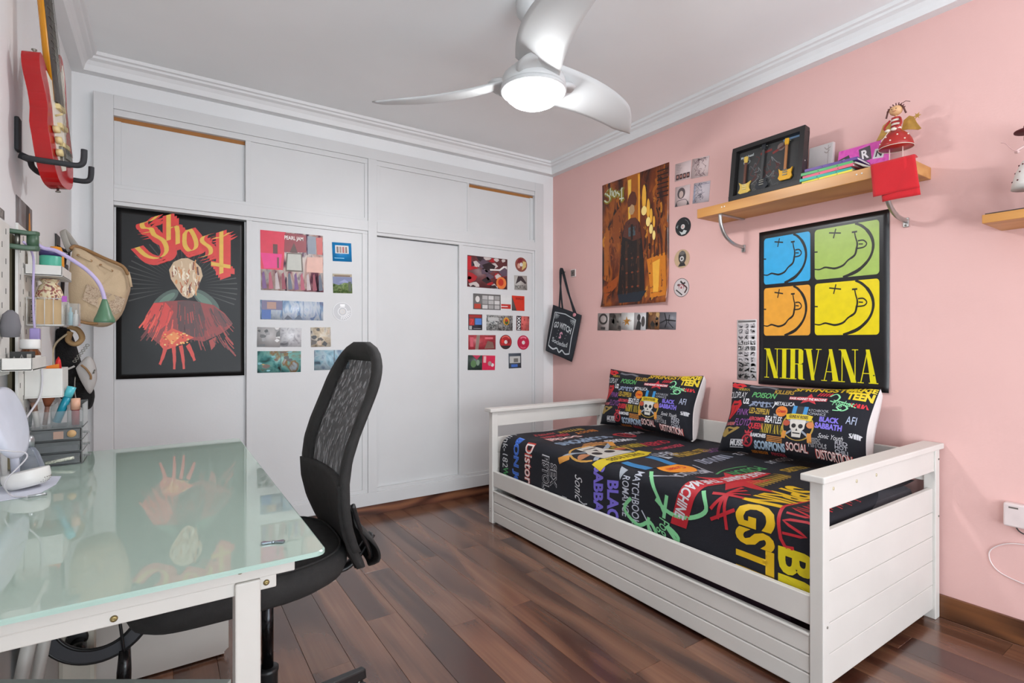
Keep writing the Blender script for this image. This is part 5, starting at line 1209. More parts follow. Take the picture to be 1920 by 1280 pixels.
BT('BLACK', 1.05, 1.775, 0.26, 0.075, lil, front=True, bold=0.04, shear=-0.2); BT('SABBATH', 1.04, 1.875, 0.34, 0.07, lil, front=True, bold=0.04, shear=-0.2)
BT('Sonic', 1.02, 2.02, 0.13, 0.055, wht, front=True, shear=0.4); BT('Youth', 1.15, 1.985, 0.14, 0.06, wht, front=True, shear=0.4)
BT('SEX', 1.0, 2.225, 0.12, 0.055, '20222a', front=True, bold=0.02, outline=wht); BT('PISTOLS', 1.01, 2.295, 0.2, 0.065, '20222a', front=True, bold=0.02, outline=wht)
BT('RED HOT', 1.16, 2.13, 0.14, 0.04, wht, front=True); BT('CHILI', 1.16, 2.19, 0.11, 0.04, wht, front=True)
BT('Distortion', 1.05, 2.455, 0.36, 0.075, 'e4d8d4', front=True, outline='b83428', bold=0.01)
BT('Social', 0.62, 2.455, 0.24, 0.075, 'e4d8d4', front=True, outline='b83428', bold=0.01)
BT('BON JOVI', 1.03, 2.59, 0.36, 0.07, blu, front=True, bold=0.02, outline='5a86d8')
BT('blink-182', 0.93, 2.705, 0.24, 0.055, wht, front=True, shear=0.1); BT('Weezer', 1.13, 2.70, 0.16, 0.055, grn, front=True, bold=0.02)
# hat-and-skull emblem with yellow ribbon
cx_, cy_ = CX1 - 1.925, -2.03
P.stroke([(cx_ + 0.17 * math.cos(R(a)), cy_ + 0.17 * math.sin(R(a))) for a in range(150, 391, 12)], 0.012, 'b88a3a', 1)
P.stroke([(cx_ - 0.2, cy_ - 0.14), (cx_ + 0.14, cy_ + 0.1)], 0.026, '8a94a0', 1); P.stroke([(cx_ + 0.2, cy_ - 0.14), (cx_ - 0.14, cy_ + 0.1)], 0.026, '8a94a0', 1)
P.stroke([(cx_ - 0.2, cy_ - 0.15), (cx_ - 0.16, cy_ - 0.08)], 0.035, 'c88a38', 2); P.stroke([(cx_ + 0.2, cy_ - 0.15), (cx_ + 0.16, cy_ - 0.08)], 0.035, 'c88a38', 2)
P.ell(cx_ - 0.13, cy_ + 0.0, 0.035, 0.03, '9a4a34', 2); P.ell(cx_ + 0.13, cy_ + 0.0, 0.035, 0.03, 'a8704c', 2)
P.poly([(cx_ - 0.1, cy_ + 0.12), (cx_ + 0.1, cy_ + 0.12), (cx_ + 0.1, cy_), (cx_ + 0.06, cy_ - 0.06), (cx_ + 0.05, cy_ - 0.15), (cx_ - 0.05, cy_ - 0.15), (cx_ - 0.06, cy_ - 0.06), (cx_ - 0.1, cy_)], 'b8b4ac', 3)
P.ell(cx_ - 0.045, cy_ + 0.01, 0.03, 0.028, '1c1a1c', 4); P.ell(cx_ + 0.045, cy_ + 0.01, 0.03, 0.028, '1c1a1c', 4); P.poly([(cx_, cy_ - 0.02), (cx_ - 0.015, cy_ - 0.06), (cx_ + 0.015, cy_ - 0.06)], '1c1a1c', 4)
P.rect(cx_ - 0.045, cy_ - 0.105, cx_ + 0.045, cy_ - 0.092, '1c1a1c', 4)
P.poly([(cx_ - 0.19, cy_ + 0.17), (cx_ - 0.1, cy_ + 0.22), (cx_ + 0.1, cy_ + 0.22), (cx_ + 0.19, cy_ + 0.17), (cx_ + 0.17, cy_ + 0.10), (cx_ + 0.1, cy_ + 0.13), (cx_ - 0.1, cy_ + 0.13), (cx_ - 0.17, cy_ + 0.10)], 'c8b01c', 5)
P.text("GUNS N' ROSES", cx_, cy_ + 0.172, 0.24, 0.05, '4a3c0c', bold=0.02, layer=6)
P.poly([(cx_ - 0.14, cy_ + 0.215), (cx_ + 0.14, cy_ + 0.215), (cx_ + 0.10, cy_ + 0.245), (cx_ + 0.12, cy_ + 0.40), (cx_ - 0.12, cy_ + 0.40), (cx_ - 0.10, cy_ + 0.245)], '16181e', 3)
for x in (-0.105, 0.06): P.poly([(cx_ + x, cy_ + 0.24), (cx_ + x + 0.045, cy_ + 0.24), (cx_ + x + 0.05, cy_ + 0.40), (cx_ + x, cy_ + 0.40)], '2a74a8', 4)
P.poly([(cx_ + 0.13, cy_ + 0.27), (cx_ + 0.2, cy_ + 0.30), (cx_ + 0.14, cy_ + 0.32)], '9aa0a8', 2); P.poly([(cx_ - 0.13, cy_ + 0.27), (cx_ - 0.2, cy_ + 0.30), (cx_ - 0.14, cy_ + 0.32)], '9aa0a8', 2)
P.ell(CX1 - 1.955, -1.575, 0.085, 0.095, orn, 2); P.text('Cream', CX1 - 1.955, -1.575, 0.11, 0.05, 'c03018', shear=0.3, layer=3, bold=0.02)
BT('BEATLES', 2.09, 1.80, 0.24, 0.08, 'b0b4be', bold=0.01); BT('LED ZEPPELIN', 2.29, 1.76, 0.26, 0.085, gold_, bold=0.03)
BT('NIRVANA', 2.10, 2.05, 0.30, 0.085, 'a8901e', bold=0.02); BT('QUEEN', 2.36, 2.05, 0.2, 0.08, 'b8283c', bold=0.02); BT('AEROSMITH', 2.34, 1.93, 0.22, 0.05, 'c03c50', bold=0.02)
BT('RAMONES', 2.22, 2.19, 0.22, 0.06, wht, bold=0.03)
for k in range(5): P.stroke([(CX1 - 2.13 - 0.0 + 0.02 * k, -2.17 - 0.018 * k), (CX1 - 1.90 - 0.02 * k, -2.17 - 0.018 * k)], 0.009, 'c88a4a', 1)
BT('SCORPIONS', 2.06, 2.32, 0.40, 0.095, '8296ae', bold=0.04)
P.ell(CX1 - 2.40, -2.33, 0.075, 0.075, 'b02c34', 1); P.ell(CX1 - 2.40, -2.33, 0.05, 0.05, '15161d', 2); P.text('DK', CX1 - 2.40, -2.33, 0.06, 0.06, 'b02c34', layer=3, bold=0.03)
P.script(CX1 - 2.02, -2.545, 0.22, 0.055, 'b02838', 1); P.script(CX1 - 2.26, -2.53, 0.16, 0.06, 'c8741c', 2); P.script(CX1 - 2.2, -2.61, 0.2, 0.05, gold_, 3); P.script(CX1 - 2.0, -2.63, 0.16, 0.045, 'a82c34', 4)
BT('MUSE', 2.5, 2.36, 0.17, 0.06, wht, bold=0.03); BT('PINK FLOYD', 2.48, 1.72, 0.22, 0.06, pur, shear=0.3); P.script(CX1 - 2.27, -1.60, 0.22, 0.07, gry, 5)
BT('U2', 2.46, 1.58, 0.07, 0.05, wht, bold=0.03); BT('KILLERS', 2.38, 1.26, 0.18, 0.05, gold_, bold=0.03); BT('COLDPLAY', 2.5, 1.4, 0.2, 0.05, wht, shear=0.2)
pass
pl_ = P.build('printed_lettering', spread, lambda p, q: (cover(p, -q), cover_n(p, -q)), eps=0.0006, maxlen=0.02, clip=(0.0, -(CYF - RAD + RAD * PI / 2 + 0.1), SLEN - 0.01, -(CYN - 0.02)))
pl_['kind'] = 'stuff'

def pillow_design(P):
    T = lambda s, w_, h_, ln, ht, col, **kw: P.text(s, w_, 1 - h_, ln, ht, col, **kw)
    P.stroke([(0.02, 0.97), (0.06, 0.94), (0.10, 0.96), (0.14, 0.92)], 0.04, 'c81c28', 1, smooth=3); P.stroke([(0.02, 0.93), (0.08, 0.90), (0.13, 0.90)], 0.03, 'c81c28', 1, smooth=3)
    P.script(0.14, 0.875, 0.10, 0.04, 'a08a2a', 6); T('COLDPLAY', 0.085, 0.215, 0.19, 0.095, 'd0d0d4', shear=0.2)
    P.stroke([(0.18, 0.945), (0.25, 0.93), (0.32, 0.95), (0.4, 0.92)], 0.03, '6a6c74', 1, smooth=3); T('KILLERS', 0.46, 0.125, 0.14, 0.07, 'a8862a', bold=0.03)
    T('SPRINGSTEEN', 0.745, 0.055, 0.45, 0.075, 'c8a41a', bold=0.03); T('BRUCE', 0.92, 0.045, 0.16, 0.06, 'd8bc18', bold=0.04, layer=3); T('TEEN', 0.93, 0.135, 0.13, 0.10, 'd8bc18', bold=0.05, layer=2)
    T('POISON', 0.32, 0.20, 0.19, 0.085, '58a860', shear=0.3, bold=0.02)
    P.star(0.645, 0.79, 0.085, 'b81c2c', 1); P.rect(0.51, 0.765, 0.76, 0.81, 'b8283c', 2); T('RAGE AGAINST THE MACHINE', 0.635, 0.213, 0.24, 0.035, 'e4dcdc', bold=0.03, layer=3)
    for k in range(5): P.stroke([(0.69 + 0.018 * k, 0.84), (0.705 + 0.018 * k, 0.89)], 0.01, 'b81c2c', 2)
    for pts in ([(0.77, 0.84), (0.80, 0.88), (0.83, 0.83), (0.81, 0.77), (0.78, 0.78)], [(0.80, 0.79), (0.88, 0.76), (0.93, 0.72)], [(0.83, 0.70), (0.86, 0.66), (0.89, 0.70), (0.86, 0.74), (0.83, 0.70)], [(0.81, 0.66), (0.84, 0.66), (0.86, 0.68)]): P.stroke(pts, 0.011, '86d09a', 2, smooth=4)
    T('Foghat', 0.86, 0.255, 0.12, 0.09, '86d09a', shear=0.3, layer=3); P.script(0.94, 0.75, 0.09, 0.05, 'c81c28', 8)
    P.poly([(0.03, 0.62), (0.06, 0.70), (0.10, 0.69), (0.13, 0.71), (0.15, 0.64), (0.12, 0.56), (0.08, 0.48), (0.05, 0.42), (0.035, 0.45), (0.04, 0.53)], 'c01c24', 1); P.poly([(0.06, 0.655), (0.12, 0.655), (0.11, 0.635), (0.065, 0.63)], '1a0c10', 2); P.stroke([(0.09, 0.61), (0.075, 0.52), (0.055, 0.46)], 0.008, '8a1018', 2, smooth=3)
    T('U2', 0.185, 0.31, 0.055, 0.085, 'd0d0d4', bold=0.05); P.script(0.315, 0.665, 0.17, 0.08, '7c88a0', 7, th=0.012); P.stroke([(0.22, 0.62), (0.26, 0.68), (0.38, 0.69)], 0.02, '7c88a0', 1); 
    T('METALLICA', 0.485, 0.305, 0.15, 0.055, 'd0d0d4', bold=0.02); P.stroke([(0.42, 0.69), (0.40, 0.62)], 0.008, 'd0d0d4', 1); P.stroke([(0.555, 0.69), (0.59, 0.62)], 0.008, 'd0d0d4', 1)
    P.ell(0.475, 0.585, 0.044, 0.075, 'd8781c', 1); T('Cream', 0.475, 0.41, 0.062, 0.05, 'b8201c', shear=0.3, layer=2, bold=0.03)
    T('MATCHBOOK', 0.715, 0.365, 0.15, 0.035, 'b0b0b8'); T('ROMANCE', 0.715, 0.41, 0.12, 0.035, 'b0b0b8')
    T('PINK', 0.17, 0.47, 0.11, 0.09, '8a4a98', shear=0.2); T('FLOYD', 0.185, 0.615, 0.14, 0.10, '8a4a98', shear=0.2)
    T('LED-ZEPPELIN', 0.305, 0.44, 0.155, 0.085, 'b0902a', bold=0.03); T('THE', 0.435, 0.475, 0.035, 0.03, 'd0d0d4'); T('BEATLES', 0.425, 0.545, 0.125, 0.10, 'd4d4d8', bold=0.02)
    T('AEROSMITH', 0.30, 0.555, 0.13, 0.055, 'c83c4c', bold=0.03); T('QUEEN', 0.30, 0.665, 0.11, 0.10, 'c82434', bold=0.03)
    serif_word(P, 'NIRVANA', 0.345, 0.26, 0.505, 0.385, 'b8a01c', 1)
    ex, ey = 0.605, 0.40
    P.stroke([(ex + 0.105 * math.cos(R(a)), ey + 0.19 * math.sin(R(a))) for a in range(140, 401, 13)], 0.011, 'b09038', 1)
    P.stroke([(ex - 0.09, ey - 0.14), (ex + 0.08, ey + 0.10)], 0.018, '9098a4', 1); P.stroke([(ex + 0.09, ey - 0.14), (ex - 0.08, ey + 0.10)], 0.018, '9098a4', 1)
    P.stroke([(ex - 0.09, ey - 0.18), (ex - 0.085, ey - 0.08)], 0.028, 'd08a34', 2); P.stroke([(ex + 0.09, ey - 0.20), (ex + 0.085, ey - 0.08)], 0.028, 'd08a34', 2)
    P.poly([(ex - 0.055, ey + 0.09), (ex + 0.055, ey + 0.09), (ex + 0.05, ey - 0.03), (ex + 0.035, ey - 0.06), (ex + 0.03, ey - 0.15), (ex - 0.03, ey - 0.15), (ex - 0.035, ey - 0.06), (ex - 0.05, ey - 0.03)], 'd0ccc4', 3)
    P.ell(ex - 0.024, ey + 0.0, 0.016, 0.03, '1c1a1c', 4); P.ell(ex + 0.024, ey + 0.0, 0.016, 0.03, '1c1a1c', 4); P.poly([(ex, ey - 0.03), (ex - 0.008, ey - 0.065), (ex + 0.008, ey - 0.065)], '1c1a1c', 4); P.rect(ex - 0.026, ey - 0.105, ex + 0.026, ey - 0.09, '1c1a1c', 4)
    P.poly([(ex - 0.09, ey + 0.15), (ex - 0.04, ey + 0.165), (ex + 0.05, ey + 0.165), (ex + 0.095, ey + 0.15), (ex + 0.085, ey + 0.075), (ex + 0.04, ey + 0.09), (ex - 0.04, ey + 0.09), (ex - 0.08, ey + 0.075)], 'd0b41c', 5); T("GUNS N' ROSES", ex, 1 - (ey + 0.125), 0.13, 0.045, '4a3c0c', bold=0.03, layer=6)
    P.poly([(ex - 0.06, ey + 0.16), (ex + 0.06, ey + 0.16), (ex + 0.055, ey + 0.27), (ex - 0.05, ey + 0.28)], '14161c', 3)
    for x in (-0.052, 0.022): P.poly([(ex + x, ey + 0.165), (ex + x + 0.028, ey + 0.165), (ex + x + 0.03, ey + 0.275), (ex + x + 0.003, ey + 0.275)], '2f86c0', 4)
    P.ell(ex - 0.08, ey + 0.03, 0.025, 0.04, 'b04a30', 2); P.ell(ex + 0.085, ey + 0.03, 0.025, 0.045, 'c87a40', 2)
    T('BLACK', 0.80, 0.47, 0.12, 0.07, '7a6ad0', bold=0.05); T('SABBATH', 0.80, 0.555, 0.165, 0.075, '7a6ad0', bold=0.05)
    T('AFI', 0.925, 0.44, 0.055, 0.095, 'aab4cc'); T('Sonic Youth', 0.82, 0.68, 0.15, 0.06, 'd0d0d4', shear=0.4)
    P.stroke([(0.02, 0.22), (0.06, 0.30), (0.12, 0.29), (0.16, 0.31), (0.11, 0.25), (0.06, 0.2)], 0.025, '9a8040', 1, smooth=3); P.ell(0.05, 0.23, 0.03, 0.06, '9a8040', 1)
    P.script(0.075, 0.36, 0.09, 0.045, 'c86a6a', 9)
    P.rect(0.115, 0.135, 0.225, 0.143, 'd0d0d4', 1); T('MUSE', 0.17, 0.905, 0.11, 0.075, 'd0d0d4', bold=0.04); P.rect(0.115, 0.04, 0.225, 0.048, 'd0d0d4', 1)
    P.ell(0.255, 0.14, 0.043, 0.085, 'b8303c', 1); P.ell(0.255, 0.14, 0.03, 0.06, '15161d', 2); T('K', 0.255, 0.86, 0.035, 0.08, 'b8303c', layer=3, bold=0.05); P.poly([(0.23, 0.23), (0.28, 0.23), (0.29, 0.28), (0.265, 0.25), (0.255, 0.29), (0.245, 0.25), (0.22, 0.28)], 'b8303c', 1)
    T('RAMONES', 0.335, 0.785, 0.115, 0.055, 'd0d0d4', bold=0.05)
    for k in range(4): P.stroke([(0.40, 0.225 - 0.022 * k), (0.51, 0.22 - 0.022 * k)], 0.011, 'c88438', 1)
    T('SCORPIONS', 0.42, 0.905, 0.22, 0.105, '9ab0c4', bold=0.05); T('SOCIAL', 0.61, 0.875, 0.14, 0.10, 'e0d4d0', outline='b04038', bold=0.01); T('DISTORTION', 0.835, 0.905, 0.20, 0.10, 'e0d4d0', outline='b04038', bold=0.01)
    T('SEX', 0.735, 0.75, 0.055, 0.05, '1a1b22', outline='c8c8cc'); T('PISTOLS', 0.745, 0.81, 0.105, 0.06, '1a1b22', outline='c8c8cc')
    for k, s in enumerate(('RED', 'HOT', 'CHILI')): T(s, 0.885, 0.735 + 0.05 * k, 0.07, 0.045, 'a8a8b0', bold=0.02)
    P.script(0.955, 0.38, 0.06, 0.06, 'c8c8cc', 10, th=0.009); P.script(0.34, 0.016, 0.12, 0.025, 'c8741c', 11); P.script(0.47, 0.016, 0.1, 0.028, 'c83444', 12)
white_cotton = mat('white_cotton', 'dcd4d2', 0.85, var=0.03, bump=0.1, bscale=200)
def pillow(label, yc, xb, xt, zb_, zt, W_, yaw, rollv):
    """cushion leaning against the wall; printed front, white back"""
    t = thing('pillow', label, 'pillow', (xb + 0.05, yc, zb_))
    dn = Vector((xt - xb, 0, zt - zb_)); Hh = dn.length; ey = dn.normalized()
    ex = Vector((math.sin(yaw), -math.cos(yaw), rollv)).normalized()
    n = ex.cross(ey).normalized(); ey = n.cross(ex).normalized()
    O = Vector((xb, yc, zb_))
    def ps(u, v, side):
        a, b_ = 2 * u - 1, 2 * v - 1
        x = a * (1 - 0.075 * (1 - b_ * b_)) ; y = b_ * (1 - 0.10 * (1 - a * a)) 
        th = 0.075 * max(0.0, (1 - a ** 4) * (1 - b_ ** 4)) ** 0.55
        wr = 0.0025 * math.sin(9 * a + 3 * b_) * (1 - abs(b_)) + 0.003 * math.sin(5 * b_ - 11 * a) * abs(a)
        return O + ex * (x * W_ / 2) + ey * (Hh * (y + 1) / 2) + n * ((th if side > 0 else -0.6 * th) + wr)
    MB().grid(lambda u, v: ps(u, v, 1), 56, 40).build('printed_front', cloth, t)
    MB().grid(lambda u, v: ps(u, v, -1), 28, 20).build('white_back', white_cotton, t)
    fl = MB()
    fl.grid(lambda u, v: ps(1, v, 1) + ex * (0.012 * u * math.sin(PI * v) ** 0.3) - n * 0.055 * u * math.sin(PI * v) ** 0.4, 4, 18)
    fl.build('white_flap', white_cotton, t, solid=0.0015)
    def m(p, q):
        e = 1e-3; P0 = ps(p, q, 1)
        nn = (ps(min(1, p + e), q, 1) - ps(p - e, q, 1)).cross(ps(p, q + e, 1) - ps(p, q - e, 1)).normalized()
        return P0, (nn if nn.dot(n) > 0 else -nn)
    P = Print(); pillow_design(P)
    P.build('printed_lettering', t, m, eps=0.0007, maxlen=0.025, clip=(0.004, 0.004, 0.996, 0.996))
    return t
pillow('printed band-name pillow with white back, leaning by the far headboard end', 2.275, 2.50, 2.60, 0.572, 0.945, 0.725, R(3), -0.015)
pillow('printed band-name pillow with white back, leaning beside the near bed end', 1.345, 2.445, 2.60, 0.572, 0.925, 0.70, R(2), 0.02)
# small red packet tucked by the wall behind the bed end
rp = MB().box(2.585, 2.625, 0.92, 0.95, 0.56, 0.625).build('red_packet', mat('red_packet', 'b42420', 0.5), bevel=0.006); center_origin(rp, (2.605, 0.935, 0.56)); tag(rp, 'small red packet tucked between the mattress and the pink wall', 'packet')

# ================================================================== glass desk
dw = mat('white_powder_coat', 'c8c4bd', 0.45, var=0.02)
DX0, DX1, DY0, DY1, DZ = -0.372, 0.254, 1.0, 2.362, 0.752
desk = thing('glass_desk', 'frosted green glass desk on a white metal frame along the left wall', 'desk', (-0.06, 1.68, 0))
gm, nt, b = base_mat('frosted_green_glass_top')
tc = node(nt, 'ShaderNodeTexCoord'); n1 = node(nt, 'ShaderNodeTexNoise', i_Scale=2.0)
rp_ = node(nt, 'ShaderNodeValToRGB'); rp_.color_ramp.elements[0].color = lin('a4b6aa'); rp_.color_ramp.elements[1].color = lin('acbdb2')
nt.links.new(tc.outputs['Object'], n1.inputs['Vector']); nt.links.new(n1.outputs['Fac'], rp_.inputs[0]); nt.links.new(rp_.outputs[0], b.inputs['Base Color'])
b.inputs['Roughness'].default_value = 0.015; b.inputs['IOR'].default_value = 1.6; b.inputs['Specular IOR Level'].default_value = 0.6
edge_m = mat('pale_green_glass_edge', 'a2bbb0', 0.15, var=0.03)
rc = 0.022; outl = []
for cx, cy, a0 in ((DX1 - rc, DY1 - rc, 0), (DX0 + rc, DY1 - rc, 90), (DX0 + rc, DY0 + rc, 180), (DX1 - rc, DY0 + rc, 270)):
    outl += [Vector((cx + rc * math.cos(R(a0 + 15 * k)), cy + rc * math.sin(R(a0 + 15 * k)), DZ - 0.008)) for k in range(7)]
tb = MB(); n = len(outl); up8 = Vector((0, 0, 0.008))
ins = [Vector((p.x + (0.0025 if p.x < -0.06 else -0.0025), p.y + (0.0025 if p.y < 1.68 else -0.0025), DZ)) for p in outl]
tb.add(outl, [tuple(range(n - 1, -1, -1))], 0); tb.add(ins, [tuple(range(n))], 0)
mid = [p + up8 * 0.75 for p in outl]
tb.add(outl + mid, [(i, (i + 1) % n, n + (i + 1) % n, n + i) for i in range(n)], 1)
tb.add(mid + ins, [(i, (i + 1) % n, n + (i + 1) % n, n + i) for i in range(n)], 1)
tb.build('glass_top', [gm, edge_m], desk)
brass = mat('brass_screw', '8a7a50', 0.35, 0.8)
for y0, y1 in ((1.03, 1.07), (2.29, 2.33)):
    ends = (-0.35, 0.203)
    ub = MB().box(ends[0], ends[1], y0 - 0.0, y1, 0.716, 0.7435).build('top_beam', dw, desk, bevel=0.002)
    lb = MB().box(ends[0] + 0.01, 0.172, y0 + 0.004, y1 - 0.004, 0.692, 0.7155).build('lower_beam', dw, desk, bevel=0.002)
    for x0 in (0.104, -0.34):
        lg = MB().box(x0, x0 + 0.041, y0 - 0.004, y1, 0.006, 0.7155).build('leg', dw, desk, bevel=0.003)
        MB().lathe([(0.018, 0), (0.018, 0.006)], (x0 + 0.02, (y0 + y1) / 2, 0), n=16).build('foot', mat('black_rubber', '1c1c1c', 0.7), lg)
    for x, z, m in ((0.112, 0.736, ub), (0.155, 0.704, lb), (-0.065, 0.703, lb)):
        MB().lathe([(0.0055, 0), (0.0045, 0.0025), (0.0015, 0.003), (0, 0.002)], (x, y0 + (0.004 if z < 0.71 else 0), z), (0, -1, 0), 12).build('screw', brass, m)
for x0 in (0.104, -0.34):
    MB().box(x0 + 0.004, x0 + 0.037, 1.07, 2.29, 0.692, 0.7155).build('side_beam', dw, desk, bevel=0.002)
MB().box(-0.30, 0.104, 2.30, 2.326, 0.20, 0.23).build('cross_bar', dw, desk, bevel=0.002)

# ================================================================== office chair
blk = mat('black_chair_fabric', '262524', 0.85, var=0.2, scale=40, bump=0.25, bscale=500)
blkp = mat('black_plastic', '1b1b1c', 0.4); piston = mat('black_chrome', '2c2c2e', 0.15, 0.9)
CXc, CYc = 0.24, 1.58
ch = thing('office_chair', 'black mesh-back office chair pushed under the glass desk', 'office chair', (CXc, CYc, 0))
def seat_ring(sc_, z, dz=0.0):
    out = []
    for k in range(40):
        a = 2 * PI * k / 40; ca, sa = math.cos(a), math.sin(a); e = 2 / 3.2
        x = 0.258 * math.copysign(abs(ca) ** e, ca) * sc_; y = 0.245 * math.copysign(abs(sa) ** e, sa) * sc_ * (1 - 0.10 * (ca > 0) * ca)
        out.append(Vector((CXc - 0.062 + x, CYc + y, z + 0.088 - 0.028 * max(0, -ca) ** 2 * (sc_ > 0.3) + dz)))
    return out
sm_ = MB(); rings = [(0.0, 0.405), (0.62, 0.403), (0.86, 0.408), (0.96, 0.425), (1.0, 0.45), (0.985, 0.475), (0.92, 0.492), (0.75, 0.492), (0.4, 0.482), (0.0, 0.48)]
RR = [seat_ring(max(s, 0.001), z) for s, z in rings]
sm_.add([p for r in RR for p in r], [(i * 40 + k, i * 40 + (k + 1) % 40, (i + 1) * 40 + (k + 1) % 40, (i + 1) * 40 + k) for i in range(len(RR) - 1) for k in range(40)], 0, True)
seat = sm_.build('seat', blk, ch)
MB().tube(seat_ring(0.93, 0.4935), 0.003, 6, closed=True).build('piping', blk, seat)
prof = [(0.495, 0.488), (0.53, 0.466), (0.57, 0.444), (0.62, 0.421), (0.68, 0.404), (0.74, 0.397), (0.80, 0.399), (0.86, 0.412), (0.93, 0.441), (1.02, 0.478), (1.10, 0.507), (1.142, 0.517)]
def bx_(z):
    for (z0, x0), (z1, x1) in zip(prof, prof[1:]):
        if z <= z1:
            t = (z - z0) / (z1 - z0); t = t; return x0 + (x1 - x0) * t
    return prof[-1][1]
def back_half(t):      # half width along the height t in 0..1
    w_ = 0.232
    lo = min(1, t / 0.42); hi = min(1, (1 - t) / 0.22)
    return w_ * (0.62 + 0.38 * math.sin(lo * PI / 2)) * math.sqrt(max(0.0, 1 - (1 - hi) ** 2)) * (1.0 if t > 0.03 else 0.75 + 0.25 * t / 0.03) 
def bpos(a, t, off=0.0):
    z = 0.495 + (1.142 - 0.495) * t
    y = a * back_half(t)
    zz = 0.5 * (bx_(max(0.496, z - 0.03)) + bx_(min(1.141, z + 0.03)))
    return Vector((zz + 0.035 * (1 - a * a) * (0.4 + 0.6 * t) - 0.012 + off, CYc - y, z))
mm, nt, b = base_mat('open_black_mesh')
b.inputs['Base Color'].default_value = lin('1c1c1d'); b.inputs['Roughness'].default_value = 0.7
tc = node(nt, 'ShaderNodeTexCoord'); mpp = node(nt, 'ShaderNodeMapping'); mpp.inputs['Scale'].default_value = (110, 110, 12); mpp.inputs['Rotation'].default_value = (0.5, 0, 0)
nt.links.new(tc.outputs['Object'], mpp.inputs[0])
nv = node(nt, 'ShaderNodeTexNoise', i_Scale=1.0, i_Detail=2.0); nt.links.new(mpp.outputs[0], nv.inputs['Vector'])
cmp_ = node(nt, 'ShaderNodeMapRange'); cmp_.inputs[1].default_value = 0.45; cmp_.inputs[2].default_value = 0.75; cmp_.inputs[3].default_value = 0.05; cmp_.inputs[4].default_value = 0.32
nt.links.new(nv.outputs['Fac'], cmp_.inputs[0])
trn = node(nt, 'ShaderNodeBsdfTransparent'); mxs = node(nt, 'ShaderNodeMixShader')
nt.links.new(cmp_.outputs[0], mxs.inputs[0]); nt.links.new(b.outputs[0], mxs.inputs[1]); nt.links.new(trn.outputs[0], mxs.inputs[2]); nt.links.new(mxs.outputs[0], nt.nodes['Material Output'].inputs['Surface'])
bk = MB().grid(lambda u, v: bpos((2 * u - 1) * 0.9, 0.30 + 0.665 * v), 16, 30).build('mesh_panel', mm, ch)
# padded border: lower pad plus rim
MB().grid(lambda u, v: bpos((2 * u - 1) * 0.97, 0.42 * v, 0.004), 16, 24).build('lower_back_pad', blk, ch, solid=0.022)
rim = MB()
lo_t = 0.12
loop = [(-1, t) for t in [lo_t + (0.995 - lo_t) * k / 34 for k in range(35)]]
loop = loop + [(1, t) for _, t in reversed(loop)]
cen = [bpos(a, t) for a, t in loop]
inn = [bpos(a * 0.74, lo_t + (t - lo_t) * 0.90) for a, t in loop]
nrm_ = Vector((1, 0, 0)); vs_ = []; m_ = len(loop)
for c0, c1 in zip(cen, inn):
    midp = (c0 + c1) / 2
    vs_ += [c0 - nrm_ * 0.008, midp - nrm_ * 0.014, c1 - nrm_ * 0.004, c1 + nrm_ * 0.006, midp + nrm_ * 0.012, c0 + nrm_ * 0.012]
fs = [(i * 6 + k, i * 6 + (k + 1) % 6, (i + 1) * 6 + (k + 1) % 6, (i + 1) * 6 + k) for i in range(m_ - 1) for k in range(6)]
fs += [tuple(range(5, -1, -1)), tuple((m_ - 1) * 6 + k for k in range(6))]
rim.add(vs_, fs, 0, True); rim.build('back_rim', blk, ch)
zipp = smooth_path([bpos(0.97, 0.34, 0.02), bpos(0.93, 0.22, 0.03), bpos(0.86, 0.12, 0.035), bpos(0.6, 0.03, 0.03), bpos(0.2, 0.0, 0.028)], 6)
MB().tube(zipp, 0.006, 8).build('zip_seam', blkp, ch)
# rear sleeve hanging open below the lumbar
MB().grid(lambda u, v: bpos(0.95 - 1.9 * u, 0.30 * v, 0.024 + 0.05 * math.sin(PI * min(1, v * 1.2)) * (1 - v * 0.7)), 14, 16).build('rear_sleeve', blk, ch, solid=0.006)
MB().box(CXc - 0.10, CXc + 0.10, CYc - 0.07, CYc + 0.07, 0.463, 0.492).build('seat_plate', blkp, ch, bevel=0.006)
MB().tube(smooth_path([(CXc + 0.08, CYc, 0.472), (CXc + 0.18, CYc, 0.462), (0.475, CYc, 0.478), (0.535, CYc, 0.55)], 5), 0.02, 10, flat=0.5).build('back_support', blkp, ch)
MB().tube([(CXc, CYc, 0.22), (CXc, CYc, 0.47)], 0.0155, 20).build('piston', piston, ch)
MB().lathe([(0.024, 0.07), (0.0265, 0.08), (0.0265, 0.225), (0.0285, 0.229), (0.0285, 0.237), (0.022, 0.241), (0.0, 0.241)], (CXc, CYc, 0), n=24).build('gas_column', blkp, ch)
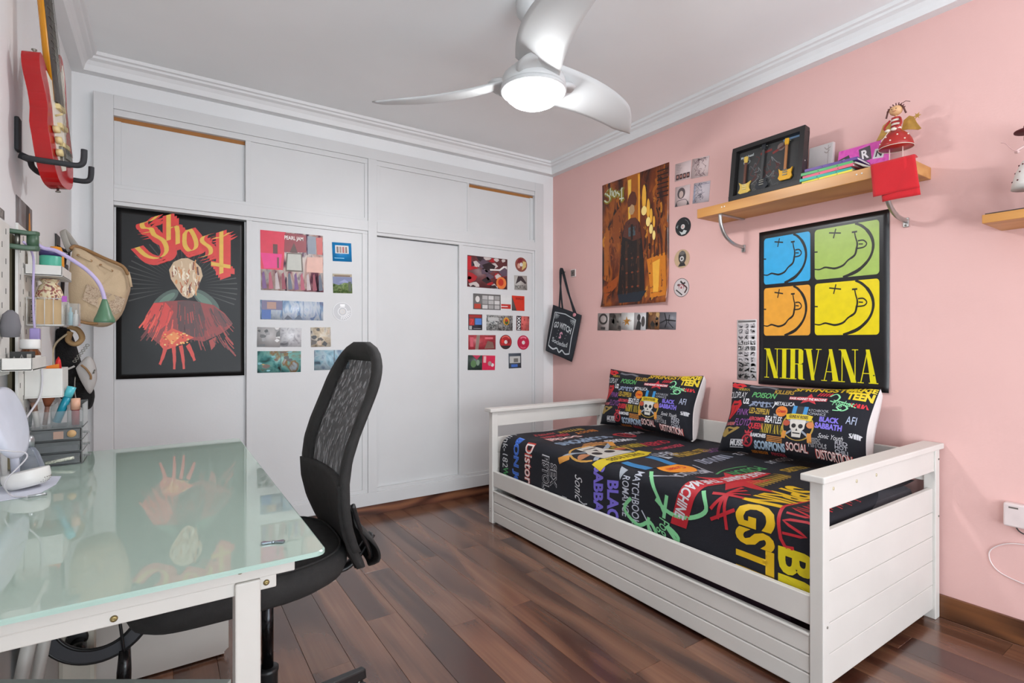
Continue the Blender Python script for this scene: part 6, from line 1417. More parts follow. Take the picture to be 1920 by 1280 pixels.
for k in range(5):
    a = R(16 + 72 * k); e = Vector((math.cos(a), math.sin(a), 0)); p = Vector((-e.y, e.x, 0)); c = Vector((CXc, CYc, 0))
    arm = MB().hexa([c + e * 0.01 - p * 0.024 + Vector((0, 0, 0.075)), c + e * 0.31 - p * 0.016 + Vector((0, 0, 0.062)), c + e * 0.31 + p * 0.016 + Vector((0, 0, 0.062)), c + e * 0.01 + p * 0.024 + Vector((0, 0, 0.075)),
                     c + e * 0.01 - p * 0.02 + Vector((0, 0, 0.125)), c + e * 0.31 - p * 0.012 + Vector((0, 0, 0.092)), c + e * 0.31 + p * 0.012 + Vector((0, 0, 0.092)), c + e * 0.01 + p * 0.02 + Vector((0, 0, 0.125))]).build('base_arm', blkp, ch, bevel=0.005)
    for s in (-1, 1):
        MB().lathe([(0.0, -0.009), (0.024, -0.009), (0.0275, -0.004), (0.0275, 0.004), (0.024, 0.009), (0, 0.009)], c + e * 0.29 + p * 0.013 * s + Vector((0, 0, 0.0278)), p, 20).build('caster_wheel', blkp, arm)
    MB().tube([c + e * 0.29 + Vector((0, 0, 0.03)), c + e * 0.29 + Vector((0, 0, 0.065))], 0.005, 8).build('caster_stem', steel, arm)

# ================================================================== under the desk
du = thing('drawer_unit', 'low white drawer unit on the floor under the far end of the desk', 'drawer unit', (-0.08, 2.22, 0))
MB().box(-0.36, 0.185, 2.165, 2.285, 0.004, 0.46).build('body', dw, du, bevel=0.002)
MB().prism([(-0.36, 2.164, 0.012), (0.175, 2.164, 0.012), (0.197, 2.164, 0.03), (0.197, 2.164, 0.22), (-0.36, 2.164, 0.22)], (0, -0.012, 0)).build('drawer_front', dw, du)
MB().prism([(-0.36, 2.164, 0.228), (0.197, 2.164, 0.228), (0.197, 2.164, 0.44), (-0.36, 2.164, 0.44)], (0, -0.012, 0)).build('drawer_front', dw, du)
# folding stand of white tubes
fs_ = thing('folding_stand', 'white tubular folding stand leaning under the desk beside the left wall', 'stand', (-0.33, 1.78, 0))
for nm_, a, b_ in (('tube_leg', (50, 1290), (200, 1130)), ('tube_leg', (72, 1290), (165, 1150)), ):
    pass
def to_floor(a, b_):
    t_ = (a.z - 0.016) / (a.z - b_.z); return a + (b_ - a) * t_
for (ax_, ay_, bx2, by2, yy, rr_) in ((72, 1125, 40, 1270, 1.76, 0.015), (98, 1130, 70, 1270, 1.80, 0.0135)):
    a = on_y(ax_, ay_, yy); MB().tube([a, to_floor(a, on_y(bx2, by2, yy))], rr_, 14).build('tube_leg', dw, fs_)
MB().tube([on_y(70, 1128, 1.78), on_y(88, 1185, 1.78)], 0.010, 12).build('brace', dw, fs_)
# dark ring lamp hanging upside down under the desk
rl = thing('ring_lamp', 'dark grey ring lamp with black rim under the near end of the desk', 'ring lamp', (-0.15, 1.87, 0.0))
c_ = on_y(183, 1148, 1.872); ux = Vector((0.98, -0.15, 0)).normalized(); uz = Vector((0.03, 0.04, 1)).normalized()
nr = ux.cross(uz).normalized(); nr = -nr if nr.y > 0 else nr
rv = []
for k in range(48):
    a = 2 * PI * k / 48; d = ux * math.cos(a) + uz * math.sin(a)
    rv += [c_ + d * 0.134 + nr * 0.006, c_ + d * 0.100 + nr * 0.006, c_ + d * 0.100 - nr * 0.012, c_ + d * 0.134 - nr * 0.012]
MB().add(rv, [(i * 4 + k, i * 4 + (k + 1) % 4, ((i + 1) % 48) * 4 + (k + 1) % 4, ((i + 1) % 48) * 4 + k) for i in range(48) for k in range(4)]).build('ring', mat('dark_grey_ring', '4a4c50', 0.5), rl, bevel=0.001)
for r__ in (0.1345, 0.0995):
    MB().tube([c_ + (ux * math.cos(2 * PI * k / 48) + uz * math.sin(2 * PI * k / 48)) * r__ + nr * 0.003 for k in range(48)], 0.0045, 8, closed=True).build('rim', blkp, rl)
bt = c_ + (ux * math.cos(R(-60)) + uz * math.sin(R(-60))) * 0.134
MB().tube([bt, bt - uz * 0.06, bt - uz * 0.13], [0.014, 0.018, 0.018], 14).build('clamp', mat('black_gloss_clamp', '141314', 0.2), rl)
MB().lathe([(0.05, 0), (0.05, 0.008), (0.012, 0.014), (0.008, 0.06), (0.008, bt.z - 0.12)], (bt.x, bt.y, 0.0), n=20).build('stand', blkp, rl)
MB().tube(smooth_path([c_ + uz * 0.10 + ux * 0.03, c_ + ux * 0.055 - uz * 0.02 + nr * 0.02, bt + nr * 0.012], 6), 0.004, 8).build('cable', blkp, rl)
# white power box with black plug
pb = thing('power_strip', 'cream power strip with a black plug under the desk by the ring lamp', 'power strip', tuple(on_y(150, 1200, 1.95)))
pc = on_y(150, 1190, 1.95)
MB().box(pc.x - 0.05, pc.x + 0.035, 1.95, 1.985, 0.05, 0.40).build('casing', mat('cream_plastic', 'c8c2b4', 0.5), pb, bevel=0.012)
MB().lathe([(0.026, 0), (0.026, 0.006), (0.02, 0.008)], (pc.x - 0.006, 1.9505, 0.285), (0, -1, 0), 20).build('socket_face', blkp, pb)
MB().lathe([(0.019, 0), (0.02, 0.03), (0.012, 0.045), (0.0, 0.046)], (pc.x - 0.003, 1.944, 0.272), (0.1, -1, -0.3), 18).build('plug', mat('black_gloss_clamp', '141314', 0.2), pb)
MB().box(pc.x - 0.02, pc.x, 1.9465, 1.952, 0.14, 0.165).build('switch', mat('violet_switch', '7a6ab8', 0.4), pb)
# pale flat slab near the floor in front of everything
q0, q1 = on_z(-20, 1272, 0.36), on_z(434, 1272, 0.36)
ed = (q1 - q0).normalized(); pr = Vector((-ed.y, ed.x, 0))
pgm_ = mat('pale_green_panel', 'b8c2bc', 0.3)
fbn = thing('foot_bench', 'narrow pale foot bench standing between the near desk legs', 'bench', tuple((q0 + q1) / 2 * 1.0 - Vector((0, 0, 0.36))))
MB().obox((q0 + q1) / 2 + Vector((0, 0, -0.008)) - pr * 0.045, ed * (q1 - q0).length / 2, pr * 0.045, (0, 0, 0.008)).build('bench_top', pgm_, fbn, bevel=0.002)
for t_ in (0.10, 0.60):
    c0 = q0 + (q1 - q0) * t_ - pr * 0.045
    MB().obox(Vector((c0.x, c0.y, 0.172)), ed * 0.006, pr * 0.036, (0, 0, 0.171)).build('leg_panel', pgm_, fbn, bevel=0.001)

# ================================================================== left wall: guitar and hanger
gy = 2.22
hang = thing('guitar_hanger', 'black wall hanger with two upturned padded prongs holding the red guitar', 'guitar hanger', (XL, gy, 1.70))
foam = mat('black_foam_rubber', '2b2c2f', 0.75)
MB().box(XL + 0.0005, XL + 0.012, gy - 0.02, gy + 0.02, 1.735, 1.84).build('wall_plate', foam, hang, bevel=0.004)
MB().tube([(XL + 0.01, gy, 1.725), (XL + 0.035, gy, 1.715)], 0.011, 12).build('stem', foam, hang)
for s in (-1, 1):
    yy = gy + s * 0.098
    MB().tube(smooth_path([(XL + 0.035, gy, 1.715), (XL + 0.032, gy + s * 0.05, 1.705), (XL + 0.045, gy + s * 0.085, 1.697), (XL + 0.075, yy, 1.692), (XL + 0.12, yy, 1.692), (XL + 0.158, yy, 1.692), (XL + 0.172, yy, 1.70), (XL + 0.176, yy, 1.716), (XL + 0.177, yy, 1.745)], 5), 0.0085, 14).build('prong', foam, hang)
gt = thing('electric_guitar', 'glossy red electric guitar with cream pickguard hanging on the left wall', 'guitar', (-0.28, gy, 1.60))
redg = mat('glossy_red_lacquer', 'a6060a', 0.16, var=0.04, coat=0.15)
# guitar frame: up axis leans back and towards the camera side, face towards the room
gup = Vector((-0.085, -0.02, 1)).normalized(); g0 = Vector((math.cos(R(11)), -math.sin(R(11)), 0)); gn = (g0 - gup * gup.dot(g0)).normalized(); gs = gup.cross(gn).normalized()   # gs points to +y
if gs.y < 0: gs = -gs
GO = Vector((-0.283, gy - 0.01, 1.632))
def gp(a, b_, d=0.0): return GO + gs * a + gup * b_ + gn * d
body = [(0, 0), (-0.04, 0.004), (-0.075, 0.02), (-0.10, 0.055), (-0.112, 0.10), (-0.118, 0.14), (-0.125, 0.18), (-0.105, 0.225), (-0.108, 0.27), (-0.13, 0.32), (-0.135, 0.355), (-0.122, 0.385), (-0.10, 0.388), (-0.075, 0.365), (-0.05, 0.34), (-0.03, 0.335), (0.03, 0.335),
        (0.045, 0.35), (0.065, 0.385), (0.085, 0.43), (0.105, 0.455), (0.125, 0.45), (0.135, 0.42), (0.135, 0.36), (0.118, 0.28), (0.112, 0.23), (0.116, 0.18), (0.118, 0.13), (0.11, 0.08), (0.085, 0.025), (0.045, 0.004)]
bsm = smooth_path([(a * 0.74, b_, 0) for a, b_ in body] + [(0, 0, 0)], 2)[:-1]
MB().prism([gp(p.x, p.y, -0.022) for p in bsm], gn * 0.044).build('body', redg, gt, bevel=0.011)
pg = [(-0.02, 0.05), (-0.045, 0.09), (-0.05, 0.16), (-0.042, 0.24), (-0.05, 0.31), (-0.06, 0.345), (-0.035, 0.33), (0.03, 0.33), (0.07, 0.40), (0.085, 0.425), (0.088, 0.39), (0.07, 0.30), (0.055, 0.22), (0.03, 0.13), (0.01, 0.06)]
pgm = MB().prism([gp(a, b_, 0.0222) for a, b_ in pg], gn * 0.0022).build('pickguard', mat('cream_pickguard', 'ddd6c8', 0.35), gt)
crm = mat('aged_cream', 'd8c48c', 0.45)
for b_ in (0.135, 0.195, 0.255): MB().obox(gp(0.005, b_, 0.029), gs * 0.026, gup * 0.008, gn * 0.006).build('pickup', crm, pgm, bevel=0.002)
for a, b_ in ((0.045, 0.14), (0.05, 0.10), (0.055, 0.17)): MB().lathe([(0.0115, 0), (0.0105, 0.014), (0, 0.015)], gp(-a, b_, 0.0245), gn, 16).build('knob', crm, gt)
MB().tube([gp(-0.03, 0.22, 0.024), gp(-0.035, 0.225, 0.045)], 0.003, 8).build('selector_switch', crm, gt)
MB().obox(gp(0.0, 0.10, 0.028), gs * 0.032, gup * 0.026, gn * 0.006).build('bridge', steel, gt, bevel=0.002)
for k in range(6): MB().obox(gp(-0.0225 + 0.009 * k, 0.104, 0.036), gs * 0.0035, gup * 0.014, gn * 0.003).build('bridge_saddle', steel, gt)
mpl = mat('amber_maple', 'cf8a18', 0.25, var=0.06)
nk = MB(); nkp = []
for t in (0.0, 1.0):
    b_ = 0.27 + 0.53 * t; hw = 0.026 - 0.005 * t
    nkp.append([gp(hw * math.cos(R(a)), b_, 0.026 - 0.026 * math.sin(R(a)) * (1 - 0.15 * t)) for a in range(0, 181, 15)])
k_ = len(nkp[0])
nk.add(nkp[0] + nkp[1], [(i, i + 1, k_ + i + 1, k_ + i) for i in range(k_ - 1)] + [(k_ - 1, 0, k_, 2 * k_ - 1), tuple(range(k_)), tuple(range(2 * k_ - 1, k_ - 1, -1))], 0, True)
nk.build('neck', mpl, gt)
fbp = [gp(-0.028, 0.265, 0.0262), gp(0.028, 0.265, 0.0262), gp(0.021, 0.80, 0.0262), gp(-0.021, 0.80, 0.0262)]
MB().hexa(fbp + [p + gn * 0.006 for p in fbp]).build('fingerboard', mat('worn_rosewood', '4a4440', 0.5, var=0.2, scale=60), gt)
for k in range(14):
    b_ = 0.80 - 0.53 * (1 - 0.5 ** (k * 1.5 / 12)) * 1.12
    MB().obox(gp(0, b_, 0.033), gs * 0.0245, gup * 0.001, gn * 0.0009).build('fret', steel, gt)
strs = MB()
for k in range(6): MB().tube([gp(-0.0225 + 0.009 * k, 0.104, 0.041), gp(-0.0165 + 0.0066 * k, 0.81, 0.037)], 0.0006, 5).build('string', steel, gt)
MB().obox(gp(0, 0.82, 0.02), gs * 0.026, gup * 0.024, gn * 0.008).build('headstock', mpl, gt, bevel=0.006)
for a, b_ in ((-0.062, 0.393), (0.0, 0.0)): MB().lathe([(0.004, 0), (0.003, 0.006), (0.007, 0.009), (0.007, 0.012), (0, 0.013)], gp(a, b_, 0), gup if b_ > 0.1 else -gup, 12).build('strap_button', steel, gt)

# pictures on the left wall
def wall_pic(label, pts, m, deco):
    q = [on_x(px, py, XL + 0.0008) for px, py in pts]
    c = sum(q, Vector()) / 4; y0, y1 = min(p.y for p in q), max(p.y for p in q); z0, z1 = (q[2].z + q[3].z) / 2, (q[0].z + q[1].z) / 2
    o = MB().box(XL + 0.0006, XL + 0.0014, y0, y1, z0, z1).build('photo_print', m); center_origin(o, (XL, (y0 + y1) / 2, z0)); tag(o, label, 'photo')
    P = Print(); deco(P)
    P.build('print', o, plane_map((XL + 0.0014, y0, z0), (0, y1 - y0, 0), (0, 0, z1 - z0)), eps=0.0003)
wall_pic('tall grey and brown photo with an orange streak on the left wall above the lamp', [(30, 368), (60, 391), (60, 447), (30, 450)], mat('grey_photo_print', '6e6c6c', 0.4, var=0.3, scale=20),
         lambda P: (P.poly([(0.55, 0), (0.85, 0), (0.8, 1), (0.6, 1)], '33302e', 1), P.poly([(0.72, 0), (0.95, 0), (0.9, 0.3), (0.82, 0.85), (0.76, 0.8)], 'c88028', 2), P.poly([(0.1, 0), (0.3, 0), (0.28, 1), (0.14, 1)], '8c8a8a', 1), P.rect(0.2, 0.0, 0.4, 0.25, '5a5048', 2)))
wall_pic('small patterned grey picture near the pegboard on the left wall', [(-30, 370), (8, 390), (8, 394), (-30, 405)], mat('patterned_grey', '8a8682', 0.5, var=0.4, scale=90), lambda P: P.stroke([(0.05, 0.1), (0.95, 0.1), (0.95, 0.9), (0.05, 0.9), (0.05, 0.1)], 0.05, '4a4644', 1))

# ================================================================== pegboards and what hangs on them
peg = mat('white_pegboard', 'dad8d2', 0.5)
slot = mat('slot_shadow_grey', '6c6a66', 0.8)
PBX = -0.352
def pegboard(label, y0, y1, z0, z1):
    t = thing('pegboard', label, 'pegboard', (PBX, (y0 + y1) / 2, z0))
    MB().box(PBX - 0.006, PBX, y0, y1, z0, z1).build('panel', peg, t, bevel=0.002)
    MB().box(PBX - 0.006, PBX + 0.001, y0 - 0.001, y0 + 0.012, z0, z1).build('edge_fold', peg, t, bevel=0.001)
    sl_ = MB(); nrow = int((z1 - z0) / 0.04); ncol = int((y1 - y0) / 0.04)
    for i in range(nrow):
        for j in range(ncol):
            yy = y0 + 0.03 + 0.04 * j; zz = z0 + 0.025 + 0.04 * i
            if (i + j) % 2 == 0: sl_.box(PBX - 0.001, PBX + 0.0008, yy - 0.0025, yy + 0.0025, zz - 0.0075, zz + 0.0075)
    o = sl_.build('slots', slot, t); o['kind'] = 'stuff'
    for yy in (y1 - 0.09, y1 - 0.03): MB().box(XL + 0.0005, PBX - 0.006, yy - 0.01, yy + 0.01, z0 + 0.04, z1 - 0.04).build('spacer', peg, t)
    return t
pegboard('white slotted pegboard on the left wall beyond the olive board', 2.06, 2.42, 0.905, 1.485)
pegboard('white slotted pegboard on the left wall before the olive board', 1.45, 1.963, 1.05, 1.46)
ob = MB().box(XL + 0.0005, XL + 0.010, 1.985, 2.062, 0.76, 1.46).build('olive_board', mat('olive_brown_board', '857a5e', 0.6, var=0.1)); 
ob.data.transform(Matrix.Translation((0, 0.135, 0)))
center_origin(ob, (XL, 2.15, 0.76)); tag(ob, 'narrow olive-brown board on the left wall between the two pegboards', 'board')

wp = mat('white_shelf_plastic', 'd9d6d0', 0.45)
def tray(label, y0, y1, x1, z, h, x0=PBX):
    t = thing('pegboard_shelf', label, 'shelf', (x0, (y0 + y1) / 2, z))
    MB().box(x0 + 0.001, x1, y0, y1, z, z + 0.004).build('base', wp, t)
    for nm_, bx in (('side_wall', (x0 + 0.001, x1, y0, y0 + 0.004)), ('side_wall', (x0 + 0.001, x1, y1 - 0.004, y1)), ('front_wall', (x1 - 0.004, x1, y0, y1)), ('back_wall', (x0 + 0.001, x0 + 0.005, y0, y1))):
        MB().box(bx[0], bx[1], bx[2], bx[3], z, z + h).build(nm_, wp, t, bevel=0.0015)
    return t
tray('white plastic pegboard tray carrying the teal tin', 2.14, 2.335, -0.263, 1.343, 0.033)
Tz = 1.3475
o = thing('storage_tin', 'round teal tin on the upper pegboard tray', 'tin', (-0.297, 2.185, Tz))
MB().lathe([(0.0, 0), (0.026, 0), (0.027, 0.003), (0.027, 0.06), (0.026, 0.062)], (-0.297, 2.185, Tz), n=28).build('body', mat('teal_tin', '4fae94', 0.4), o)
MB().lathe([(0.0276, 0.0), (0.0276, 0.016), (0.025, 0.019), (0, 0.019)], (-0.297, 2.185, Tz + 0.062), n=28).build('lid', mat('indigo_lid', '3c3468', 0.45), o)
bxx = MB().box(-0.345, -0.327, 2.15, 2.172, Tz, Tz + 0.076).build('white_carton', mat('white_carton', 'dedad4', 0.6), bevel=0.001); center_origin(bxx, (-0.336, 2.161, Tz)); tag(bxx, 'slim white carton behind the teal tin on the upper tray', 'carton')
orb = MB().lathe([(0, 0), (0.018, 0.001), (0.0215, 0.02), (0.021, 0.075), (0.014, 0.10), (0, 0.103)], (-0.292, 2.244, Tz), n=20).build('orange_pot', mat('orange_pouch', 'd88a1c', 0.5)); center_origin(orb, (-0.292, 2.244, Tz)); tag(orb, 'rounded orange pot next to the teal tin on the upper tray', 'pot')
lbx = MB().box(-0.31, -0.2685, 2.285, 2.315, Tz, Tz + 0.05).build('black_carton', mat('black_spotted_carton', '2c2c30', 0.5, var=0.8, scale=250)); center_origin(lbx, (-0.29, 2.30, Tz)); tag(lbx, 'small black speckled carton at the far end of the upper tray', 'carton')
# patterned pouch, wire basket and notebook
bz = 1.192
bsk = thing('wire_basket', 'clear and wire pegboard basket holding the spiral notebook', 'basket', (-0.31, 2.21, bz))
wire = mat('white_wire', 'cfcdc8', 0.4)
bx0, bx1, by0, by1 = PBX + 0.006, -0.264, 2.14, 2.28
for zz in (bz, bz + 0.082):
    MB().tube([(bx0, by0, zz), (bx1, by0, zz), (bx1, by1, zz), (bx0, by1, zz)], 0.002, 6, closed=True).build('ring_wire', wire, bsk)
for k in range(8):
    yy = by0 + (by1 - by0) * k / 7; MB().tube([(bx1, yy, bz), (bx1, yy, bz + 0.082)], 0.0011, 6).build('upright_wire', wire, bsk)
for k in range(4):
    xx = bx0 + (bx1 - bx0) * k / 4; MB().tube([(xx, by0, bz), (xx, by0, bz + 0.082)], 0.0011, 6).build('upright_wire', wire, bsk)
MB().box(bx0, bx1, by0, by1, bz - 0.003, bz).build('base', wire, bsk)
kraft = mat('kraft_cover', 'c3a57c', 0.7, var=0.06)
nbk = thing('spiral_notebook', 'small kraft spiral notebook standing in the wire basket', 'notebook', (-0.31, 2.163, bz))
MB().box(-0.33, -0.268, 2.156, 2.17, bz + 0.0005, bz + 0.078).build('cover', kraft, nbk, bevel=0.001)
for k in range(6): MB().tube([(-0.333 + 0.006 * math.cos(2 * PI * j / 10), 2.163 + 0.011 * math.sin(2 * PI * j / 10), bz + 0.01 + 0.012 * k) for j in range(10)], 0.0012, 6, closed=True).build('coil', blkp, nbk)
pch = MB().lathe([(0.0, 0), (0.030, 0.002), (0.036, 0.03), (0.036, 0.09), (0.026, 0.125), (0.018, 0.132), (0.026, 0.146)], (-0.304, 2.223, bz + 0.001), n=18).build('patterned_pouch', palette_mat('printed_pouch', ['3a3028', 'a86a4a', 'd8c8a0', 'e0d4b4', '9a4038', '5a6a68'], 60, 0.7))
pch.data.transform(Matrix.Translation((0, 0, 0.0)))
center_origin(pch, (-0.304, 2.223, bz + 0.001)); tag(pch, 'cream pouch with busy red and black print standing in the wire basket', 'pouch')
acr = glass_mat('clear_acrylic', 'd8dad8', 0.06, 0.10)
cup = thing('acrylic_cup', 'clear acrylic cup of small tubes beside the wire basket', 'cup', (-0.24, 2.2, bz))
cb = MB(); cx0, cx1, cy0, cy1 = -0.256, -0.226, 2.165, 2.215
for bx in ((cx0, cx0 + 0.002, cy0, cy1), (cx1 - 0.002, cx1, cy0, cy1), (cx0, cx1, cy0, cy0 + 0.002), (cx0, cx1, cy1 - 0.002, cy1)): MB().box(*bx, bz, bz + 0.07).build('wall', acr, cup)
MB().box(cx0, cx1, cy0, cy1, bz - 0.002, bz).build('base', acr, cup)
MB().box(cx0 - 0.0055, cx0, cy0 + 0.022, cy1 - 0.022, bz + 0.06, bz + 0.066).build('hook', acr, cup)
for i, (hx, x_, hgt, lb) in enumerate((('9cc0c8', -0.2475, 0.058, 'pale blue'), ('e4e0dc', -0.2345, 0.05, 'white'))):
    o = MB().lathe([(0, 0), (0.006, 0), (0.006, hgt * 0.7), (0.003, hgt * 0.75), (0.003, hgt), (0, hgt)], (x_, 2.18, bz), n=12).build('small_tube', mat('tube_' + hx, hx, 0.4)); center_origin(o, (x_, 2.18, bz)); tag(o, lb + ' slim tube standing in the clear acrylic cup', 'tube')
mg = MB().box(-0.2635, -0.2515, 2.134, 2.1375, bz + 0.072, bz + 0.09).build('magenta_tag', mat('magenta_tag', 'a850b0', 0.5)); center_origin(mg, (-0.258, 2.136, bz + 0.072)); tag(mg, 'tiny magenta tag clipped to the rim of the wire basket', 'tag')
# lower tray and its things
tray('long white pegboard tray carrying the brown pill bottle', 1.86, 2.056, -0.289, 1.062, 0.034, x0=PBX)
Lz = 1.0665
pb_ = thing('pill_bottle', 'brown glass bottle with white cap on the long lower tray', 'bottle', (-0.318, 2.012, Lz))
MB().lathe([(0, 0), (0.0225, 0), (0.0235, 0.004), (0.0235, 0.04), (0.018, 0.05), (0.018, 0.056)], (-0.318, 2.012, Lz), n=24).build('glass', mat('brown_glass', '6a3c1c', 0.15), pb_)
MB().lathe([(0.0237, 0.008), (0.0237, 0.034)], (-0.318, 2.012, Lz), n=24).build('label', mat('bottle_label', 'd0ccc4', 0.6), pb_)
MB().lathe([(0.0215, 0), (0.0225, 0.004), (0.0225, 0.026), (0.021, 0.028), (0, 0.028)], (-0.318, 2.012, Lz + 0.052), n=24).build('cap', mat('white_cap', 'e0deda', 0.4), pb_)
bb = MB().box(-0.343, -0.296, 1.915, 1.94, Lz, Lz + 0.046).build('striped_box', mat('black_box', '24231f', 0.5)); center_origin(bb, (-0.32, 1.93, Lz)); tag(bb, 'flat black box with pale zigzag print on the long lower tray', 'box')
P = Print(); P.stroke([(0.05, 0.2), (0.2, 0.7), (0.35, 0.3), (0.5, 0.8), (0.65, 0.3), (0.75, 0.6)], 0.12, '8a8884', 1); P.rect(0.72, 0.5, 0.92, 0.85, 'a8a49c', 2)
P.build('print', bb, plane_map((-0.343, 1.915, Lz), (0.047, 0, 0), (0, 0, 0.046)))
# deep bin hanging on the far pegboard
bn = thing('pegboard_bin', 'deep white pegboard bin with orange and red things sticking out', 'bin', (-0.31, 2.2, 0.968))
for bx in ((PBX + 0.001, -0.263, 2.14, 2.144), (PBX + 0.001, -0.263, 2.256, 2.26), (-0.267, -0.263, 2.144, 2.256), (PBX + 0.001, PBX + 0.005, 2.144, 2.256)):
    MB().box(*bx, 0.97, 1.056).build('wall', wp, bn, bevel=0.0015)
MB().box(PBX + 0.001, -0.263, 2.14, 2.26, 0.966, 0.97).build('base', wp, bn)
of = MB().prism([(-0.338, 2.16, 0.971), (-0.272, 2.16, 0.971), (-0.274, 2.16, 1.07), (-0.335, 2.16, 1.056)], (0, 0.012, 0)).build('orange_folder', mat('orange_card', 'e07a14', 0.6)); center_origin(of, (-0.3, 2.166, 0.971)); tag(of, 'orange card folder standing in the deep white bin', 'folder')
rs_ = MB().lathe([(0, 0), (0.009, 0), (0.009, 0.09), (0.006, 0.11), (0.0, 0.122)], (-0.284, 2.195, 0.971), (0.04, 0, 1), 14).build('red_marker', mat('red_marker', 'c81418', 0.35)); center_origin(rs_, (-0.284, 2.195, 0.971)); tag(rs_, 'red capped marker standing in the deep white bin', 'marker')
# grey cloth on the near pegboard and pink spot
gc = MB().lathe([(0.0, 0.0), (0.018, 0.002), (0.021, 0.03), (0.016, 0.06), (0.005, 0.072)], (PBX + 0.02, 1.86, 1.15), n=14, sx=0.8).build('grey_sachet', mat('grey_sachet', '6e6c70', 0.85)); center_origin(gc, (PBX + 0.02, 1.86, 1.15)); tag(gc, 'grey cloth sachet hanging on the near pegboard', 'sachet')

# clip lamp with gooseneck
lamp = thing('clip_lamp', 'lavender gooseneck clip lamp with green cone shade on the pegboard top', 'lamp', (PBX, 2.04, 1.40))
gdk = mat('dark_green_plastic', '3f5a44', 0.4); lav = mat('lavender_plastic', 'b4a6cc', 0.45)
lz = 1.434
for zz, th in ((lz + 0.014, 0.012), (lz - 0.03, 0.014)):
    MB().prism([(XL + 0.003, 2.02, zz + 0.006), (XL + 0.02, 2.015, zz), (PBX + 0.03, 2.02, zz - 0.002), (PBX + 0.046, 2.025, zz), (PBX + 0.052, 2.04, zz), (PBX + 0.044, 2.056, zz), (PBX + 0.01, 2.056, zz), (XL + 0.003, 2.05, zz + 0.004)], (0, 0, th)).build('clip_jaw', gdk, lamp, bevel=0.003)
MB().tube([(PBX + 0.036, 2.038, lz - 0.024), (PBX + 0.036, 2.038, lz + 0.024)], 0.014, 16).build('clip_hinge', gdk, lamp)
MB().tube([(PBX + 0.004, 2.034, lz - 0.024), (PBX + 0.004, 2.034, lz + 0.022)], 0.006, 12).build('clip_spring', steel, lamp)
Yp = 2.05
gn_pts = [on_y(79, 464, Yp), on_y(105, 470, Yp), on_y(135, 487, Yp), on_y(165, 508, Yp), on_y(186, 532, Yp), on_y(195, 556, Yp), on_y(196, 566, Yp)]
MB().tube(smooth_path([(PBX + 0.036, 2.03, lz)] + gn_pts, 5), 0.0058, 12).build('gooseneck', lav, lamp)
sp_ = on_y(196, 562, Yp)
shd = MB().lathe([(0.006, 0.002), (0.008, -0.005), (0.013, -0.022), (0.02, -0.045), (0.0265, -0.06), (0.027, -0.068), (0.0255, -0.07)], sp_, n=28).build('shade', mat('sage_green_plastic', '4f7558', 0.4), lamp)
MB().lathe([(0.0, -0.067), (0.0248, -0.067), (0.0248, -0.0695), (0, -0.0715)], sp_, n=24).build('diffuser', mat('grey_diffuser', 'a8a8a4', 0.3), shd)
MB().tube(smooth_path([(PBX + 0.02, 2.012, lz - 0.01), on_y(62, 480, 2.09), on_y(62, 540, 2.09), on_y(63, 590, 2.09), on_y(65, 616, 2.09)], 5), 0.003, 8).build('cord', lav, lamp)
plg = on_y(65, 626, 2.09)
MB().box(plg.x - 0.0105, plg.x + 0.0125, plg.y - 0.011, plg.y + 0.011, plg.z - 0.019, plg.z + 0.017).build('cord_switch', mat('violet_plastic', '9a8ac0', 0.4), lamp, bevel=0.003)
o = MB().tube(smooth_path([on_y(78, 691, 2.135), on_y(79, 715, 2.134), on_y(74, 745, 2.13), on_y(55, 775, 2.10), on_y(36, 803, 2.07), on_y(33, 830, 2.045)], 5), 0.0028, 8).build('hanging_cable', mat('white_flex_grey', 'c8c4c8', 0.5)); center_origin(o, on_y(33, 830, 2.045)); tag(o, 'pale cable hanging in front of the deep white bin', 'cable')

# ================================================================== bags on the left wall beyond the desk
canvas = mat('beige_canvas', 'c0a98a', 0.85, var=0.06, scale=14, bump=0.15, bscale=200)
tan = mat('tan_leather', '8e6a42', 0.6); lace = palette_mat('brown_lace', ['7a6452', 'a89078', 'c4b098', '8a745e'], 160, 0.8)
hkx = thing('hook_plate', 'dark wall hook plate carrying the bags on the left wall', 'hook', (XL, 2.98, 1.50))
MB().box(XL + 0.0005, XL + 0.006, 2.93, 3.03, 1.49, 1.60).build('plate', mat('dark_hook', '34322f', 0.5), hkx)
for yy in (2.95, 3.01): MB().tube(smooth_path([(XL + 0.006, yy, 1.55), (XL + 0.03, yy, 1.535), (XL + 0.045, yy, 1.545), (XL + 0.048, yy, 1.565)], 4), 0.005, 8).build('prong', mat('dark_hook', '34322f', 0.5), hkx)
bp_ = thing('backpack', 'beige canvas backpack with brown lace patch hanging on the left wall', 'backpack', (-0.25, 2.86, 1.19))
YB_ = 2.80
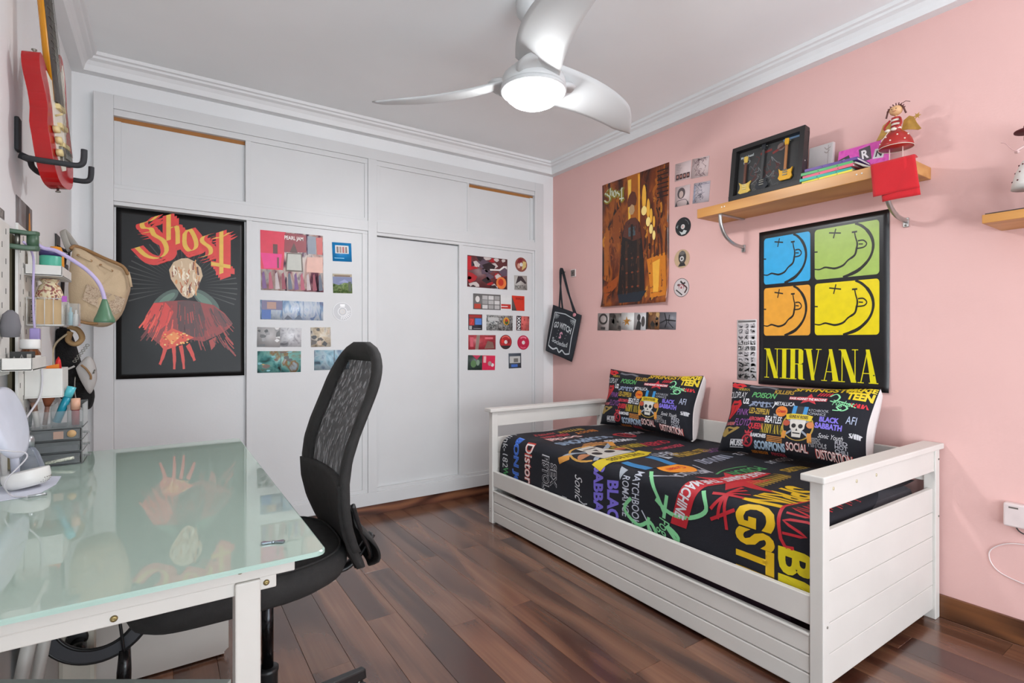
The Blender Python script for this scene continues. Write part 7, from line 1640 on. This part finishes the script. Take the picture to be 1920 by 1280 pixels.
# silhouette from behind-left, given as points on the plane y = 2.80, bag has real depth along y
front = [on_y(px, py, YB_) for px, py in ((136, 461), (160, 468), (195, 485), (228, 498), (239, 510), (243, 535), (238, 555), (226, 588), (205, 608), (180, 612), (150, 604), (138, 598), (128, 560), (130, 500))]
fc = sum(front, Vector()) / len(front)
sm2 = smooth_path(front + [front[0]], 3)[:-1]
def shell(off, sc_): return [fc + (p - fc) * sc_ + Vector((0, off, 0)) for p in sm2]
layers = [(-0.055, 0.0), (-0.052, 0.55), (-0.04, 0.86), (-0.015, 0.97), (0.02, 1.0), (0.09, 1.0), (0.14, 0.95), (0.165, 0.8), (0.17, 0.0)]
bm_ = MB(); n = len(sm2); LL = [shell(o_, max(s, 0.001)) for o_, s in layers]
bm_.add([p + Vector((0, 0.004 * math.sin(i * 0.9 + k * 0.8) * (0.2 < layers[k][1]), 0)) for k, l in enumerate(LL) for i, p in enumerate(l)], [(i * n + k, i * n + (k + 1) % n, (i + 1) * n + (k + 1) % n, (i + 1) * n + k) for i in range(len(LL) - 1) for k in range(n)], 0, True)
bdy = bm_.build('bag_body', canvas, bp_)
def onbag(px, py):       # a point on the near face of the bag
    p = on_y(px, py, YB_ - 0.03)
    d = max(abs(p.x - fc.x) / 0.11, abs(p.z - fc.z) / 0.14); 
    return p + Vector((0, -0.032 + 0.03 * min(1.2, d) ** 3, 0))
# flap rim
MB().tube(smooth_path([onbag(132, 466) , onbag(139, 460), onbag(160, 467), onbag(195, 484), onbag(230, 500), onbag(240, 515)], 5), 0.007, 8).build('top_zip_piping', tan, bp_)
lp_ = [onbag(px, py) for px, py in ((165, 534), (198, 548), (236, 560), (228, 584), (212, 592), (190, 580), (156, 562))]
MB().prism(lp_, (0, 0.012, 0)).build('lace_patch', lace, bp_)
for px, py in ((147, 479), (172, 490), (190, 498), (211, 509)):
    MB().lathe([(0.005, 0), (0.0045, 0.002), (0.002, 0.002)], onbag(px, py) + Vector((0, -0.003, 0)), (0, -1, 0), 12).build('eyelet', tan, bp_)
for a, b_ in (((147, 480), (172, 491)), ((190, 499), (211, 510))): MB().tube([onbag(*a) + Vector((0, -0.006, 0)), onbag(*b_) + Vector((0, -0.006, 0))], 0.0025, 6).build('lacing', canvas, bp_)
MB().tube([onbag(240, 510), onbag(240, 522) + Vector((0.006, 0, 0)), onbag(246, 538) + Vector((0.0, -0.004, 0))], 0.0055, 8).build('zip_pull', canvas, bp_)
MB().tube(smooth_path([onbag(140, 600), onbag(165, 606), onbag(183, 606)], 4), 0.006, 8).build('bottom_trim', tan, bp_)
strap_m = mat('grey_strap', 'a8a49c', 0.8)
MB().tube(smooth_path([(-0.322, 2.94, 1.56), (-0.318, 2.925, 1.555), tuple(on_y(118, 432, 2.90)), tuple(on_y(124, 455, 2.88)), tuple(on_y(132, 470, 2.86))], 5), 0.013, 8, flat=0.25).build('shoulder_strap', strap_m, bp_)
# black furry bag with strap
fur = mat('black_plush', '131213', 0.95, var=0.4, scale=60, bump=0.8, bscale=180)
fbg = thing('plush_bag', 'black plush bag hanging under the beige backpack on the left wall', 'bag', (-0.29, 2.95, 0.76))
Yf = 2.96
out = [on_y(px, py, Yf) for px, py in ((104, 616), (126, 614), (138, 640), (150, 680), (160, 710), (176, 735), (172, 762), (160, 769), (146, 760), (120, 752), (106, 735), (103, 680))]
fc2 = sum(out, Vector()) / len(out); s2 = smooth_path(out + [out[0]], 3)[:-1]; n = len(s2)
lay = [(-0.05, 0.0), (-0.045, 0.6), (-0.02, 0.95), (0.03, 1.0), (0.08, 0.9), (0.095, 0.0)]
fm = MB(); LL = [[fc2 + (p - fc2) * max(s, 0.001) + Vector((0, o_, 0)) for p in s2] for o_, s in lay]
fm.add([p for l in LL for p in l], [(i * n + k, i * n + (k + 1) % n, (i + 1) * n + (k + 1) % n, (i + 1) * n + k) for i in range(len(LL) - 1) for k in range(n)], 0, True)
fm.build('bag_body', fur, fbg)
MB().tube(smooth_path([(XL + 0.04, 2.985, 1.555), (XL + 0.042, 2.97, 1.50), tuple(on_y(122, 480, 2.975)), tuple(on_y(116, 560, 2.975)), tuple(on_y(115, 620, 2.97))], 5), 0.014, 8, flat=0.3).build('strap', blkp, fbg)
# tan scarf-like strap bundle
tb_ = thing('strap_bundle', 'brown crumpled cloth bundle between the backpack and plush bag', 'cloth bundle', tuple(on_y(140, 650, 2.9)))
MB().tube(smooth_path([on_y(128, 612, 2.885), on_y(146, 618, 2.88), on_y(154, 634, 2.88), on_y(142, 645, 2.88), on_y(128, 638, 2.885), on_y(132, 622, 2.89)], 5), 0.015, 10, flat=0.7).build('cloth_roll', mat('tan_cloth', '9a7c54', 0.85, var=0.2, bump=0.3), tb_)
MB().tube(smooth_path([on_y(126, 626, 2.88), on_y(108, 640, 2.88), on_y(100, 655, 2.88), on_y(99, 675, 2.88), on_y(103, 690, 2.88)], 5), 0.008, 8, flat=0.5).build('cream_strap', mat('cream_strap', 'b8a98e', 0.8), tb_)
# grey purse with chain
ps_ = thing('grey_purse', 'pale grey saddle purse with chain hanging in front of the plush bag', 'purse', tuple(on_y(165, 738, 2.86)))
gl = mat('pale_grey_leather', 'b4b0ac', 0.5, var=0.04)
out = [on_y(px, py, 2.86) for px, py in ((142, 690), (150, 680), (163, 668), (173, 672), (180, 690), (181, 712), (175, 730), (168, 738), (158, 725), (148, 706))]
pcn = sum(out, Vector()) / len(out); s3 = smooth_path(out + [out[0]], 3)[:-1]; n = len(s3)
pm_ = MB(); LL = [[pcn + (p - pcn) * max(s, 0.001) + Vector((0, o_, 0)) for p in s3] for o_, s in ((-0.026, 0.0), (-0.024, 0.7), (-0.014, 0.96), (0.0, 1.0), (0.024, 0.97), (0.03, 0.0))]
pm_.add([p for l in LL for p in l], [(i * n + k, i * n + (k + 1) % n, (i + 1) * n + (k + 1) % n, (i + 1) * n + k) for i in range(len(LL) - 1) for k in range(n)], 0, True)
pm_.build('purse_body', gl, ps_)
MB().tube(smooth_path([on_y(152, 684, 2.83), on_y(162, 692, 2.83), on_y(170, 704, 2.83), on_y(170, 711, 2.833)], 4), 0.004, 8).build('flap_edge', tan, ps_)
MB().tube([on_y(178, 693, 2.838), on_y(175, 700, 2.834)], 0.003, 8).build('buckle', steel, ps_)
for k in range(7):
    p = on_y(140 + 4 * k, 677 - 5 * k, 2.84)
    MB().tube([p + Vector((0.006 * math.cos(2 * PI * j / 10), 0.002 * (k % 2), 0.0045 * math.sin(2 * PI * j / 10))) for j in range(10)], 0.0017, 6, closed=True).build('chain_link', steel, ps_)
MB().tube(smooth_path([on_y(103, 690, 2.86), on_y(125, 692, 2.85), on_y(140, 686, 2.85)], 4), 0.004, 8).build('strap', gl, ps_)
for a in ((140, 704, 138, 745),): MB().tube(smooth_path([on_y(141, 706, 2.85), on_y(140, 730, 2.85), on_y(143, 752, 2.85), on_y(146, 764, 2.85), on_y(142, 770, 2.85)], 4), 0.0022, 8).build('zip_pull', steel, ps_)

# ================================================================== things on the desk
G = DZ + 0.0006
acm = glass_mat('clear_organiser_acrylic', 'c8cccb', 0.05, 0.12)
og = thing('makeup_organiser', 'clear acrylic makeup organiser with three drawers on the glass desk', 'organiser', (-0.285, 2.2, G))
ox0, ox1, oy0, oy1 = -0.362, -0.214, 2.14, 2.285
for k in range(4): MB().box(ox0, ox1, oy0, oy1, G + 0.038 * k, G + 0.038 * k + 0.003).build('deck', acm, og)
for x in (ox0, ox1 - 0.003): MB().box(x, x + 0.003, oy0, oy1, G, G + 0.117).build('side', acm, og)
MB().box(ox0, ox1, oy1 - 0.003, oy1, G, G + 0.19).build('back', acm, og)
drw = mat('dark_drawer_content', '3c3a3e', 0.6, var=0.5, scale=60)
for k in range(3):
    d = MB().box(ox0 + 0.006, ox1 - 0.006, oy0 - 0.002, oy0 + 0.0005, G + 0.038 * k + 0.005, G + 0.038 * k + 0.036).build('drawer', acm, og)
    MB().box(ox1 + 0.0, ox1 + 0.016, oy0 + 0.03, oy0 + 0.06, G + 0.038 * k + 0.017, G + 0.038 * k + 0.021).build('tab', acm, d)
    MB().box(ox0 + 0.012, ox1 - 0.012, oy0 + 0.01, oy1 - 0.012, G + 0.038 * k + 0.004, G + 0.038 * k + (0.024, 0.022, 0.026)[k]).build('contents', drw, d)
MB().lathe([(0.0, 0), (0.0115, 0), (0.0115, 0.002)], (ox1 - 0.026, oy0 - 0.0035, G + 0.098), (0, -1, 0), 18).build('powder_disc', mat('tan_powder', 'c8a070', 0.7), og)
MB().box(ox1 - 0.07, ox1 - 0.046, oy0 - 0.005, oy0 - 0.0025, G + 0.084, G + 0.107).build('powder_pan', mat('beige_powder', 'b09080', 0.7), og)
MB().tube([(ox0 + 0.06, oy0 - 0.005, G + 0.012), (ox1 - 0.02, oy0 - 0.005, G + 0.022)], 0.005, 8).build('glitter_tube', mat('glitter_tube', 'c8c8b8', 0.2, var=0.4, scale=200), og)
TZ = G + 0.1175
for x in (ox0, ox0 + 0.068, ox0 + 0.108, ox1 - 0.003): MB().box(x, x + 0.003, oy0 + 0.02, oy1, TZ, TZ + 0.068).build('divider', acm, og)
MB().box(ox0, ox1, oy0 + 0.018, oy0 + 0.021, TZ, TZ + 0.05).build('front_lip', acm, og)
def standing(name, label, cat, parts, base, ax=(0, 0, 1)):
    t = thing(name, label, cat, tuple(base))
    for nm_, prof_, m in parts: MB().lathe(prof_, base, ax, 16).build(nm_, m, t)
    return t
zz = TZ + 0.0005
standing('makeup_brush', 'fluffy makeup brush with white handle in the clear organiser', 'brush', [('handle', [(0, 0), (0.0075, 0.001), (0.008, 0.045), (0.007, 0.052)], mat('white_handle', 'ded4cc', 0.4)), ('ferrule', [(0.007, 0.052), (0.0085, 0.08)], mat('rose_ferrule', 'c09480', 0.3, 0.5)), ('bristles', [(0.0085, 0.08), (0.015, 0.098), (0.0155, 0.112), (0.01, 0.121), (0, 0.123)], mat('grey_bristle', '8a7870', 0.9))], Vector((-0.328, 2.19, zz)), (-0.12, 0, 1))
standing('makeup_brush', 'rounded copper-haired makeup brush in the clear organiser', 'brush', [('handle', [(0, 0), (0.006, 0.001), (0.006, 0.06)], mat('rose_handle', 'b88878', 0.4)), ('bristles', [(0.007, 0.06), (0.016, 0.085), (0.017, 0.10), (0.01, 0.115), (0, 0.118)], mat('copper_bristle', 'a05a3c', 0.9))], Vector((-0.318, 2.235, zz)), (0.1, 0.05, 1))
standing('makeup_brush', 'slim dark brush leaning at the back of the clear organiser', 'brush', [('handle', [(0, 0), (0.004, 0.001), (0.005, 0.08)], mat('dark_handle', '38343a', 0.4)), ('bristles', [(0.005, 0.08), (0.009, 0.10), (0.005, 0.12), (0, 0.122)], mat('dark_bristle', '4a3a34', 0.9))], Vector((-0.35, 2.21, zz)), (0.08, 0.0, 1))
standing('cosmetic_tube', 'bright teal cosmetic tube leaning in the clear organiser', 'tube', [('tube', [(0, 0), (0.011, 0.001), (0.0115, 0.06), (0.0105, 0.085)], mat('teal_tube', '1d8aa0', 0.3)), ('cap', [(0.012, 0.085), (0.012, 0.118), (0, 0.119)], mat('light_teal_cap', '52b4c0', 0.3))], Vector((-0.283, 2.185, zz + 0.012)), (0.34, 0, 1))
standing('lip_gloss', 'red lip gloss with a square peach cap in the clear organiser', 'lip gloss', [('bottle', [(0, 0), (0.0105, 0.001), (0.0105, 0.05)], mat('red_gloss', '8e1e28', 0.15)), ('cap', [(0.0125, 0.05), (0.0125, 0.086), (0, 0.087)], mat('peach_cap', 'd8a58a', 0.4))], Vector((-0.236, 2.185, zz)))
# perfume bottle
pf = thing('perfume_bottle', 'clear cone-shaped perfume bottle with silver cap on the glass desk', 'bottle', tuple(on_z(54, 892, G)))
pb0 = on_z(54, 892, G)
MB().lathe([(0.0, 0), (0.036, 0), (0.038, 0.004), (0.034, 0.03), (0.022, 0.066), (0.014, 0.08), (0.011, 0.084)], pb0, n=24).build('glass', glass_mat('perfume_glass', 'ccd2dc', 0.03, 0.18), pf)
MB().lathe([(0.0, 0.002), (0.032, 0.002), (0.031, 0.012), (0.0, 0.012)], pb0, n=24).build('perfume', mat('violet_perfume', '7a7aa0', 0.2), pf)
MB().lathe([(0.0125, 0.084), (0.013, 0.104), (0.011, 0.112), (0.008, 0.116), (0, 0.116)], pb0, n=20).build('cap', mat('silver_cap', 'b8babc', 0.3, 0.8), pf)
# white table mirror, almost edge-on
mr = thing('table_mirror', 'round white table mirror on a stand against the left wall', 'mirror', (-0.338, 1.955, G))
lw = mat('lilac_white_plastic', 'd4d6e2', 0.35)
mb0 = Vector((-0.338, 1.955, G))
MB().lathe([(0.03, 0), (0.031, 0.004), (0.014, 0.01), (0.011, 0.02)], mb0, n=24).build('base', lw, mr)
MB().tube([mb0 + Vector((0, 0, 0.012)), mb0 + Vector((0, -0.03, 0.125))], 0.0095, 14).build('stem', lw, mr)
mc = Vector((-0.343, 1.895, 0.925)); ma = Vector((0.95, -0.12, 0.2)).normalized()
fr_ = MB().lathe([(0.0, -0.012), (0.085, -0.012), (0.096, -0.006), (0.098, 0.004), (0.094, 0.011), (0.084, 0.0125), (0.0, 0.0125)], mc, ma, 40).build('mirror_shell', lw, mr)
MB().lathe([(0.0, -0.0135), (0.078, -0.0135), (0.078, -0.0125), (0.0, -0.0125)], mc, ma, 36).build('mirror_glass', mat('mirror_silver', 'd8dce0', 0.03, 1.0, var=0.0), fr_)
MB().tube([mb0 + Vector((-0.004, -0.045, 0.115)), mb0 + Vector((-0.004, -0.005, 0.115))], 0.012, 12).build('pivot', lw, mr)
# white hand speaker on paper with cable
ppz = G
pw_ = [on_z(px, py, G) for px, py in ((-40, 925), (70, 893), (115, 893), (105, 908), (70, 928), (0, 940), (-40, 944))]
o = MB().prism(pw_, (0, 0, 0.0012)).build('paper_sheet', mat('white_paper', 'd4d6e2', 0.6)); center_origin(o, on_z(40, 915, G)); tag(o, 'white paper sheet lying under the round white case on the desk', 'paper')
cc_ = on_z(54, 914, G + 0.0016)
wc = thing('powder_case', 'round white case with dotted lower half on the paper sheet', 'case', tuple(cc_))
tl_ = Vector((-0.18, 0.12, 1)).normalized()
cse = MB().lathe([(0.0, 0.0), (0.036, 0.001), (0.046, 0.010), (0.049, 0.022), (0.049, 0.040), (0.047, 0.043), (0.044, 0.040), (0.0, 0.037)], cc_ + Vector((0, 0, 0.003)), tl_, 36).build('shell', mat('white_case', 'e0deda', 0.4), wc)
MB().lathe([(0, 0.0375), (0.04, 0.0375), (0.04, 0.0385), (0, 0.0386)], cc_ + Vector((0, 0, 0.003)), tl_, 28).build('pink_top', mat('pink_pad', 'd8b8b4', 0.6), cse)
dts = MB(); fx_, fy_ = frame_of(tl_)
for j in range(3):
    for k in range(14):
        a = 2 * PI * k / 40 + PI * 1.25 + 0.08 * j
        rr, hh_ = ((0.0415, 0.0065), (0.0452, 0.0105), (0.0478, 0.0155))[j]
        dts.ball(cc_ + Vector((0, 0, 0.003)) + (fx_ * math.cos(a) + fy_ * math.sin(a)) * rr + tl_ * hh_, 0.0013, n=6)
o = dts.build('dot_pattern', mat('dot_brown', '6a5450', 0.6), cse); o['kind'] = 'stuff'
cab = MB().tube(smooth_path([on_y(-20, 842, 1.72), on_y(25, 846, 1.74), on_y(46, 848, 1.76), on_y(50, 858, 1.755), on_y(30, 880, 1.74), on_y(14, 896, 1.735), on_y(9, 914, 1.735), on_z(24, 930, G + 0.0045), on_z(52, 931, G + 0.0045)], 6), 0.0017, 8)
cb_ = thing('charging_cable', 'thin white charging cable with silver plug curling over the desk paper', 'cable', tuple(on_z(52, 931, G)))
cab.build('wire', mat('white_flex_grey', 'c8c4c8', 0.5), cb_)
MB().tube([on_z(52, 931, G + 0.0045), on_z(74, 927, G + 0.0045), on_z(88, 925, G + 0.0045)], 0.0032, 10).build('plug', mat('silver_cap', 'b8babc', 0.3, 0.8), cb_)
# metal hair clip lying near the desk corner
hc_ = on_z(512, 1018, G)
hcp = thing('hair_clip', 'small silver bow clip lying near the rounded corner of the desk', 'clip', tuple(hc_))
d_ = Vector((0.82, -0.30, 0)).normalized(); e_ = Vector((0.30, 0.82, 0)).normalized()
for s in (-1, 1):
    MB().prism([hc_ + d_ * s * 0.001 - e_ * 0.001, hc_ + d_ * s * 0.019 - e_ * 0.006, hc_ + d_ * s * 0.022, hc_ + d_ * s * 0.018 + e_ * 0.006, hc_ + d_ * s * 0.001 + e_ * 0.001], (0, 0, 0.004)).build('wing', mat('silver_clip', '9aa4ac', 0.2, 0.9), hcp, bevel=0.001)
MB().lathe([(0.003, 0), (0.003, 0.004), (0, 0.005)], hc_, n=10).build('knot', mat('silver_clip', '9aa4ac', 0.2, 0.9), hcp)
